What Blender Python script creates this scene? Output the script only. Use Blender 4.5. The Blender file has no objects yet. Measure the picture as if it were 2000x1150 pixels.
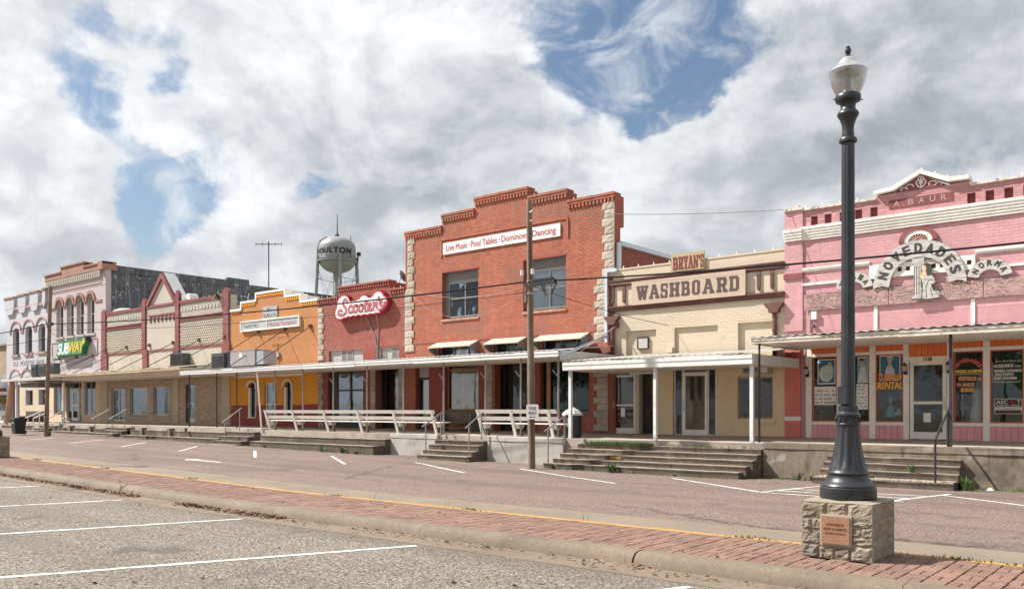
import bpy, bmesh, math, random
from mathutils import Vector, Matrix
R = random.Random(11)
scene = bpy.context.scene
COL = scene.collection
rad = math.radians

# ---------------------------------------------------------------- camera, sky, sun, exposure
EYE = 1.65
cd = bpy.data.cameras.new('camera'); cam = bpy.data.objects.new('camera', cd); COL.objects.link(cam)
cam.location = (0, 0, EYE)
cam.rotation_euler = (rad(90), 0, rad(39.835))
cd.sensor_width = 36; cd.lens = 29.88; cd.shift_y = 0.1125
cd.clip_start = 0.1; cd.clip_end = 3000
scene.camera = cam
scene.view_settings.view_transform = 'Standard'; scene.view_settings.look = 'None'
scene.view_settings.gamma = 1; scene.view_settings.use_curve_mapping = False
scene.view_settings.exposure = 1.55
scene.cycles.max_bounces = 8; scene.cycles.transparent_max_bounces = 12

SUN_EL = rad(47); CLOUD_GREY = (0.125, 0.137, 0.150); CLOUD_WHITE = (0.352, 0.360, 0.369)
SUN_TO = Vector((-0.89, -0.455, 0)).normalized()     # horizontal direction towards the sun
ld = bpy.data.lights.new('sun', 'SUN'); ld.energy = 3.2; ld.angle = rad(0.9); ld.color = (1, 0.955, 0.89)
sun = bpy.data.objects.new('sun', ld); COL.objects.link(sun)
to_sun = Vector((SUN_TO.x*math.cos(SUN_EL), SUN_TO.y*math.cos(SUN_EL), math.sin(SUN_EL)))
sun.rotation_euler = to_sun.to_track_quat('Z', 'Y').to_euler(); sun.location = (-40, -20, 60)

class NT:
    """tiny helper to write node graphs"""
    def __init__(s, nt): s.nt = nt; s.N = nt.nodes; s.L = nt.links
    def n(s, t, **kw):
        nd = s.N.new(t)
        for k, v in kw.items(): setattr(nd, k, v)
        return nd
    def put(s, sock, v):
        if isinstance(v, bpy.types.NodeSocket): s.L.new(v, sock)
        else: sock.default_value = v
    def math(s, op, a, b=0.0, c=0.0, clamp=False):
        nd = s.n('ShaderNodeMath', operation=op, use_clamp=clamp)
        s.put(nd.inputs[0], a); s.put(nd.inputs[1], b)
        if op in ('MULTIPLY_ADD', 'SMOOTH_MIN', 'SMOOTH_MAX'): s.put(nd.inputs[2], c)
        return nd.outputs[0]
    def vmath(s, op, a, b=(0, 0, 0), scale=None):
        nd = s.n('ShaderNodeVectorMath', operation=op)
        s.put(nd.inputs[0], a)
        if op == 'SCALE': s.put(nd.inputs['Scale'], scale)
        else: s.put(nd.inputs[1], b)
        return nd.outputs['Value'] if op in ('DOT_PRODUCT', 'LENGTH') else nd.outputs['Vector']
    def noise(s, vec, scale, detail=4, rough=0.5, dist=0.0, out=0):
        nd = s.n('ShaderNodeTexNoise'); s.put(nd.inputs['Vector'], vec)
        nd.inputs['Scale'].default_value = scale; nd.inputs['Detail'].default_value = detail
        nd.inputs['Roughness'].default_value = rough; nd.inputs['Distortion'].default_value = dist
        return nd.outputs[out]
    def step(s, v, a, b, lo=0.0, hi=1.0, smooth=True):
        nd = s.n('ShaderNodeMapRange', interpolation_type='SMOOTHSTEP' if smooth else 'LINEAR')
        s.put(nd.inputs[0], v); s.put(nd.inputs[1], a); s.put(nd.inputs[2], b); s.put(nd.inputs[3], lo); s.put(nd.inputs[4], hi)
        return nd.outputs[0]
    def mix(s, f, a, b, mode='MIX'):
        nd = s.n('ShaderNodeMix', data_type='RGBA', blend_type=mode)
        s.put(nd.inputs[0], f)
        for i, v in ((6, a), (7, b)):
            s.put(nd.inputs[i], v if isinstance(v, bpy.types.NodeSocket) else (*v[:3], 1))
        return nd.outputs[2]

world = bpy.data.worlds.new('World'); scene.world = world; world.use_nodes = True
w = NT(world.node_tree); w.N.clear()
tc = w.n('ShaderNodeTexCoord').outputs['Generated']
d = w.vmath('NORMALIZE', tc)
sp = w.n('ShaderNodeSeparateXYZ'); w.L.new(d, sp.inputs[0])
mp = w.n('ShaderNodeMapping'); w.L.new(d, mp.inputs[0]); mp.inputs['Scale'].default_value = (1, 1, 1.45); mp.inputs['Location'].default_value = (0.37, 0.11, 0.6)
Pf = mp.outputs[0]
def puff(vec): return w.noise(vec, 3.6, 11, 0.57, 0.35)
big = puff(Pf)
mid = w.noise(Pf, 9.0, 9, 0.6, 0.5)
wisp = w.noise(Pf, 15.0, 8, 0.62, 0.8)
# directions in the sky where the deck is open to the blue, where it is bright and where it is grey
GAPS = [((-0.533,0.742,0.406),.07,.20),((-0.474,0.780,0.408),.065,.26),((-0.406,0.823,0.398),.065,.24),((-0.541,0.763,0.354),.05,.22),((-0.477,0.797,0.370),.07,.24),((-0.457,0.826,0.330),.035,.17),((-0.437,0.812,0.386),.06,.12),
        ((-0.862,0.348,0.368),.045,0.22),((-0.845,0.390,0.366),.038,0.21),((-0.815,0.432,0.386),.03,.18),((-0.876,0.363,0.319),.035,.20),((-0.866,0.393,0.310),.036,0.21),((-0.869,0.408,0.280),.03,0.19),((-0.830,0.445,0.337),.028,0.17),
        ((-0.879,0.426,0.214),.048,0.21),((-0.863,0.457,0.218),.045,0.21),((-0.846,0.482,0.228),.045,.20),((-0.877,0.441,0.190),.03,.12),((-0.767,0.584,0.266),.026,.22),((-0.783,0.568,0.252),.020,.20),((-0.463,0.826,0.322),.04,.15)]
WHITE = [((-0.842,0.434,0.321),.09,.5),((-0.827,0.471,0.306),.09,.5),((-0.869,0.355,0.345),.10,.4),((-0.899,0.339,0.277),.12,.5),((-0.837,0.507,0.206),.06,.5),((-0.799,0.567,0.200),.08,.3),((-0.695,0.596,0.402),.14,.5),((-0.581,0.705,0.407),.08,.5),((-0.535,0.753,0.383),.06,.5),((-0.521,0.783,0.338),.08,.4),((-0.676,0.637,0.372),.10,.3),((-0.796,0.465,0.387),.10,.5),((-0.926,0.349,0.145),.09,.3),((-0.883,0.401,0.242),.10,.5)]
GREY = [((-0.656,0.680,0.329),.10,.45),((-0.700,0.629,0.337),.08,.3),((-0.629,0.718,0.299),.10,.4),((-0.752,0.593,0.288),.08,.4),((-0.748,0.626,0.220),.10,.3),((-0.623,0.747,0.234),.12,.3),((-0.349,0.901,0.259),.16,.4),((-0.257,0.927,0.275),.16,.4),((-0.196,0.929,0.313),.16,.4),((-0.316,0.870,0.378),.12,.3),((-0.457,0.862,0.219),.12,.25),((-0.913,0.363,0.187),.07,.4),((-0.897,0.408,0.171),.07,.3)]
warp = w.vmath('ADD', d, w.vmath('SCALE', w.vmath('SUBTRACT', w.noise(Pf, 6.0, 6, 0.6, 0.0, 1), (0.5, 0.5, 0.5)), scale=0.16))
warp = w.vmath('NORMALIZE', warp)
def blobs(lst):
    acc = 0.0
    for c, r, s in lst:
        c = Vector(c).normalized()
        dd = w.math('SQRT', w.math('MAXIMUM', w.math('SUBTRACT', 2.0, w.math('MULTIPLY', 2.0, w.vmath('DOT_PRODUCT', warp, tuple(c)))), 0.0))
        acc = w.math('ADD', acc, w.step(dd, r*1.35, r*0.25, 0.0, s))
    return acc
holes = w.math('MULTIPLY', w.math('MINIMUM', blobs(GAPS), 0.34), 0.93)
field = w.math('SUBTRACT', w.math('ADD', w.math('ADD', big, 0.10), w.math('MULTIPLY', w.math('SUBTRACT', mid, 0.5), 0.42)), holes)
dens = w.math('MAXIMUM', w.step(field, 0.26, 0.44), w.math('MULTIPLY', w.step(wisp, 0.42, 0.72), 0.62))
# relief: tops lit, bellies grey
up = w.vmath('ADD', Pf, (SUN_TO.x*0.02, SUN_TO.y*0.02, 0.042))
def heap(vec): return w.math('ADD', puff(vec), w.math('MULTIPLY', w.noise(vec, 9.0, 9, 0.6, 0.5), 0.45))
lit = w.step(w.math('SUBTRACT', heap(Pf), heap(up)), -0.13, 0.13)
tone = w.math('ADD', w.math('ADD', w.math('MULTIPLY', lit, 0.55), w.math('MULTIPLY', w.step(mid, 0.35, 0.65), 0.20)), w.math('MULTIPLY', w.step(wisp, 0.36, 0.64), 0.12))
tone = w.math('ADD', tone, w.math('MULTIPLY', w.step(w.noise(Pf, 2.2, 6, 0.5, 0.2), 0.35, 0.65), 0.16))
tone = w.math('ADD', tone, w.math('MULTIPLY', w.math('SUBTRACT', blobs(WHITE), blobs(GREY)), 0.40), clamp=False)
tone = w.step(tone, -0.32, 1.12, 0.0, 1.0, False)
cloudcol = w.mix(tone, CLOUD_GREY, CLOUD_WHITE)
sky = w.n('ShaderNodeTexSky', sky_type='NISHITA', sun_disc=False)
sky.sun_elevation = SUN_EL; sky.sun_rotation = math.atan2(SUN_TO.x, SUN_TO.y)
sky.air_density = 1.2; sky.dust_density = 1.2; sky.ozone_density = 2.2
bg1 = w.n('ShaderNodeBackground'); w.L.new(sky.outputs[0], bg1.inputs[0]); bg1.inputs[1].default_value = 0.037
bg2 = w.n('ShaderNodeBackground'); w.L.new(cloudcol, bg2.inputs[0]); bg2.inputs[1].default_value = 1.0
mx = w.n('ShaderNodeMixShader'); w.L.new(dens, mx.inputs[0]); w.L.new(bg1.outputs[0], mx.inputs[1]); w.L.new(bg2.outputs[0], mx.inputs[2])
wo = w.n('ShaderNodeOutputWorld'); w.L.new(mx.outputs[0], wo.inputs[0])

# ---------------------------------------------------------------- materials
MATS = {}
def newmat(name):
    m = bpy.data.materials.new(name); m.use_nodes = True
    t = NT(m.node_tree); t.N.clear()
    out = t.n('ShaderNodeOutputMaterial'); b = t.n('ShaderNodeBsdfPrincipled'); t.L.new(b.outputs[0], out.inputs[0])
    return m, t, b, out
def M(name, col, rough=0.7, var=0.14, scale=1.6, bump=0.0, bscale=60, bdist=0.01, metal=0.0, spec=0.4, stain=None, piece=0.0, streak=None, speck=None, cracks=None, tracks=None):
    """procedural paint / stone / metal: mottled base, optional stains, rain streaks, per-piece tint, fine relief"""
    if name in MATS: return MATS[name]
    m, t, b, out = newmat(name)
    pos = t.n('ShaderNodeNewGeometry').outputs['Position']
    n1 = t.noise(pos, scale, 6, 0.6)
    f = t.step(n1, 0.3, 0.7, 1-var, 1+var, False)
    c = t.vmath('SCALE', tuple(col), scale=f)
    n2 = t.noise(pos, scale*9, 3, 0.6)
    c = t.vmath('SCALE', c, scale=t.step(n2, 0.3, 0.7, 1-var*0.6, 1+var*0.6, False))
    if piece:
        g = t.n('ShaderNodeNewGeometry'); oi = t.n('ShaderNodeObjectInfo')
        fr = t.math('FRACT', t.math('ADD', g.outputs['Random Per Island'], t.math('MULTIPLY', oi.outputs['Random'], 7.31)))
        c = t.vmath('SCALE', c, scale=t.step(fr, 0, 1, 1-piece, 1+piece, False))
        fr2 = t.math('FRACT', t.math('MULTIPLY', fr, 13.7))
        c = t.mix(t.math('MULTIPLY', fr2, piece*0.55), c, (col[0]*0.75, col[0]*0.55, col[0]*0.45))
    if stain:
        sc, ss, amt = stain
        sn = t.noise(pos, ss, 7, 0.65, 0.4)
        c = t.mix(t.step(sn, 0.50, 0.68, 0, amt), c, sc)
    if streak:
        sc, amt = streak
        mp = t.n('ShaderNodeMapping'); t.L.new(pos, mp.inputs[0]); mp.inputs['Scale'].default_value = (5, 5, 0.35)
        sn = t.noise(mp.outputs[0], 1.0, 6, 0.65)
        c = t.mix(t.step(sn, 0.50, 0.72, 0, amt), c, sc)
    if speck:
        for sc, ss, thr, amt in speck:
            vn = t.noise(pos, ss, 2, 0.7)
            c = t.mix(t.step(vn, thr, thr+0.09, 0, amt), c, sc)
    if tracks:
        mp = t.n('ShaderNodeMapping'); t.L.new(pos, mp.inputs[0]); mp.inputs['Scale'].default_value = (0.05, 0.85, 1)
        c = t.mix(t.step(t.noise(mp.outputs[0], 1.0, 5, 0.6), 0.44, 0.66, 0, tracks[1]), c, tracks[0])
    if cracks:
        vo = t.n('ShaderNodeTexVoronoi', feature='DISTANCE_TO_EDGE'); vo.inputs['Scale'].default_value = cracks[1]
        wob = t.vmath('SCALE', t.vmath('SUBTRACT', t.noise(pos, 1.6, 5, 0.7, 0.0, 1), (0.5, 0.5, 0.5)), scale=1.1)
        t.L.new(t.vmath('ADD', pos, wob), vo.inputs['Vector'])
        ck = t.math('MULTIPLY', t.step(vo.outputs['Distance'], 0.010, 0.003), t.step(t.noise(pos, 0.22, 2, 0.5), 0.46, 0.56))
        c = t.mix(t.math('MULTIPLY', ck, 0.8), c, cracks[0])
    t.put(b.inputs['Base Color'], c)
    b.inputs['Roughness'].default_value = rough; b.inputs['Metallic'].default_value = metal
    b.inputs['Specular IOR Level'].default_value = spec
    if bump:
        bn = t.n('ShaderNodeBump'); bn.inputs['Strength'].default_value = bump; bn.inputs['Distance'].default_value = bdist
        t.L.new(t.noise(pos, bscale, 5, 0.65), bn.inputs['Height']); t.L.new(bn.outputs[0], b.inputs['Normal'])
    MATS[name] = m
    return m
def glassmat(name, tint, refl=1.0, ior=1.5):
    m, t, b, out = newmat(name); t.N.remove(b)
    tr = t.n('ShaderNodeBsdfTransparent'); tr.inputs[0].default_value = (*tint, 1)
    gl = t.n('ShaderNodeBsdfGlossy'); gl.inputs['Roughness'].default_value = 0.03; gl.inputs[0].default_value = (0.9, 0.95, 1, 1)
    fr = t.n('ShaderNodeFresnel'); fr.inputs[0].default_value = ior
    pos = t.n('ShaderNodeNewGeometry').outputs['Position']
    bn = t.n('ShaderNodeBump'); bn.inputs['Strength'].default_value = 0.25; bn.inputs['Distance'].default_value = 0.03
    t.L.new(t.noise(pos, 1.1, 2, 0.5), bn.inputs['Height']); t.L.new(bn.outputs[0], gl.inputs['Normal'])
    mx = t.n('ShaderNodeMixShader'); t.put(mx.inputs[0], t.math('MULTIPLY', fr.outputs[0], refl, clamp=True))
    t.L.new(tr.outputs[0], mx.inputs[1]); t.L.new(gl.outputs[0], mx.inputs[2]); t.L.new(mx.outputs[0], out.inputs[0])
    MATS[name] = m
    return m

DIRT = (0.10, 0.085, 0.07)
# ground
asphalt_lot = M('asphalt_lot', (0.170, 0.143, 0.114), 0.9, 0.14, 0.5, 1.0, 30, bdist=0.03, stain=((0.115, 0.10, 0.087), 0.55, 0.6),
                speck=[((0.37, 0.325, 0.27), 31, 0.51, 0.9), ((0.028, 0.025, 0.022), 25, 0.53, 0.9), ((0.22, 0.125, 0.08), 17, 0.66, 0.7), ((0.045, 0.04, 0.035), 9, 0.66, 0.5), ((0.07, 0.06, 0.052), 0.8, 0.64, 0.6)], tracks=((0.10,0.086,0.073),0.45))
asphalt_road = M('asphalt_road', (0.178, 0.128, 0.108), 0.9, 0.12, 0.35, 1.0, 26, bdist=0.025, stain=((0.105, 0.078, 0.066), 0.4, 0.6),
                 speck=[((0.27, 0.20, 0.165), 28, 0.52, 0.9), ((0.045, 0.033, 0.028), 22, 0.54, 0.9), ((0.07, 0.052, 0.044), 0.7, 0.63, 0.6)], cracks=((0.05,0.037,0.031),0.12), tracks=((0.11,0.08,0.066),0.6))
apron_c = M('apron_concrete', (0.190, 0.150, 0.113), 0.85, 0.12, 0.8, 0.2, 40, stain=((0.16, 0.13, 0.105), 0.7, 0.7))
kerb_c = M('kerb_concrete', (0.168, 0.130, 0.095), 0.85, 0.14, 1.1, 0.35, 55, stain=((0.105, 0.08, 0.06), 0.9, 0.8), speck=[((0.07, 0.055, 0.043), 26, 0.60, 0.7), ((0.24, 0.20, 0.155), 20, 0.62, 0.6)])
yellow_p = M('yellow_kerb_paint', (0.40, 0.225, 0.055), 0.7, 0.2, 2.5, 0.1, stain=((0.19, 0.15, 0.11), 3.0, 0.9))
white_line = M('white_line_paint', (0.576, 0.576, 0.560), 0.75, 0.10, 4, 0.5, 75, stain=((0.22, 0.19, 0.165), 6.0, 0.8), speck=[((0.16, 0.14, 0.12), 28, 0.58, 0.8)])
paver = M('paver_brick', (0.192, 0.110, 0.083), 0.85, 0.14, 1.2, 0.3, 70, piece=0.2, stain=((0.17, 0.115, 0.09), 1.3, 0.55))
paver_sand = M('paver_joint', (0.115, 0.078, 0.060), 0.95, 0.2, 5)
dry_ground = M('dry_ground', (0.16, 0.15, 0.09), 0.95, 0.25, 0.08)
porch_c = M('porch_concrete', (0.37, 0.32, 0.275), 0.8, 0.14, 0.7, 0.2, 40, stain=((0.17, 0.13, 0.105), 0.7, 0.6))
pale_c = M('pale_concrete', (0.41, 0.385, 0.35), 0.85, 0.08, 0.6, 0.25, 30, stain=((0.20, 0.18, 0.155), 0.5, 0.75), streak=((0.22, 0.19, 0.16), 0.4))
old_c = M('old_concrete', (0.20, 0.162, 0.125), 0.9, 0.2, 0.9, 0.6, 22, stain=((0.075, 0.06, 0.047), 0.9, 0.8), streak=((0.07, 0.058, 0.047), 0.8), speck=[((0.34, 0.31, 0.27), 1.7, 0.60, 0.7), ((0.30, 0.20, 0.10), 2.3, 0.66, 0.5)])
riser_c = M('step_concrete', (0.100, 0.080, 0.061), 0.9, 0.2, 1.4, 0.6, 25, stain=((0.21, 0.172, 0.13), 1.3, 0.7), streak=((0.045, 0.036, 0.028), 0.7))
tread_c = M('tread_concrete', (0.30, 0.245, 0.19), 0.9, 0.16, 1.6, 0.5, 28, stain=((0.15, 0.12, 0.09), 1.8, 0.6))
# brick and paint
red_brick = M('red_brick', (0.37, 0.118, 0.068), 0.85, 0.14, 0.5, 0.2, 60, piece=0.13, stain=((0.27, 0.12, 0.09), 0.55, 0.8), streak=((0.40, 0.20, 0.15), 0.45))
red_mortar = M('red_mortar', (0.27, 0.085, 0.055), 0.9, 0.15, 2)
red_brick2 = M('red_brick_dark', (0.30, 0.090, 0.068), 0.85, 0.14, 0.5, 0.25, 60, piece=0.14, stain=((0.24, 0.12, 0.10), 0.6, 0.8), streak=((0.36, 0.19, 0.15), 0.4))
red_paint = M('red_pier_paint', (0.27, 0.060, 0.042), 0.7, 0.12, 1.0, 0.15, 30)
orange_brick = M('orange_brick', (0.47, 0.210, 0.078), 0.8, 0.08, 0.6, 0.2, 60, piece=0.06, stain=((0.44, 0.20, 0.08), 0.6, 0.8), streak=((0.40, 0.22, 0.11), 0.5))
orange_mortar = M('orange_mortar', (0.42, 0.15, 0.035), 0.85, 0.1)
amber_brick = M('amber_brick', (0.78, 0.33, 0.025), 0.8, 0.07, 0.6, 0.2, 60, piece=0.05)
maroon_brick = M('maroon_brick', (0.29, 0.055, 0.058), 0.75, 0.1, 0.7, 0.15, 60, piece=0.07)
maroon_paint = M('maroon_trim', (0.20, 0.058, 0.058), 0.75, 0.18, 1.2, 0.25, 40, stain=((0.34, 0.16, 0.14), 1.1, 0.4))
cream_wall = M('cream_wall', (0.42, 0.38, 0.335), 0.85, 0.08, 0.8, 0.3, 35, streak=((0.40, 0.35, 0.29), 0.5), stain=((0.50, 0.43, 0.35), 0.7, 0.5))
cream_brick = M('cream_brick', (0.42, 0.39, 0.345), 0.85, 0.08, 0.7, 0.2, 50, piece=0.06, stain=((0.46, 0.40, 0.33), 0.8, 0.5))
cream_mortar = M('cream_mortar', (0.34, 0.30, 0.25), 0.9, 0.1)
tan_brick = M('tan_brick', (0.47, 0.355, 0.255), 0.85, 0.1, 0.6, 0.2, 50, piece=0.2)
tan_mortar = M('tan_mortar', (0.33, 0.27, 0.21), 0.9, 0.1)
peach_wall = M('peach_wall', (0.684, 0.479, 0.331), 0.85, 0.08, 0.7, 0.15, 30)
pier_cream = M('pier_cream', (0.50, 0.41, 0.29), 0.85, 0.08, 0.8, 0.15, 30)
mauve_wall = M('mauve_wall', (0.43, 0.375, 0.39), 0.85, 0.07, 0.5, 0.2, 30, streak=((0.45, 0.37, 0.38), 0.35))
bank_wall = M('bank_wall', (0.46, 0.46, 0.49), 0.85, 0.07, 0.5, 0.2, 30, streak=((0.46, 0.44, 0.45), 0.4))
brown_trim = M('brown_trim', (0.30, 0.165, 0.125), 0.8, 0.15, 1.5, 0.2, 40)
pinkbrown = M('pink_brown_trim', (0.38, 0.25, 0.235), 0.8, 0.12, 1.5, 0.2, 40)
wash_brick = M('wash_brick', (0.53, 0.45, 0.345), 0.8, 0.05, 0.6, 0.15, 50, piece=0.025)
wash_mortar = M('wash_mortar', (0.50, 0.42, 0.32), 0.85, 0.06)
wash_low = M('wash_brick_low', (0.76, 0.60, 0.39), 0.8, 0.05, 0.6, 0.15, 50, piece=0.025)
wash_plain = M('wash_plaster', (0.53, 0.45, 0.345), 0.8, 0.05, 0.8, 0.1, 30, stain=((0.50, 0.37, 0.24), 1.0, 0.35))
choc = M('chocolate_trim', (0.115, 0.048, 0.038), 0.7, 0.15, 1.5, 0.2, 40, stain=((0.20, 0.10, 0.085), 1.6, 0.5))
pink_brick = M('pink_brick', (0.53, 0.285, 0.300), 0.8, 0.09, 0.6, 0.2, 50, piece=0.05, stain=((0.44, 0.245, 0.255), 0.7, 0.7), streak=((0.40, 0.25, 0.24), 0.55))
pink_mortar = M('pink_mortar', (0.47, 0.245, 0.26), 0.85, 0.1)
pink_rough = M('pink_brick_weathered', (0.47, 0.235, 0.24), 0.85, 0.15, 1.2, 0.35, 45, piece=0.14, stain=((0.30, 0.15, 0.14), 1.5, 0.5))
pink_board = M('pink_board', (0.74, 0.34, 0.37), 0.7, 0.06, 1, 0.1, 30, piece=0.05)
orange_board = M('orange_board', (0.76, 0.19, 0.06), 0.7, 0.08, 1, 0.1, 30, piece=0.05)
pink_white = M('weathered_white_trim', (0.72, 0.69, 0.64), 0.8, 0.12, 1.4, 0.3, 35, stain=((0.45, 0.40, 0.36), 1.8, 0.45))
white_trim = M('white_trim', (0.83, 0.80, 0.74), 0.6, 0.06, 1.5, 0.05, 30, stain=((0.55, 0.50, 0.43), 1.5, 0.4))
white_metal = M('white_metal', (0.68, 0.68, 0.67), 0.5, 0.06, 1.2, 0.05, 20, stain=((0.50, 0.47, 0.42), 1.2, 0.5))
peel_white = M('peeling_white', (0.60, 0.55, 0.48), 0.8, 0.15, 2.0, 0.4, 30, stain=((0.22, 0.18, 0.15), 2.6, 0.8))
soffit_m = M('soffit', (0.72, 0.65, 0.56), 0.8, 0.1, 1.2)
sheet_m = M('roof_sheet', (0.45, 0.43, 0.40), 0.55, 0.15, 1.5, 0.1, 20, metal=0.3, stain=((0.30, 0.22, 0.16), 1.2, 0.7))
tan_metal = M('tan_metal', (0.56, 0.47, 0.33), 0.55, 0.08, 1.2, stain=((0.36, 0.28, 0.19), 1.2, 0.5))
galv = M('galvanised', (0.42, 0.45, 0.48), 0.4, 0.12, 2, metal=0.6, stain=((0.30, 0.32, 0.34), 1.4, 0.6))
gutter_m = M('gutter_grey', (0.50, 0.56, 0.62), 0.45, 0.08, 1.5, metal=0.2)
stone_m = M('quoin_stone', (0.40, 0.355, 0.285), 0.9, 0.14, 2.2, 0.9, 24, piece=0.14, stain=((0.22, 0.18, 0.14), 1.6, 0.5))
tan_stone = M('tan_stone', (0.6, 0.45, 0.28), 0.9, 0.12, 2.2, 0.6, 24, piece=0.1)
black_wall = M('black_tarred_wall', (0.075, 0.080, 0.088), 0.75, 0.35, 0.7, 0.5, 14, streak=((0.25, 0.26, 0.27), 0.7), speck=[((0.45, 0.45, 0.45), 2.2, 0.60, 0.7), ((0.36, 0.37, 0.38), 7.0, 0.58, 0.5)])
roof_m = M('roof_membrane', (0.40, 0.39, 0.37), 0.8, 0.12, 0.6)
white_roof = M('white_roof_coat', (0.64, 0.64, 0.63), 0.7, 0.1, 1.2, stain=((0.40, 0.38, 0.36), 1.2, 0.6))
dark_frame = M('dark_frame', (0.035, 0.03, 0.028), 0.5, 0.15, 2)
wood_frame = M('wood_frame', (0.30, 0.17, 0.08), 0.6, 0.2, 3)
grey_wood = M('grey_wood', (0.17, 0.135, 0.105), 0.85, 0.25, 3, 0.4, 40, streak=((0.09, 0.07, 0.055), 0.6))
pole_wood = M('pole_wood', (0.205, 0.155, 0.115), 0.9, 0.2, 2.5, 0.7, 35, streak=((0.075, 0.05, 0.035), 0.8))
alu = M('aluminium', (0.62, 0.61, 0.58), 0.4, 0.06, 2, metal=0.35)
iron = M('black_iron', (0.035, 0.032, 0.034), 0.5, 0.2, 3)
pipe_m = M('grey_pipe', (0.33, 0.32, 0.31), 0.45, 0.15, 3, metal=0.4, stain=((0.24, 0.15, 0.10), 4, 0.5))
lamp_paint = M('lamp_paint', (0.020, 0.022, 0.028), 0.36, 0.2, 3, 0.2, 30, spec=0.45, stain=((0.05,0.048,0.046), 2.5, 0.5))
cable_black = M('cable_rubber', (0.02, 0.02, 0.021), 0.9, 0.1, 3, spec=0.1)
plastic_black = M('black_plastic', (0.022, 0.025, 0.027), 0.45, 0.15, 3)
blind_m = M('window_blind', (0.55, 0.62, 0.66), 0.6, 0.05, 3)
curtain_m = M('white_curtain', (0.72, 0.75, 0.78), 0.8, 0.08, 2)
curtain_tan = M('tan_curtain', (0.40, 0.35, 0.27), 0.85, 0.15, 2)
inside_m = M('dim_interior', (0.34, 0.31, 0.28), 0.9, 0.3, 0.9)
panel_grey = M('grey_panel', (0.42, 0.41, 0.39), 0.75, 0.1, 1.2, stain=((0.28, 0.26, 0.24), 1.4, 0.5))
dark_panel = M('dark_grey_panel', (0.16, 0.155, 0.15), 0.6, 0.12, 1.5)
ac_grey = M('ac_grey', (0.29, 0.265, 0.27), 0.6, 0.08, 1.5)
ac_dark = M('ac_dark', (0.075, 0.085, 0.09), 0.6, 0.12, 2)
leaf_m = M('weed_leaf', (0.085, 0.155, 0.035), 0.7, 0.3, 4, piece=0.35)
dead_m = M('dead_leaf', (0.21, 0.125, 0.075), 0.85, 0.25, 5, piece=0.45)
ply_m = None
glass = glassmat('shop_glass', (0.87, 0.88, 0.87), 0.85)
glass_up = glassmat('upper_glass', (0.88, 0.90, 0.91), 1.5)
def special_ply():
    m, t, b, out = newmat('weathered_plywood')
    pos = t.n('ShaderNodeNewGeometry').outputs['Position']
    mp = t.n('ShaderNodeMapping'); t.L.new(pos, mp.inputs[0]); mp.inputs['Scale'].default_value = (0.55, 1, 3.2)
    wv = t.noise(mp.outputs[0], 1.3, 3, 0.5, 0.6)
    rings = t.math('FRACT', t.math('MULTIPLY', wv, 17.0))
    g = t.step(rings, 0.2, 0.45); fine = t.noise(pos, 30, 4, 0.7)
    wear = t.step(t.noise(pos, 1.4, 4, 0.6), 0.30, 0.55)
    msk = t.math('MULTIPLY', t.math('MULTIPLY', g, wear), t.step(fine, 0.3, 0.6))
    t.put(b.inputs['Base Color'], t.mix(msk, (0.44, 0.27, 0.25), (0.09, 0.075, 0.07)))
    b.inputs['Roughness'].default_value = 0.85
    MATS['weathered_plywood'] = m; return m
ply_m = special_ply()
def board_white():
    m, t, b, out = newmat('weathered_sign_white')
    pos = t.n('ShaderNodeNewGeometry').outputs['Position']
    mp = t.n('ShaderNodeMapping'); t.L.new(pos, mp.inputs[0]); mp.inputs['Scale'].default_value = (1.2, 1, 9)
    n1 = t.noise(mp.outputs[0], 3.0, 5, 0.65, 0.5)
    t.put(b.inputs['Base Color'], t.mix(t.step(n1, 0.46, 0.66, 0, 0.85), (0.47, 0.455, 0.43), (0.17, 0.155, 0.14)))
    b.inputs['Roughness'].default_value = 0.8; MATS['weathered_sign_white'] = m; return m
sign_white = board_white()
def flatmat(name, col, rough=0.6): return M(name, col, rough, 0.06, 3)

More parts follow.
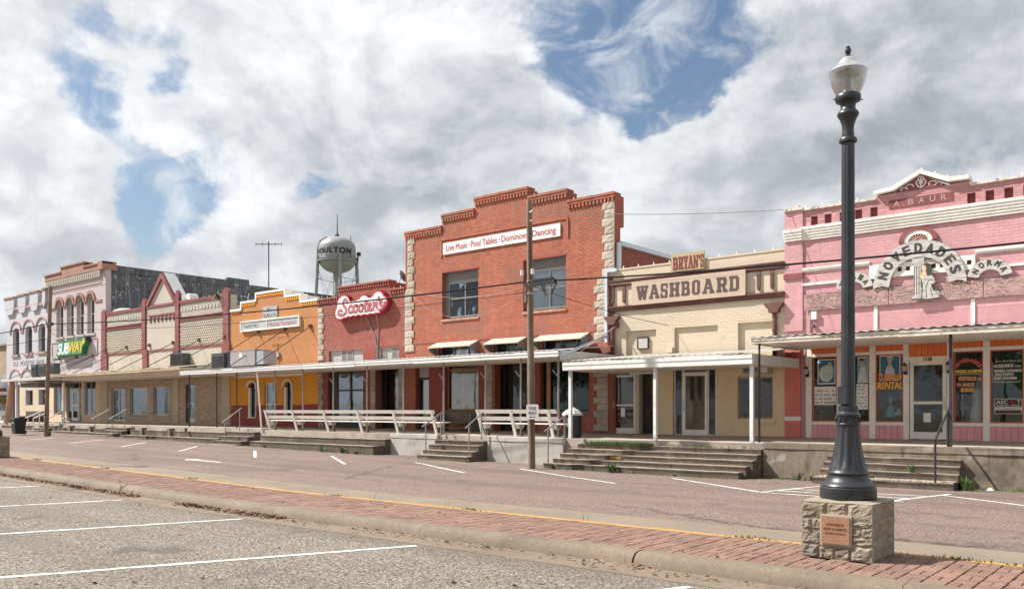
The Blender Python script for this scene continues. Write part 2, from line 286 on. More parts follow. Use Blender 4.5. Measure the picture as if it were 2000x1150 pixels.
# ---------------------------------------------------------------- mesh helpers
class MB:
    def __init__(s): s.v = []; s.f = []
    def add(s, vs, fs):
        n = len(s.v); s.v += [tuple(p) for p in vs]; s.f += [tuple(i+n for i in f) for f in fs]; return s
    def box(s, x0, x1, y0, y1, z0, z1, back=True):
        vs = [(x0,y0,z0),(x1,y0,z0),(x1,y1,z0),(x0,y1,z0),(x0,y0,z1),(x1,y0,z1),(x1,y1,z1),(x0,y1,z1)]
        fs = [(0,1,5,4),(1,2,6,5),(3,0,4,7),(4,5,6,7),(3,2,1,0)]
        if back: fs.append((2,3,7,6))
        return s.add(vs, fs)
    def obox(s, c, ax, ay, az):                       # oriented box: centre and three half-axis vectors
        c, ax, ay, az = Vector(c), Vector(ax), Vector(ay), Vector(az)
        vs = [c+ax*i+ay*j+az*k for k in (-1,1) for i, j in ((-1,-1),(1,-1),(1,1),(-1,1))]
        return s.add(vs, [(0,1,5,4),(1,2,6,5),(2,3,7,6),(3,0,4,7),(4,5,6,7),(3,2,1,0)])
    def bar(s, a, b, wx, wy):                         # rectangular bar from a to b
        a, b = Vector(a), Vector(b); t = (b-a).normalized()
        u = t.cross(Vector((0,1,0)));  u = Vector((1,0,0)) if u.length < 1e-3 else u.normalized()
        v = t.cross(u).normalized()
        return s.obox((a+b)/2, u*wx/2, v*wy/2, (b-a)/2)
    def prism(s, pts, y0, y1, back=True):             # outline in x, z (counter-clockwise from the front), y0 = front
        n = len(pts); vs = [(x,y0,z) for x,z in pts]+[(x,y1,z) for x,z in pts]
        fs = [tuple(range(n))]+([tuple(range(2*n-1,n-1,-1))] if back else [])
        fs += [(i, n+i, n+(i+1)%n, (i+1)%n) for i in range(n)]
        return s.add(vs, fs)
    def xprism(s, pts, x0, x1):                       # outline in y, z swept along x
        n = len(pts); vs = [(x0,y,z) for y,z in pts]+[(x1,y,z) for y,z in pts]
        return s.add(vs, [tuple(range(n-1,-1,-1)), tuple(range(n,2*n))]+[(i,(i+1)%n,n+(i+1)%n,n+i) for i in range(n)])
    def tube(s, pts, r, n=8, caps=True):
        pts = [Vector(p) for p in pts]; base = len(s.v); rr = r if isinstance(r, (list, tuple)) else [r]*len(pts)
        u = None
        for i, p in enumerate(pts):
            t = (pts[min(i+1,len(pts)-1)]-pts[max(i-1,0)]).normalized()
            if u is None: u = t.cross(Vector((0,0,1)));  u = Vector((1,0,0)) if u.length < 1e-3 else u
            u = (u-t*u.dot(t)).normalized(); v = t.cross(u)
            s.v += [tuple(p+(u*math.cos(a)+v*math.sin(a))*rr[i]) for a in (2*math.pi*k/n for k in range(n))]
        for i in range(len(pts)-1):
            for k in range(n):
                a = base+i*n+k; b = base+i*n+(k+1)%n; s.f.append((a,b,b+n,a+n))
        if caps: s.f += [tuple(base+k for k in range(n-1,-1,-1)), tuple(base+(len(pts)-1)*n+k for k in range(n))]
        return s
    def lathe(s, prof, cx, cy, z0=0, n=24, flute=None):
        base = len(s.v)
        for r, z in prof:
            for k in range(n):
                a = 2*math.pi*k/n; q = r*(flute(k, z) if flute else 1)
                s.v.append((cx+q*math.cos(a), cy+q*math.sin(a), z0+z))
        for i in range(len(prof)-1):
            for k in range(n):
                a = base+i*n+k; b = base+i*n+(k+1)%n; s.f.append((a,b,b+n,a+n))
        s.f += [tuple(base+k for k in range(n-1,-1,-1)), tuple(base+(len(prof)-1)*n+k for k in range(n))]
        return s
    def build(s, name, mat, parent=None, smooth=False, kind=None, label=None, origin=None):
        o0 = Vector(parent['_o']) if parent else Vector(origin or (0,0,0))
        me = bpy.data.meshes.new(name)
        me.from_pydata([(x-o0.x,y-o0.y,z-o0.z) for x,y,z in s.v], [], s.f)
        if mat: me.materials.append(mat)
        if smooth:
            me.polygons.foreach_set('use_smooth', [True]*len(me.polygons)); me.set_sharp_from_angle(angle=rad(38))
        o = bpy.data.objects.new(name, me); COL.objects.link(o)
        o['_o'] = tuple(o0)
        if parent: o.parent = parent
        else: o.location = o0
        if kind: o['kind'] = kind
        if label: o['label'] = label
        return o
def thing(name, label, cat, loc=(0,0,0), group=None):
    o = bpy.data.objects.new(name, None); COL.objects.link(o); o.location = loc; o.empty_display_size = 0.2
    o['_o'] = tuple(loc); o['label'] = label; o['category'] = cat
    if group: o['group'] = group
    return o
def solo(mb, name, mat, label, cat, loc=(0,0,0), group=None, smooth=False):
    o = mb.build(name, mat, None, smooth, origin=loc); o['label'] = label; o['category'] = cat
    if group: o['group'] = group
    return o
def structure(mb, name, mat, smooth=False): return mb.build(name, mat, None, smooth, kind='structure')
def kids(o): return [c for c in bpy.data.objects if c.parent == o]
def copy_thing(o, loc, label, rotz=0.0):
    c = o.copy(); COL.objects.link(c); c.location = loc; c.rotation_euler.z = rotz; c['label'] = label
    for ch in kids(o):
        k = ch.copy(); COL.objects.link(k); k.parent = c
        for g in kids(ch):
            q = g.copy(); COL.objects.link(q); q.parent = k
    return c
CURVES = {}
def text_mesh(s, bold=0.0, shear=0.0, space=1.0):
    cu = bpy.data.curves.new('type', 'FONT'); cu.body = s; cu.size = 1; cu.offset = bold; cu.shear = shear
    cu.space_character = space; cu.resolution_u = 3; cu.fill_mode = 'FRONT'
    ob = bpy.data.objects.new('type', cu); COL.objects.link(ob)
    me = bpy.data.meshes.new_from_object(ob.evaluated_get(bpy.context.evaluated_depsgraph_get()))
    vs = [tuple(v.co) for v in me.vertices]; fs = [tuple(p.vertices) for p in me.polygons]
    bpy.data.objects.remove(ob); bpy.data.curves.remove(cu); bpy.data.meshes.remove(me)
    return vs, fs
def print_text(mb, s, x0, x1, z0, z1, y, bold=0.0, shear=0.0, space=1.0):
    """flat lettering fitted to a rectangle of the wall plane; heavier strokes are laid as slightly shifted coats"""
    vs, fs = text_mesh(s, 0.0, shear, space)
    ax = min(v[0] for v in vs); bx = max(v[0] for v in vs); az = min(v[1] for v in vs); bz = max(v[1] for v in vs)
    e = bold*(z1-z0)*1.1; x0 += e; x1 -= e; z0 += e; z1 -= e
    coats = [(0, 0)] if bold < 0.004 else [(0, 0), (e, e*.7), (-e, -e*.7), (e, -e*.7), (-e, e*.7)]
    for k, (dx, dz_) in enumerate(coats):
        mb.add([(x0+(v[0]-ax)/(bx-ax)*(x1-x0)+dx, y-0.0004*k, z0+(v[1]-az)/(bz-az)*(z1-z0)+dz_) for v in vs], fs)
    return mb
def ribbon(mb, pts, wd, y, thick=0.0):
    """brush stroke in the wall plane"""
    P = [Vector((x, z)) for x, z in pts]; L = []; Rr = []
    for i, p in enumerate(P):
        t = (P[min(i+1, len(P)-1)]-P[max(i-1, 0)]).normalized(); nrm = Vector((-t.y, t.x))
        q = wd[i] if isinstance(wd, (list, tuple)) else wd
        L.append(p+nrm*q/2); Rr.append(p-nrm*q/2)
    n = len(P); vs = [(p.x, y, p.y) for p in L]+[(p.x, y, p.y) for p in Rr]
    return mb.add(vs, [(i, n+i, n+i+1, i+1) for i in range(n-1)])
def arc(cx, cz, rx, rz, a0, a1, n=14): return [(cx+rx*math.cos(rad(a0+(a1-a0)*i/n)), cz+rz*math.sin(rad(a0+(a1-a0)*i/n))) for i in range(n+1)]

# ---------------------------------------------------------------- ground
def gz(x):
    """the street climbs gently to the left"""
    t = -14.0-x
    return 0.0 if t <= 0 else 0.0125*min(t, 60)
XS = [8, 4, 0, -2, -4, -6, -8, -10, -12, -14, -16, -18, -20, -23, -26, -29, -32, -36, -40, -45, -50, -55, -60, -66, -74, -90, -110]
def strip(rows, xs=XS):
    """sheet whose cross-section is the list of (y, z) rows, following the street's climb"""
    mb = MB(); n = len(rows)
    for x in xs: mb.v += [(x, y, z+gz(x)) for y, z in rows]
    for i in range(len(xs)-1):
        for j in range(n-1):
            a = i*n+j; mb.f.append((a, a+1, a+n+1, a+n))
    return mb
def street_z(y): return -0.17-(0.0 if y < 13 else (y-13)*0.0055)
structure(strip([(-700, -0.75), (-60, -0.75), (60, -0.75), (900, -0.75)], [700, 60]+XS[::4]+[-110, -400, -900]), 'ground', dry_ground)
structure(strip([(-45, -0.15), (-10, -0.15), (0, -0.15), (4, -0.15), (7.96, -0.152)]), 'parking_lot', asphalt_lot)
structure(strip([(7.90, -0.30), (7.92, -0.142), (8.35, -0.150), (8.44, -0.143), (8.50, -0.11)]), 'gutter', kerb_c)
structure(strip([(10.40, -0.147), (11.4, -0.155), (12.45, -0.163)]), 'street_apron', apron_c)
structure(strip([(12.42, -0.168), (13, street_z(13)), (18, street_z(18)), (25.8, street_z(25.8))]), 'street', asphalt_road)
structure(strip([(25.5, -0.12), (60, -0.05), (160, 0.0)], [8, -14, -30, -50, -74, -90, -110]), 'back_yard', dry_ground)

# near kerb of the median, in cast lengths with open joints
kerb = bpy.data.objects.new('kerb', None); COL.objects.link(kerb); kerb['kind'] = 'structure'; kerb['_o'] = (0,0,0)
joints = [4.0, 0.9, -2.3, -5.22, -8.75, -12.3, -16.2, -19.9, -23.6, -27.3, -31.0, -34.7, -39]
prof = [(8.42,-0.16),(8.43,-0.125),(8.455,-0.06),(8.50,-0.012),(8.56,0.004),(8.64,0.008),(8.74,0.004),(8.742,-0.2)]
for a, b in zip(joints, joints[1:]):
    n = 7; mb = MB(); ga = 0.014 if abs(a+5.22) < .01 else 0.003; gb = 0.014 if abs(b+5.22) < .01 else 0.003; xs = [a-ga+(b+gb-a+ga)*i/n for i in range(n+1)]
    for x in xs:
        wob = 0.006*math.sin(x*1.7)+0.004*math.sin(x*4.1)
        mb.v += [(x, y+wob, z+gz(x)) for y, z in prof]
    m = len(prof)
    for i in range(n):
        for j in range(m-1):
            q = i*m+j; mb.f.append((q, q+1, q+m+1, q+m))
    mb.f += [tuple(range(m-1, -1, -1)), tuple(n*m+j for j in range(m))]
    mb.build('kerb_segment', kerb_c, kerb, smooth=True)
far = bpy.data.objects.new('yellow_kerb', None); COL.objects.link(far); far['kind'] = 'structure'; far['_o'] = (0,0,0)
fj = [5, 0, -4.1, -9, -13.2, -17.8, -22, -26.5, -31, -35.5, -40, -45]
for a, b in zip(fj, fj[1:]):
    mb = MB(); n = 4; pr = [(10.285,-0.2),(10.287,0.004),(10.31,0.010),(10.38,0.008),(10.41,-0.02),(10.42,-0.2)]
    for i in range(n+1):
        x = a-0.008+(b+0.008-a+0.008)*i/n; mb.v += [(x, y, z+gz(x)) for y, z in pr]
    for i in range(n):
        for j in range(5): q = i*6+j; mb.f.append((q, q+1, q+7, q+6))
    mb.f += [(5,4,3,2,1,0), tuple(n*6+j for j in range(6))]
    mb.build('kerb_segment', yellow_p, far)

# brick median: basket-weave pavers
median = structure(strip([(8.735, -0.03), (10.29, -0.03)]), 'brick_median', paver_sand)
UN = 0.222; cells = []
nx = int(46/UN); y0 = 8.745
for i in range(nx):
    for j in range(7):
        xc = 4-(i+0.5)*UN; yc = y0+(j+0.5)*UN
        for k in (-1, 1):
            if (i+j) % 2: cells.append((xc, yc+k*(UN/4-0.002), UN-0.013, UN/2-0.009))
            else: cells.append((xc+k*(UN/4-0.002), yc, UN/2-0.009, UN-0.013))
def inview(x, y): return x < -0.9 and -x*0.6405+y*0.768 > 0.5 and abs((x*0.768+y*0.6405)/(-x*0.6405+y*0.768)) < 0.64
def under_base(x, y): return any(cx-0.36 < x < cx+0.36 and 9.52 < y < 10.24 for cx in (-3.26, -29.25))
cells = [c for c in cells if not under_base(c[0], c[1])]
cells.sort(key=lambda c: (0 if inview(c[0], c[1]) else 1, c[0]**2+c[1]**2))
um = bpy.data.meshes.new('brick')
bb = MB(); e = 0.46
bb.add([(-.5,-.5,-.5),(.5,-.5,-.5),(.5,.5,-.5),(-.5,.5,-.5),(-.5,-.5,.35),(.5,-.5,.35),(.5,.5,.35),(-.5,.5,.35),(-e,-e,.5),(e,-e,.5),(e,e,.5),(-e,e,.5)],
       [(0,1,5,4),(1,2,6,5),(2,3,7,6),(3,0,4,7),(4,5,9,8),(5,6,10,9),(6,7,11,10),(7,4,8,11),(8,9,10,11)])
um.from_pydata(bb.v, [], bb.f); um.materials.append(paver)
for (x, y, lx, ly) in cells[:300]:
    o = bpy.data.objects.new('brick', um); COL.objects.link(o); o.parent = median
    o.location = (x, y, -0.022+gz(x)+R.uniform(-0.003, 0.003)); o.scale = (lx, ly, 0.05)
    o.rotation_euler = (R.uniform(-.012, .012), R.uniform(-.012, .012), R.uniform(-.012, .012))
mb = MB()
for (x, y, lx, ly) in cells[300:]:
    z = gz(x)+R.uniform(-0.002, 0.003); mb.box(x-lx/2, x+lx/2, y-ly/2, y+ly/2, z-0.04, z)
mb.build('brickwork', paver, median, kind='stuff')

# painted lines: thin sheets with worn edges, 4 mm above the asphalt
def line(a, b, wd, zf, name='painted_line', mat=white_line):
    a, b = Vector(a), Vector(b); t = (b-a); L = t.length; t.normalize(); nv = Vector((-t.y, t.x)); mb = MB(); n = max(4, int(L/0.16))
    for i in range(n+1):
        p = a+t*(L*i/n)
        for sgn in (-1, 1):
            q = p+nv*sgn*(wd/2+R.uniform(-0.013, 0.013)); mb.v.append((q.x, q.y, zf(q.x, q.y)+0.004))
    for i in range(n): k = 2*i; mb.f.append((k+1, k, k+2, k+3))
    return mb.build(name, mat, None, kind='structure')
lotz = lambda x, y: -0.15+gz(x)
roadz = lambda x, y: street_z(y)+gz(x)
for a, b in [((-6.6,1.9),(-4.15,7.8)), ((-11.3,0.6),(-8.18,7.84)), ((-15.1,0.6),(-12.4,7.95)), ((-18.5,0.6),(-16.55,7.98)), ((-22.1,0.6),(-20.46,7.98)), ((-26.4,0.6),(-24.6,7.98))]:
    line((a[0], a[1]), b, 0.11, lotz)
for a, b in [((-46.3,18.6),(-44.5,16.7)), ((-43,19.6),(-40.2,16.8)), ((-39.3,19.9),(-35.9,17.1)), ((-34.5,19.8),(-31.5,17.3)), ((-30.1,19.8),(-26.3,17.3)),
             ((-25.3,19.9),(-21.7,17.6)), ((-20.9,19.95),(-16.7,17.9)), ((-16.7,20.4),(-11.7,18.1)), ((-11.5,20.6),(-7.95,18.25)), ((-4.64,20.2),(-1.2,17.8))]:
    line(a, b, 0.11, roadz)
for a, b in [((-7.95,18.25),(-7.5,20.75)), ((-7.95,18.2),(-4.9,18.15)), ((-5.15,18.15),(-4.6,20.6)), ((-7.85,18.85),(-4.95,18.95)), ((-7.7,19.5),(-4.8,19.7))]:
    line(a, b, 0.10, roadz)
# direction arrow on the street
mb = MB(); pts = [(-26.9,15.05),(-26.45,14.7),(-26.35,14.93),(-24.9,15.02),(-24.9,15.2),(-26.35,15.13),(-26.5,15.38)]
mb.add([(x, y, roadz(x, y)+0.004) for x, y in pts], [(6, 5, 4, 3, 2, 1, 0)]); mb.build('painted_arrow', white_line, None, kind='structure')

# ---------------------------------------------------------------- building helpers
F = 26.0; PZ = 0.80; TH = 0.36
unit_brick = {}
def brick_unit(mat):
    if mat.name in unit_brick: return unit_brick[mat.name]
    me = bpy.data.meshes.new('brick'); mb = MB(); e = .485; g = .40
    mb.add([(-.5,.5,-.5),(.5,.5,-.5),(.5,.5,.5),(-.5,.5,.5),(-.5,-.3,-.5),(.5,-.3,-.5),(.5,-.3,.5),(-.5,-.3,.5),(-e,-.5,-g),(e,-.5,-g),(e,-.5,g),(-e,-.5,g)],
           [(0,1,5,4),(1,2,6,5),(2,3,7,6),(3,0,4,7),(4,5,9,8),(5,6,10,9),(6,7,11,10),(7,4,8,11),(8,9,10,11)])
    me.from_pydata(mb.v, [], mb.f); me.materials.append(mat); unit_brick[mat.name] = me; return me
def cells_of(profile, zb, openings):
    """split a wall into rectangles: profile [(x0,x1,top)], openings [(x0,x1,z0,z1)]"""
    xs = sorted({round(v, 4) for p in profile for v in p[:2]} | {round(v, 4) for o in openings for v in o[:2]})
    res = []
    for a, b in zip(xs, xs[1:]):
        m = (a+b)/2; tops = [p[2] for p in profile if p[0] <= m <= p[1]]
        if not tops: continue
        z = zb; top = max(tops)
        for o in sorted([o for o in openings if o[0] < m < o[1]], key=lambda o: o[2]):
            if o[2] > z: res.append((a, b, z, min(o[2], top)))
            z = max(z, o[3])
        if z < top: res.append((a, b, z, top))
    return res
def wall(root, profile, openings, mat, zb=PZ, y0=F, th=TH, name='wall'):
    mb = MB()
    for a, b, z0, z1 in cells_of(profile, zb, openings): mb.box(a, b, y0, y0+th, z0, z1)
    return mb.build(name, mat, root)
def brickwork(root, regions, openings, matof, zb=PZ, y0=F, bl=0.225, ch=0.08, joint=0.012, singles=0, proud=0.011, label=None):
    """courses of bricks laid in running bond over regions [(x0,x1,z0,z1)], cut round the openings"""
    zt = max(r[3] for r in regions); full = []; loose = {}
    k = 0
    while zb+k*ch < zt-0.02:
        z0 = zb+k*ch; z1 = z0+ch-joint; k += 1
        segs = [(r[0], r[1]) for r in regions if r[2] <= z0+0.01 and r[3] >= z1-0.015]
        segs.sort(); mg = []
        for a, b in segs:
            if mg and a <= mg[-1][1]+1e-3: mg[-1][1] = max(mg[-1][1], b)
            else: mg.append([a, b])
        cuts = [(o[0], o[1]) for o in openings if o[2] < z1-0.01 and o[3] > z0+0.01]
        for ca, cb in cuts:
            nx = []
            for a, b in mg:
                if cb <= a or ca >= b: nx.append([a, b]); continue
                if ca > a: nx.append([a, ca])
                if cb < b: nx.append([cb, b])
            mg = nx
        for a, b in mg:
            i = math.floor(a/bl)-1
            while True:
                xa = i*bl+(bl/2 if k % 2 else 0); xb = xa+bl-joint; i += 1
                if xa > b: break
                xa2, xb2 = max(xa, a), min(xb, b)
                if xb2-xa2 < 0.04: continue
                m = matof((xa2+xb2)/2, (z0+z1)/2) if callable(matof) else matof
                if singles and xb2-xa2 > bl-joint-0.001: full.append((xa2, xb2, z0, z1, m))
                else: loose.setdefault(m.name, []).append((xa2, xb2, z0, z1))
    if full:
        # the pieces that show largest: nearest to the street corner of the view, above the canopy
        full.sort(key=lambda q: -(q[0] if q[2] > 4.0 else q[0]-6))
        ro = Vector(root['_o'])
        for q in full[:singles]:
            o = bpy.data.objects.new('brick', brick_unit(q[4])); COL.objects.link(o); o.parent = root
            o.location = Vector(((q[0]+q[1])/2, y0-proud/2+R.uniform(-.35, .35)*proud+0.004, (q[2]+q[3])/2))-ro; o.scale = (q[1]-q[0], proud+0.012, q[3]-q[2])
        for q in full[singles:]: loose.setdefault(q[4].name, []).append(q[:4])
    for mn, lst in loose.items():
        mb = MB()
        for a, b, z0, z1 in lst:
            p = y0-proud+R.uniform(-.35, .35)*proud; mb.box(a, b, p, y0+0.003, z0, z1, back=False)
        mb.build('brickwork', MATS[mn], root, kind='stuff')
def body(root, x0, x1, zr, depth, side_mat, roof=roof_m, zb=-0.3, left=True):
    mb = MB(); y1 = F+TH; y2 = F+depth
    mb.box(x1-0.28, x1, y1, y2, zb, zr+0.25).box(x0, x0+0.28, y1, y2, zb, zr+0.25).box(x0+0.28, x1-0.28, y2-0.28, y2, zb, zr+0.25)
    mb.build('side_wall', side_mat, root)
    MB().box(x0+0.28, x1-0.28, y1, y2-0.28, zr-0.2, zr).build('roof', roof, root)
def interior(root, x0, x1, z0, z1, mat=inside_m, depth=3.0):
    mb = MB(); a, b = F+TH+0.01, F+TH+depth
    mb.box(x0, x1, b, b+0.05, z0, z1).box(x0-0.05, x0, a, b, z0, z1).box(x1, x1+0.05, a, b, z0, z1).box(x0, x1, a, b, z0-0.05, z0).box(x0, x1, a, b, z1, z1+0.05)
    return mb.build('room', mat, root)
def frame_mb(x0, x1, z0, z1, y, fw=0.06, dp=0.07, mx=(), mz=(), mw=None, bottom=None):
    mb = MB(); mw = mw or fw*0.8; bt = bottom or fw
    mb.box(x0, x0+fw, y, y+dp, z0, z1).box(x1-fw, x1, y, y+dp, z0, z1).box(x0+fw, x1-fw, y, y+dp, z1-fw, z1).box(x0+fw, x1-fw, y, y+dp, z0, z0+bt)
    for v in mx: mb.box(v-mw/2, v+mw/2, y+0.004, y+dp-0.004, z0+bt, z1-fw)
    for v in mz: mb.box(x0+fw, x1-fw, y+0.008, y+dp-0.008, v-mw/2, v+mw/2)
    return mb
def window(root, x0, x1, z0, z1, mat, y=F+0.16, fw=0.06, mx=(), mz=(), pane=None, name='window', bottom=None, label=None, split=True):
    o = frame_mb(x0, x1, z0, z1, y, fw, 0.07, mx, mz, bottom=bottom).build(name, mat, root, label=label)
    xs = [x0+fw]+sorted(mx)+[x1-fw]; zs = [z0+(bottom or fw)]+sorted(mz)+[z1-fw]
    for a, b in zip(xs, xs[1:]):
        for c, d_ in zip(zs, zs[1:]):
            MB().box(a-0.01, b+0.01, y+0.030, y+0.038, c-0.01, d_+0.01).build('pane', pane or glass, o)
    return o
def door(root, x0, x1, z0, z1, mat, y=F+0.12, fw=0.10, mz=(), pane=None, handle='right', hmat=None, label=None):
    o = window(root, x0, x1, z0, z1, mat, y, fw, (), mz, pane, 'door', bottom=0.2, label=label)
    hx = x1-fw/2 if handle == 'right' else x0+fw/2
    MB().tube([(hx, y-0.01, z0+0.85), (hx, y-0.06, z0+0.88), (hx, y-0.06, z0+1.15), (hx, y-0.01, z0+1.18)], 0.016, 6).build('handle', hmat or alu, o)
    return o
def panel(root, name, x0, x1, z0, z1, mat, y=F-0.03, th=0.05, label=None, kind=None): return MB().box(x0, x1, y, y+th, z0, z1).build(name, mat, root, label=label, kind=kind)
def dentils(root, x0, x1, z0, z1, mat, y=F-0.06, pitch=0.15, wd=0.08, name='dentil_row'):
    mb = MB(); n = int((x1-x0)/pitch)
    for i in range(n): a = x0+(x1-x0)*(i+0.25)/n; mb.box(a, a+wd, y, F+0.002, z0, z1)
    return mb.build(name, mat, root, kind='stuff')
def arch_fill(mb, x0, x1, zs, zt, y0=F, y1=F+TH):
    c = (x0+x1)/2; r = (x1-x0)/2
    left = [(x0, zt), (x0, zs)]+[(c-r*math.cos(rad(a)), zs+(zt-zs)*math.sin(rad(a))) for a in range(10, 91, 10)]
    mb.prism(left, y0, y1); mb.prism([(2*c-x, z) for x, z in reversed(left)], y0, y1); return mb
def arch_ring(mb, cx, cz, ri, ro, zi=None, zo=None, y0=F-0.05, y1=F+0.01, a0=0, a1=180, n=14):
    zi = zi or ri; zo = zo or ro
    out = arc(cx, cz, ro, zo, a0, a1, n); inn = arc(cx, cz, ri, zi, a0, a1, n)
    for i in range(n): mb.prism([inn[i], out[i], out[i+1], inn[i+1]], y0, y1)
    return mb
ROCK = []
def rock_units(mat, key):
    res = []
    for s in range(6):
        rr = random.Random(s*7+3); mb = MB(); n = 4; idx = {}
        for j in range(n+1):
            for i in range(n+1):
                edge = i in (0, n) or j in (0, n)
                y = -0.30 if edge else -0.5+rr.uniform(-0.16, 0.10)
                idx[i, j] = len(mb.v); mb.v.append((-.5+i/n+(0 if edge else rr.uniform(-.05, .05)), y, -.5+j/n+(0 if edge else rr.uniform(-.05, .05))))
        for j in range(n):
            for i in range(n): mb.f.append((idx[i,j], idx[i+1,j], idx[i+1,j+1], idx[i,j+1]))
        b0 = len(mb.v); mb.v += [(-.5,.5,-.5),(.5,.5,-.5),(.5,.5,.5),(-.5,.5,.5)]
        mb.f += [tuple(idx[i,0] for i in range(n,-1,-1))+(b0,b0+1), (b0+3,b0+2)[::-1]+tuple(idx[i,n] for i in range(n+1))[::1],
                 (idx[0,0],)+tuple(idx[0,j] for j in range(1,n+1))+(b0+3,b0), tuple(idx[n,j] for j in range(n,-1,-1))+(b0+1,b0+2)]
        me = bpy.data.meshes.new('stone'); me.from_pydata(mb.v, [], mb.f); me.validate()
        bm = bmesh.new(); bm.from_mesh(me); bmesh.ops.recalc_face_normals(bm, faces=bm.faces); bm.to_mesh(me); bm.free()
        me.materials.append(mat); res.append(me)
    return res
ROCKS = {'q': rock_units(stone_m, 'q')}
def stone(root, x0, x1, z0, z1, y, dp, key='q', rotz=0.0, name='stone'):
    o = bpy.data.objects.new(name, R.choice(ROCKS[key])); COL.objects.link(o); o.parent = root
    o.location = Vector(((x0+x1)/2, y+dp/2, (z0+z1)/2))-Vector(root['_o']); o.scale = (x1-x0, dp, z1-z0)
    return o
def quoins(root, xa, xb, z0, z1, h=0.30, wide=0.14, side='right', name='quoin_stone', y=F-0.05, dp=0.062, long_first=True):
    z = z0; i = 0 if long_first else 1
    n = max(1, round((z1-z0)/h)); h = (z1-z0)/n
    for k in range(n):
        ext = wide if (k+i) % 2 == 0 else 0.0
        a, b = (xa, xb+ext) if side == 'right' else (xa-ext, xb)
        stone(root, a, b, z0+k*h+0.006, z0+(k+1)*h-0.006, y+R.uniform(-.008, .008), dp, name=name)
# ================================================================ the row of shops, right to left
BL = []
def bulbs(root, pts):
    mb = MB()
    for x, z in pts: mb.box(x-0.016, x+0.016, F+0.03, F+0.06, z, z+0.09)
    mb.build('bulb', white_metal, root, kind='stuff')
# ---------------------------------------------------------------- pink shop
pk = thing('pink_shop', 'pink painted brick shop with white cornice, maroon square recesses and a small pediment', 'building', (-6.6, F, PZ))
PX0, PX1 = -10.51, -2.62
gl = [(-9.66,-8.92), (-8.72,-7.97), (-7.80,-7.03), (-5.71,-4.98), (-4.82,-4.02), (-3.86,-3.10)]
ops = [(-9.87, -2.90, PZ, 3.56)]
sq = [-9.70,-9.28,-8.83,-8.38,-7.94,-5.37,-4.92,-4.47,-4.03,-3.58,-3.13]
rec = [(x, x+0.21, 7.32, 7.60) for x in sq]
vh = [(-7.62+0.225*i, -7.62+0.225*i+0.12, 5.63, 5.76) for i in range(11)]
prof = [(PX0,-9.94,7.90), (-9.94,-7.75,7.80), (-7.75,-5.33,7.92), (-5.33,-3.2,7.80), (-3.2,PX1,7.90)]
wall(pk, prof, ops+rec+vh, pink_mortar)
matpk = lambda x, z: pink_rough if z > 7.28 else pink_brick
brickwork(pk, [(PX0,PX1,4.4,6.88), (-9.94,-3.2,7.30,7.80), (PX0,-9.94,6.9,7.86), (-3.2,PX1,6.9,7.86), (-7.75,-5.33,7.3,7.9)],
          [(-7.95,-5.16,5.45,5.95), (-7.41,-5.72,7.47,7.72)]+rec+[(-7.12,-6.08,6.42,6.9), (PX0,PX1,6.9,7.28)][:1], matpk, singles=300, ch=0.085, bl=0.235, joint=0.007, proud=0.0022)
for x, x2, a, b in rec: MB().box(x, x2, F+0.10, F+0.13, a, b).build('recess_panel', maroon_paint, pk)
for x, x2, a, b in vh: MB().box(x, x2, F+0.07, F+0.10, a, b).build('vent_hole', maroon_paint, pk)
for x0, x1 in ((PX0, -9.94), (-3.2, PX1)):
    brickwork(pk, [(x0, x1, 4.2, 7.84)], [], pink_brick, y0=F-0.05, ch=0.085, bl=0.235, joint=0.007, proud=0.0022)
    MB().box(x0, x1, F-0.05, F, 4.1, 7.84).build('pilaster', pink_mortar, pk)
    MB().box(x0-0.02, x1+0.02, F-0.10, F, 5.72, 5.88).build('pilaster_band', maroon_paint, pk)
    mb = MB()
    for i in range(5): mb.box(x0-0.03+0.12*i, x0+0.10+0.12*i, F-0.12+R.uniform(-.02,.02), F+TH, 7.84, 7.90+R.uniform(0,.09))
    mb.build('pilaster_cap', peel_white, pk)
def steps_cornice(root, x0, x1, z0, z1, n, d0, d1, mat, name='cornice', y=F):
    mb = MB()
    for i in range(n):
        a = z0+(z1-z0)*i/n; b = z0+(z1-z0)*(i+1)/n; mb.box(x0-0.004*i, x1+0.004*i, y-(d0+(d1-d0)*i/(n-1)), y+0.0005*i, a, b)
    return mb.build(name, mat, root)
steps_cornice(pk, -9.94, -3.2, 6.88, 7.28, 5, 0.06, 0.15, pink_white)
steps_cornice(pk, PX0, -9.945, 6.90, 7.24, 4, 0.11, 0.18, pink_white); steps_cornice(pk, -3.195, PX1, 6.90, 7.24, 4, 0.11, 0.18, pink_white)
for x0, x1, z in ((-9.94,-7.77,7.80), (-5.31,-3.2,7.80)):
    mb = MB(); n = 9
    for i in range(n): a = x0+(x1-x0)*i/n; mb.box(a+0.004, x0+(x1-x0)*(i+1)/n-0.004, F-0.07+R.uniform(-.012,.012), F+TH, z, z+0.055+R.uniform(0,.02))
    mb.build('coping', peel_white, pk)
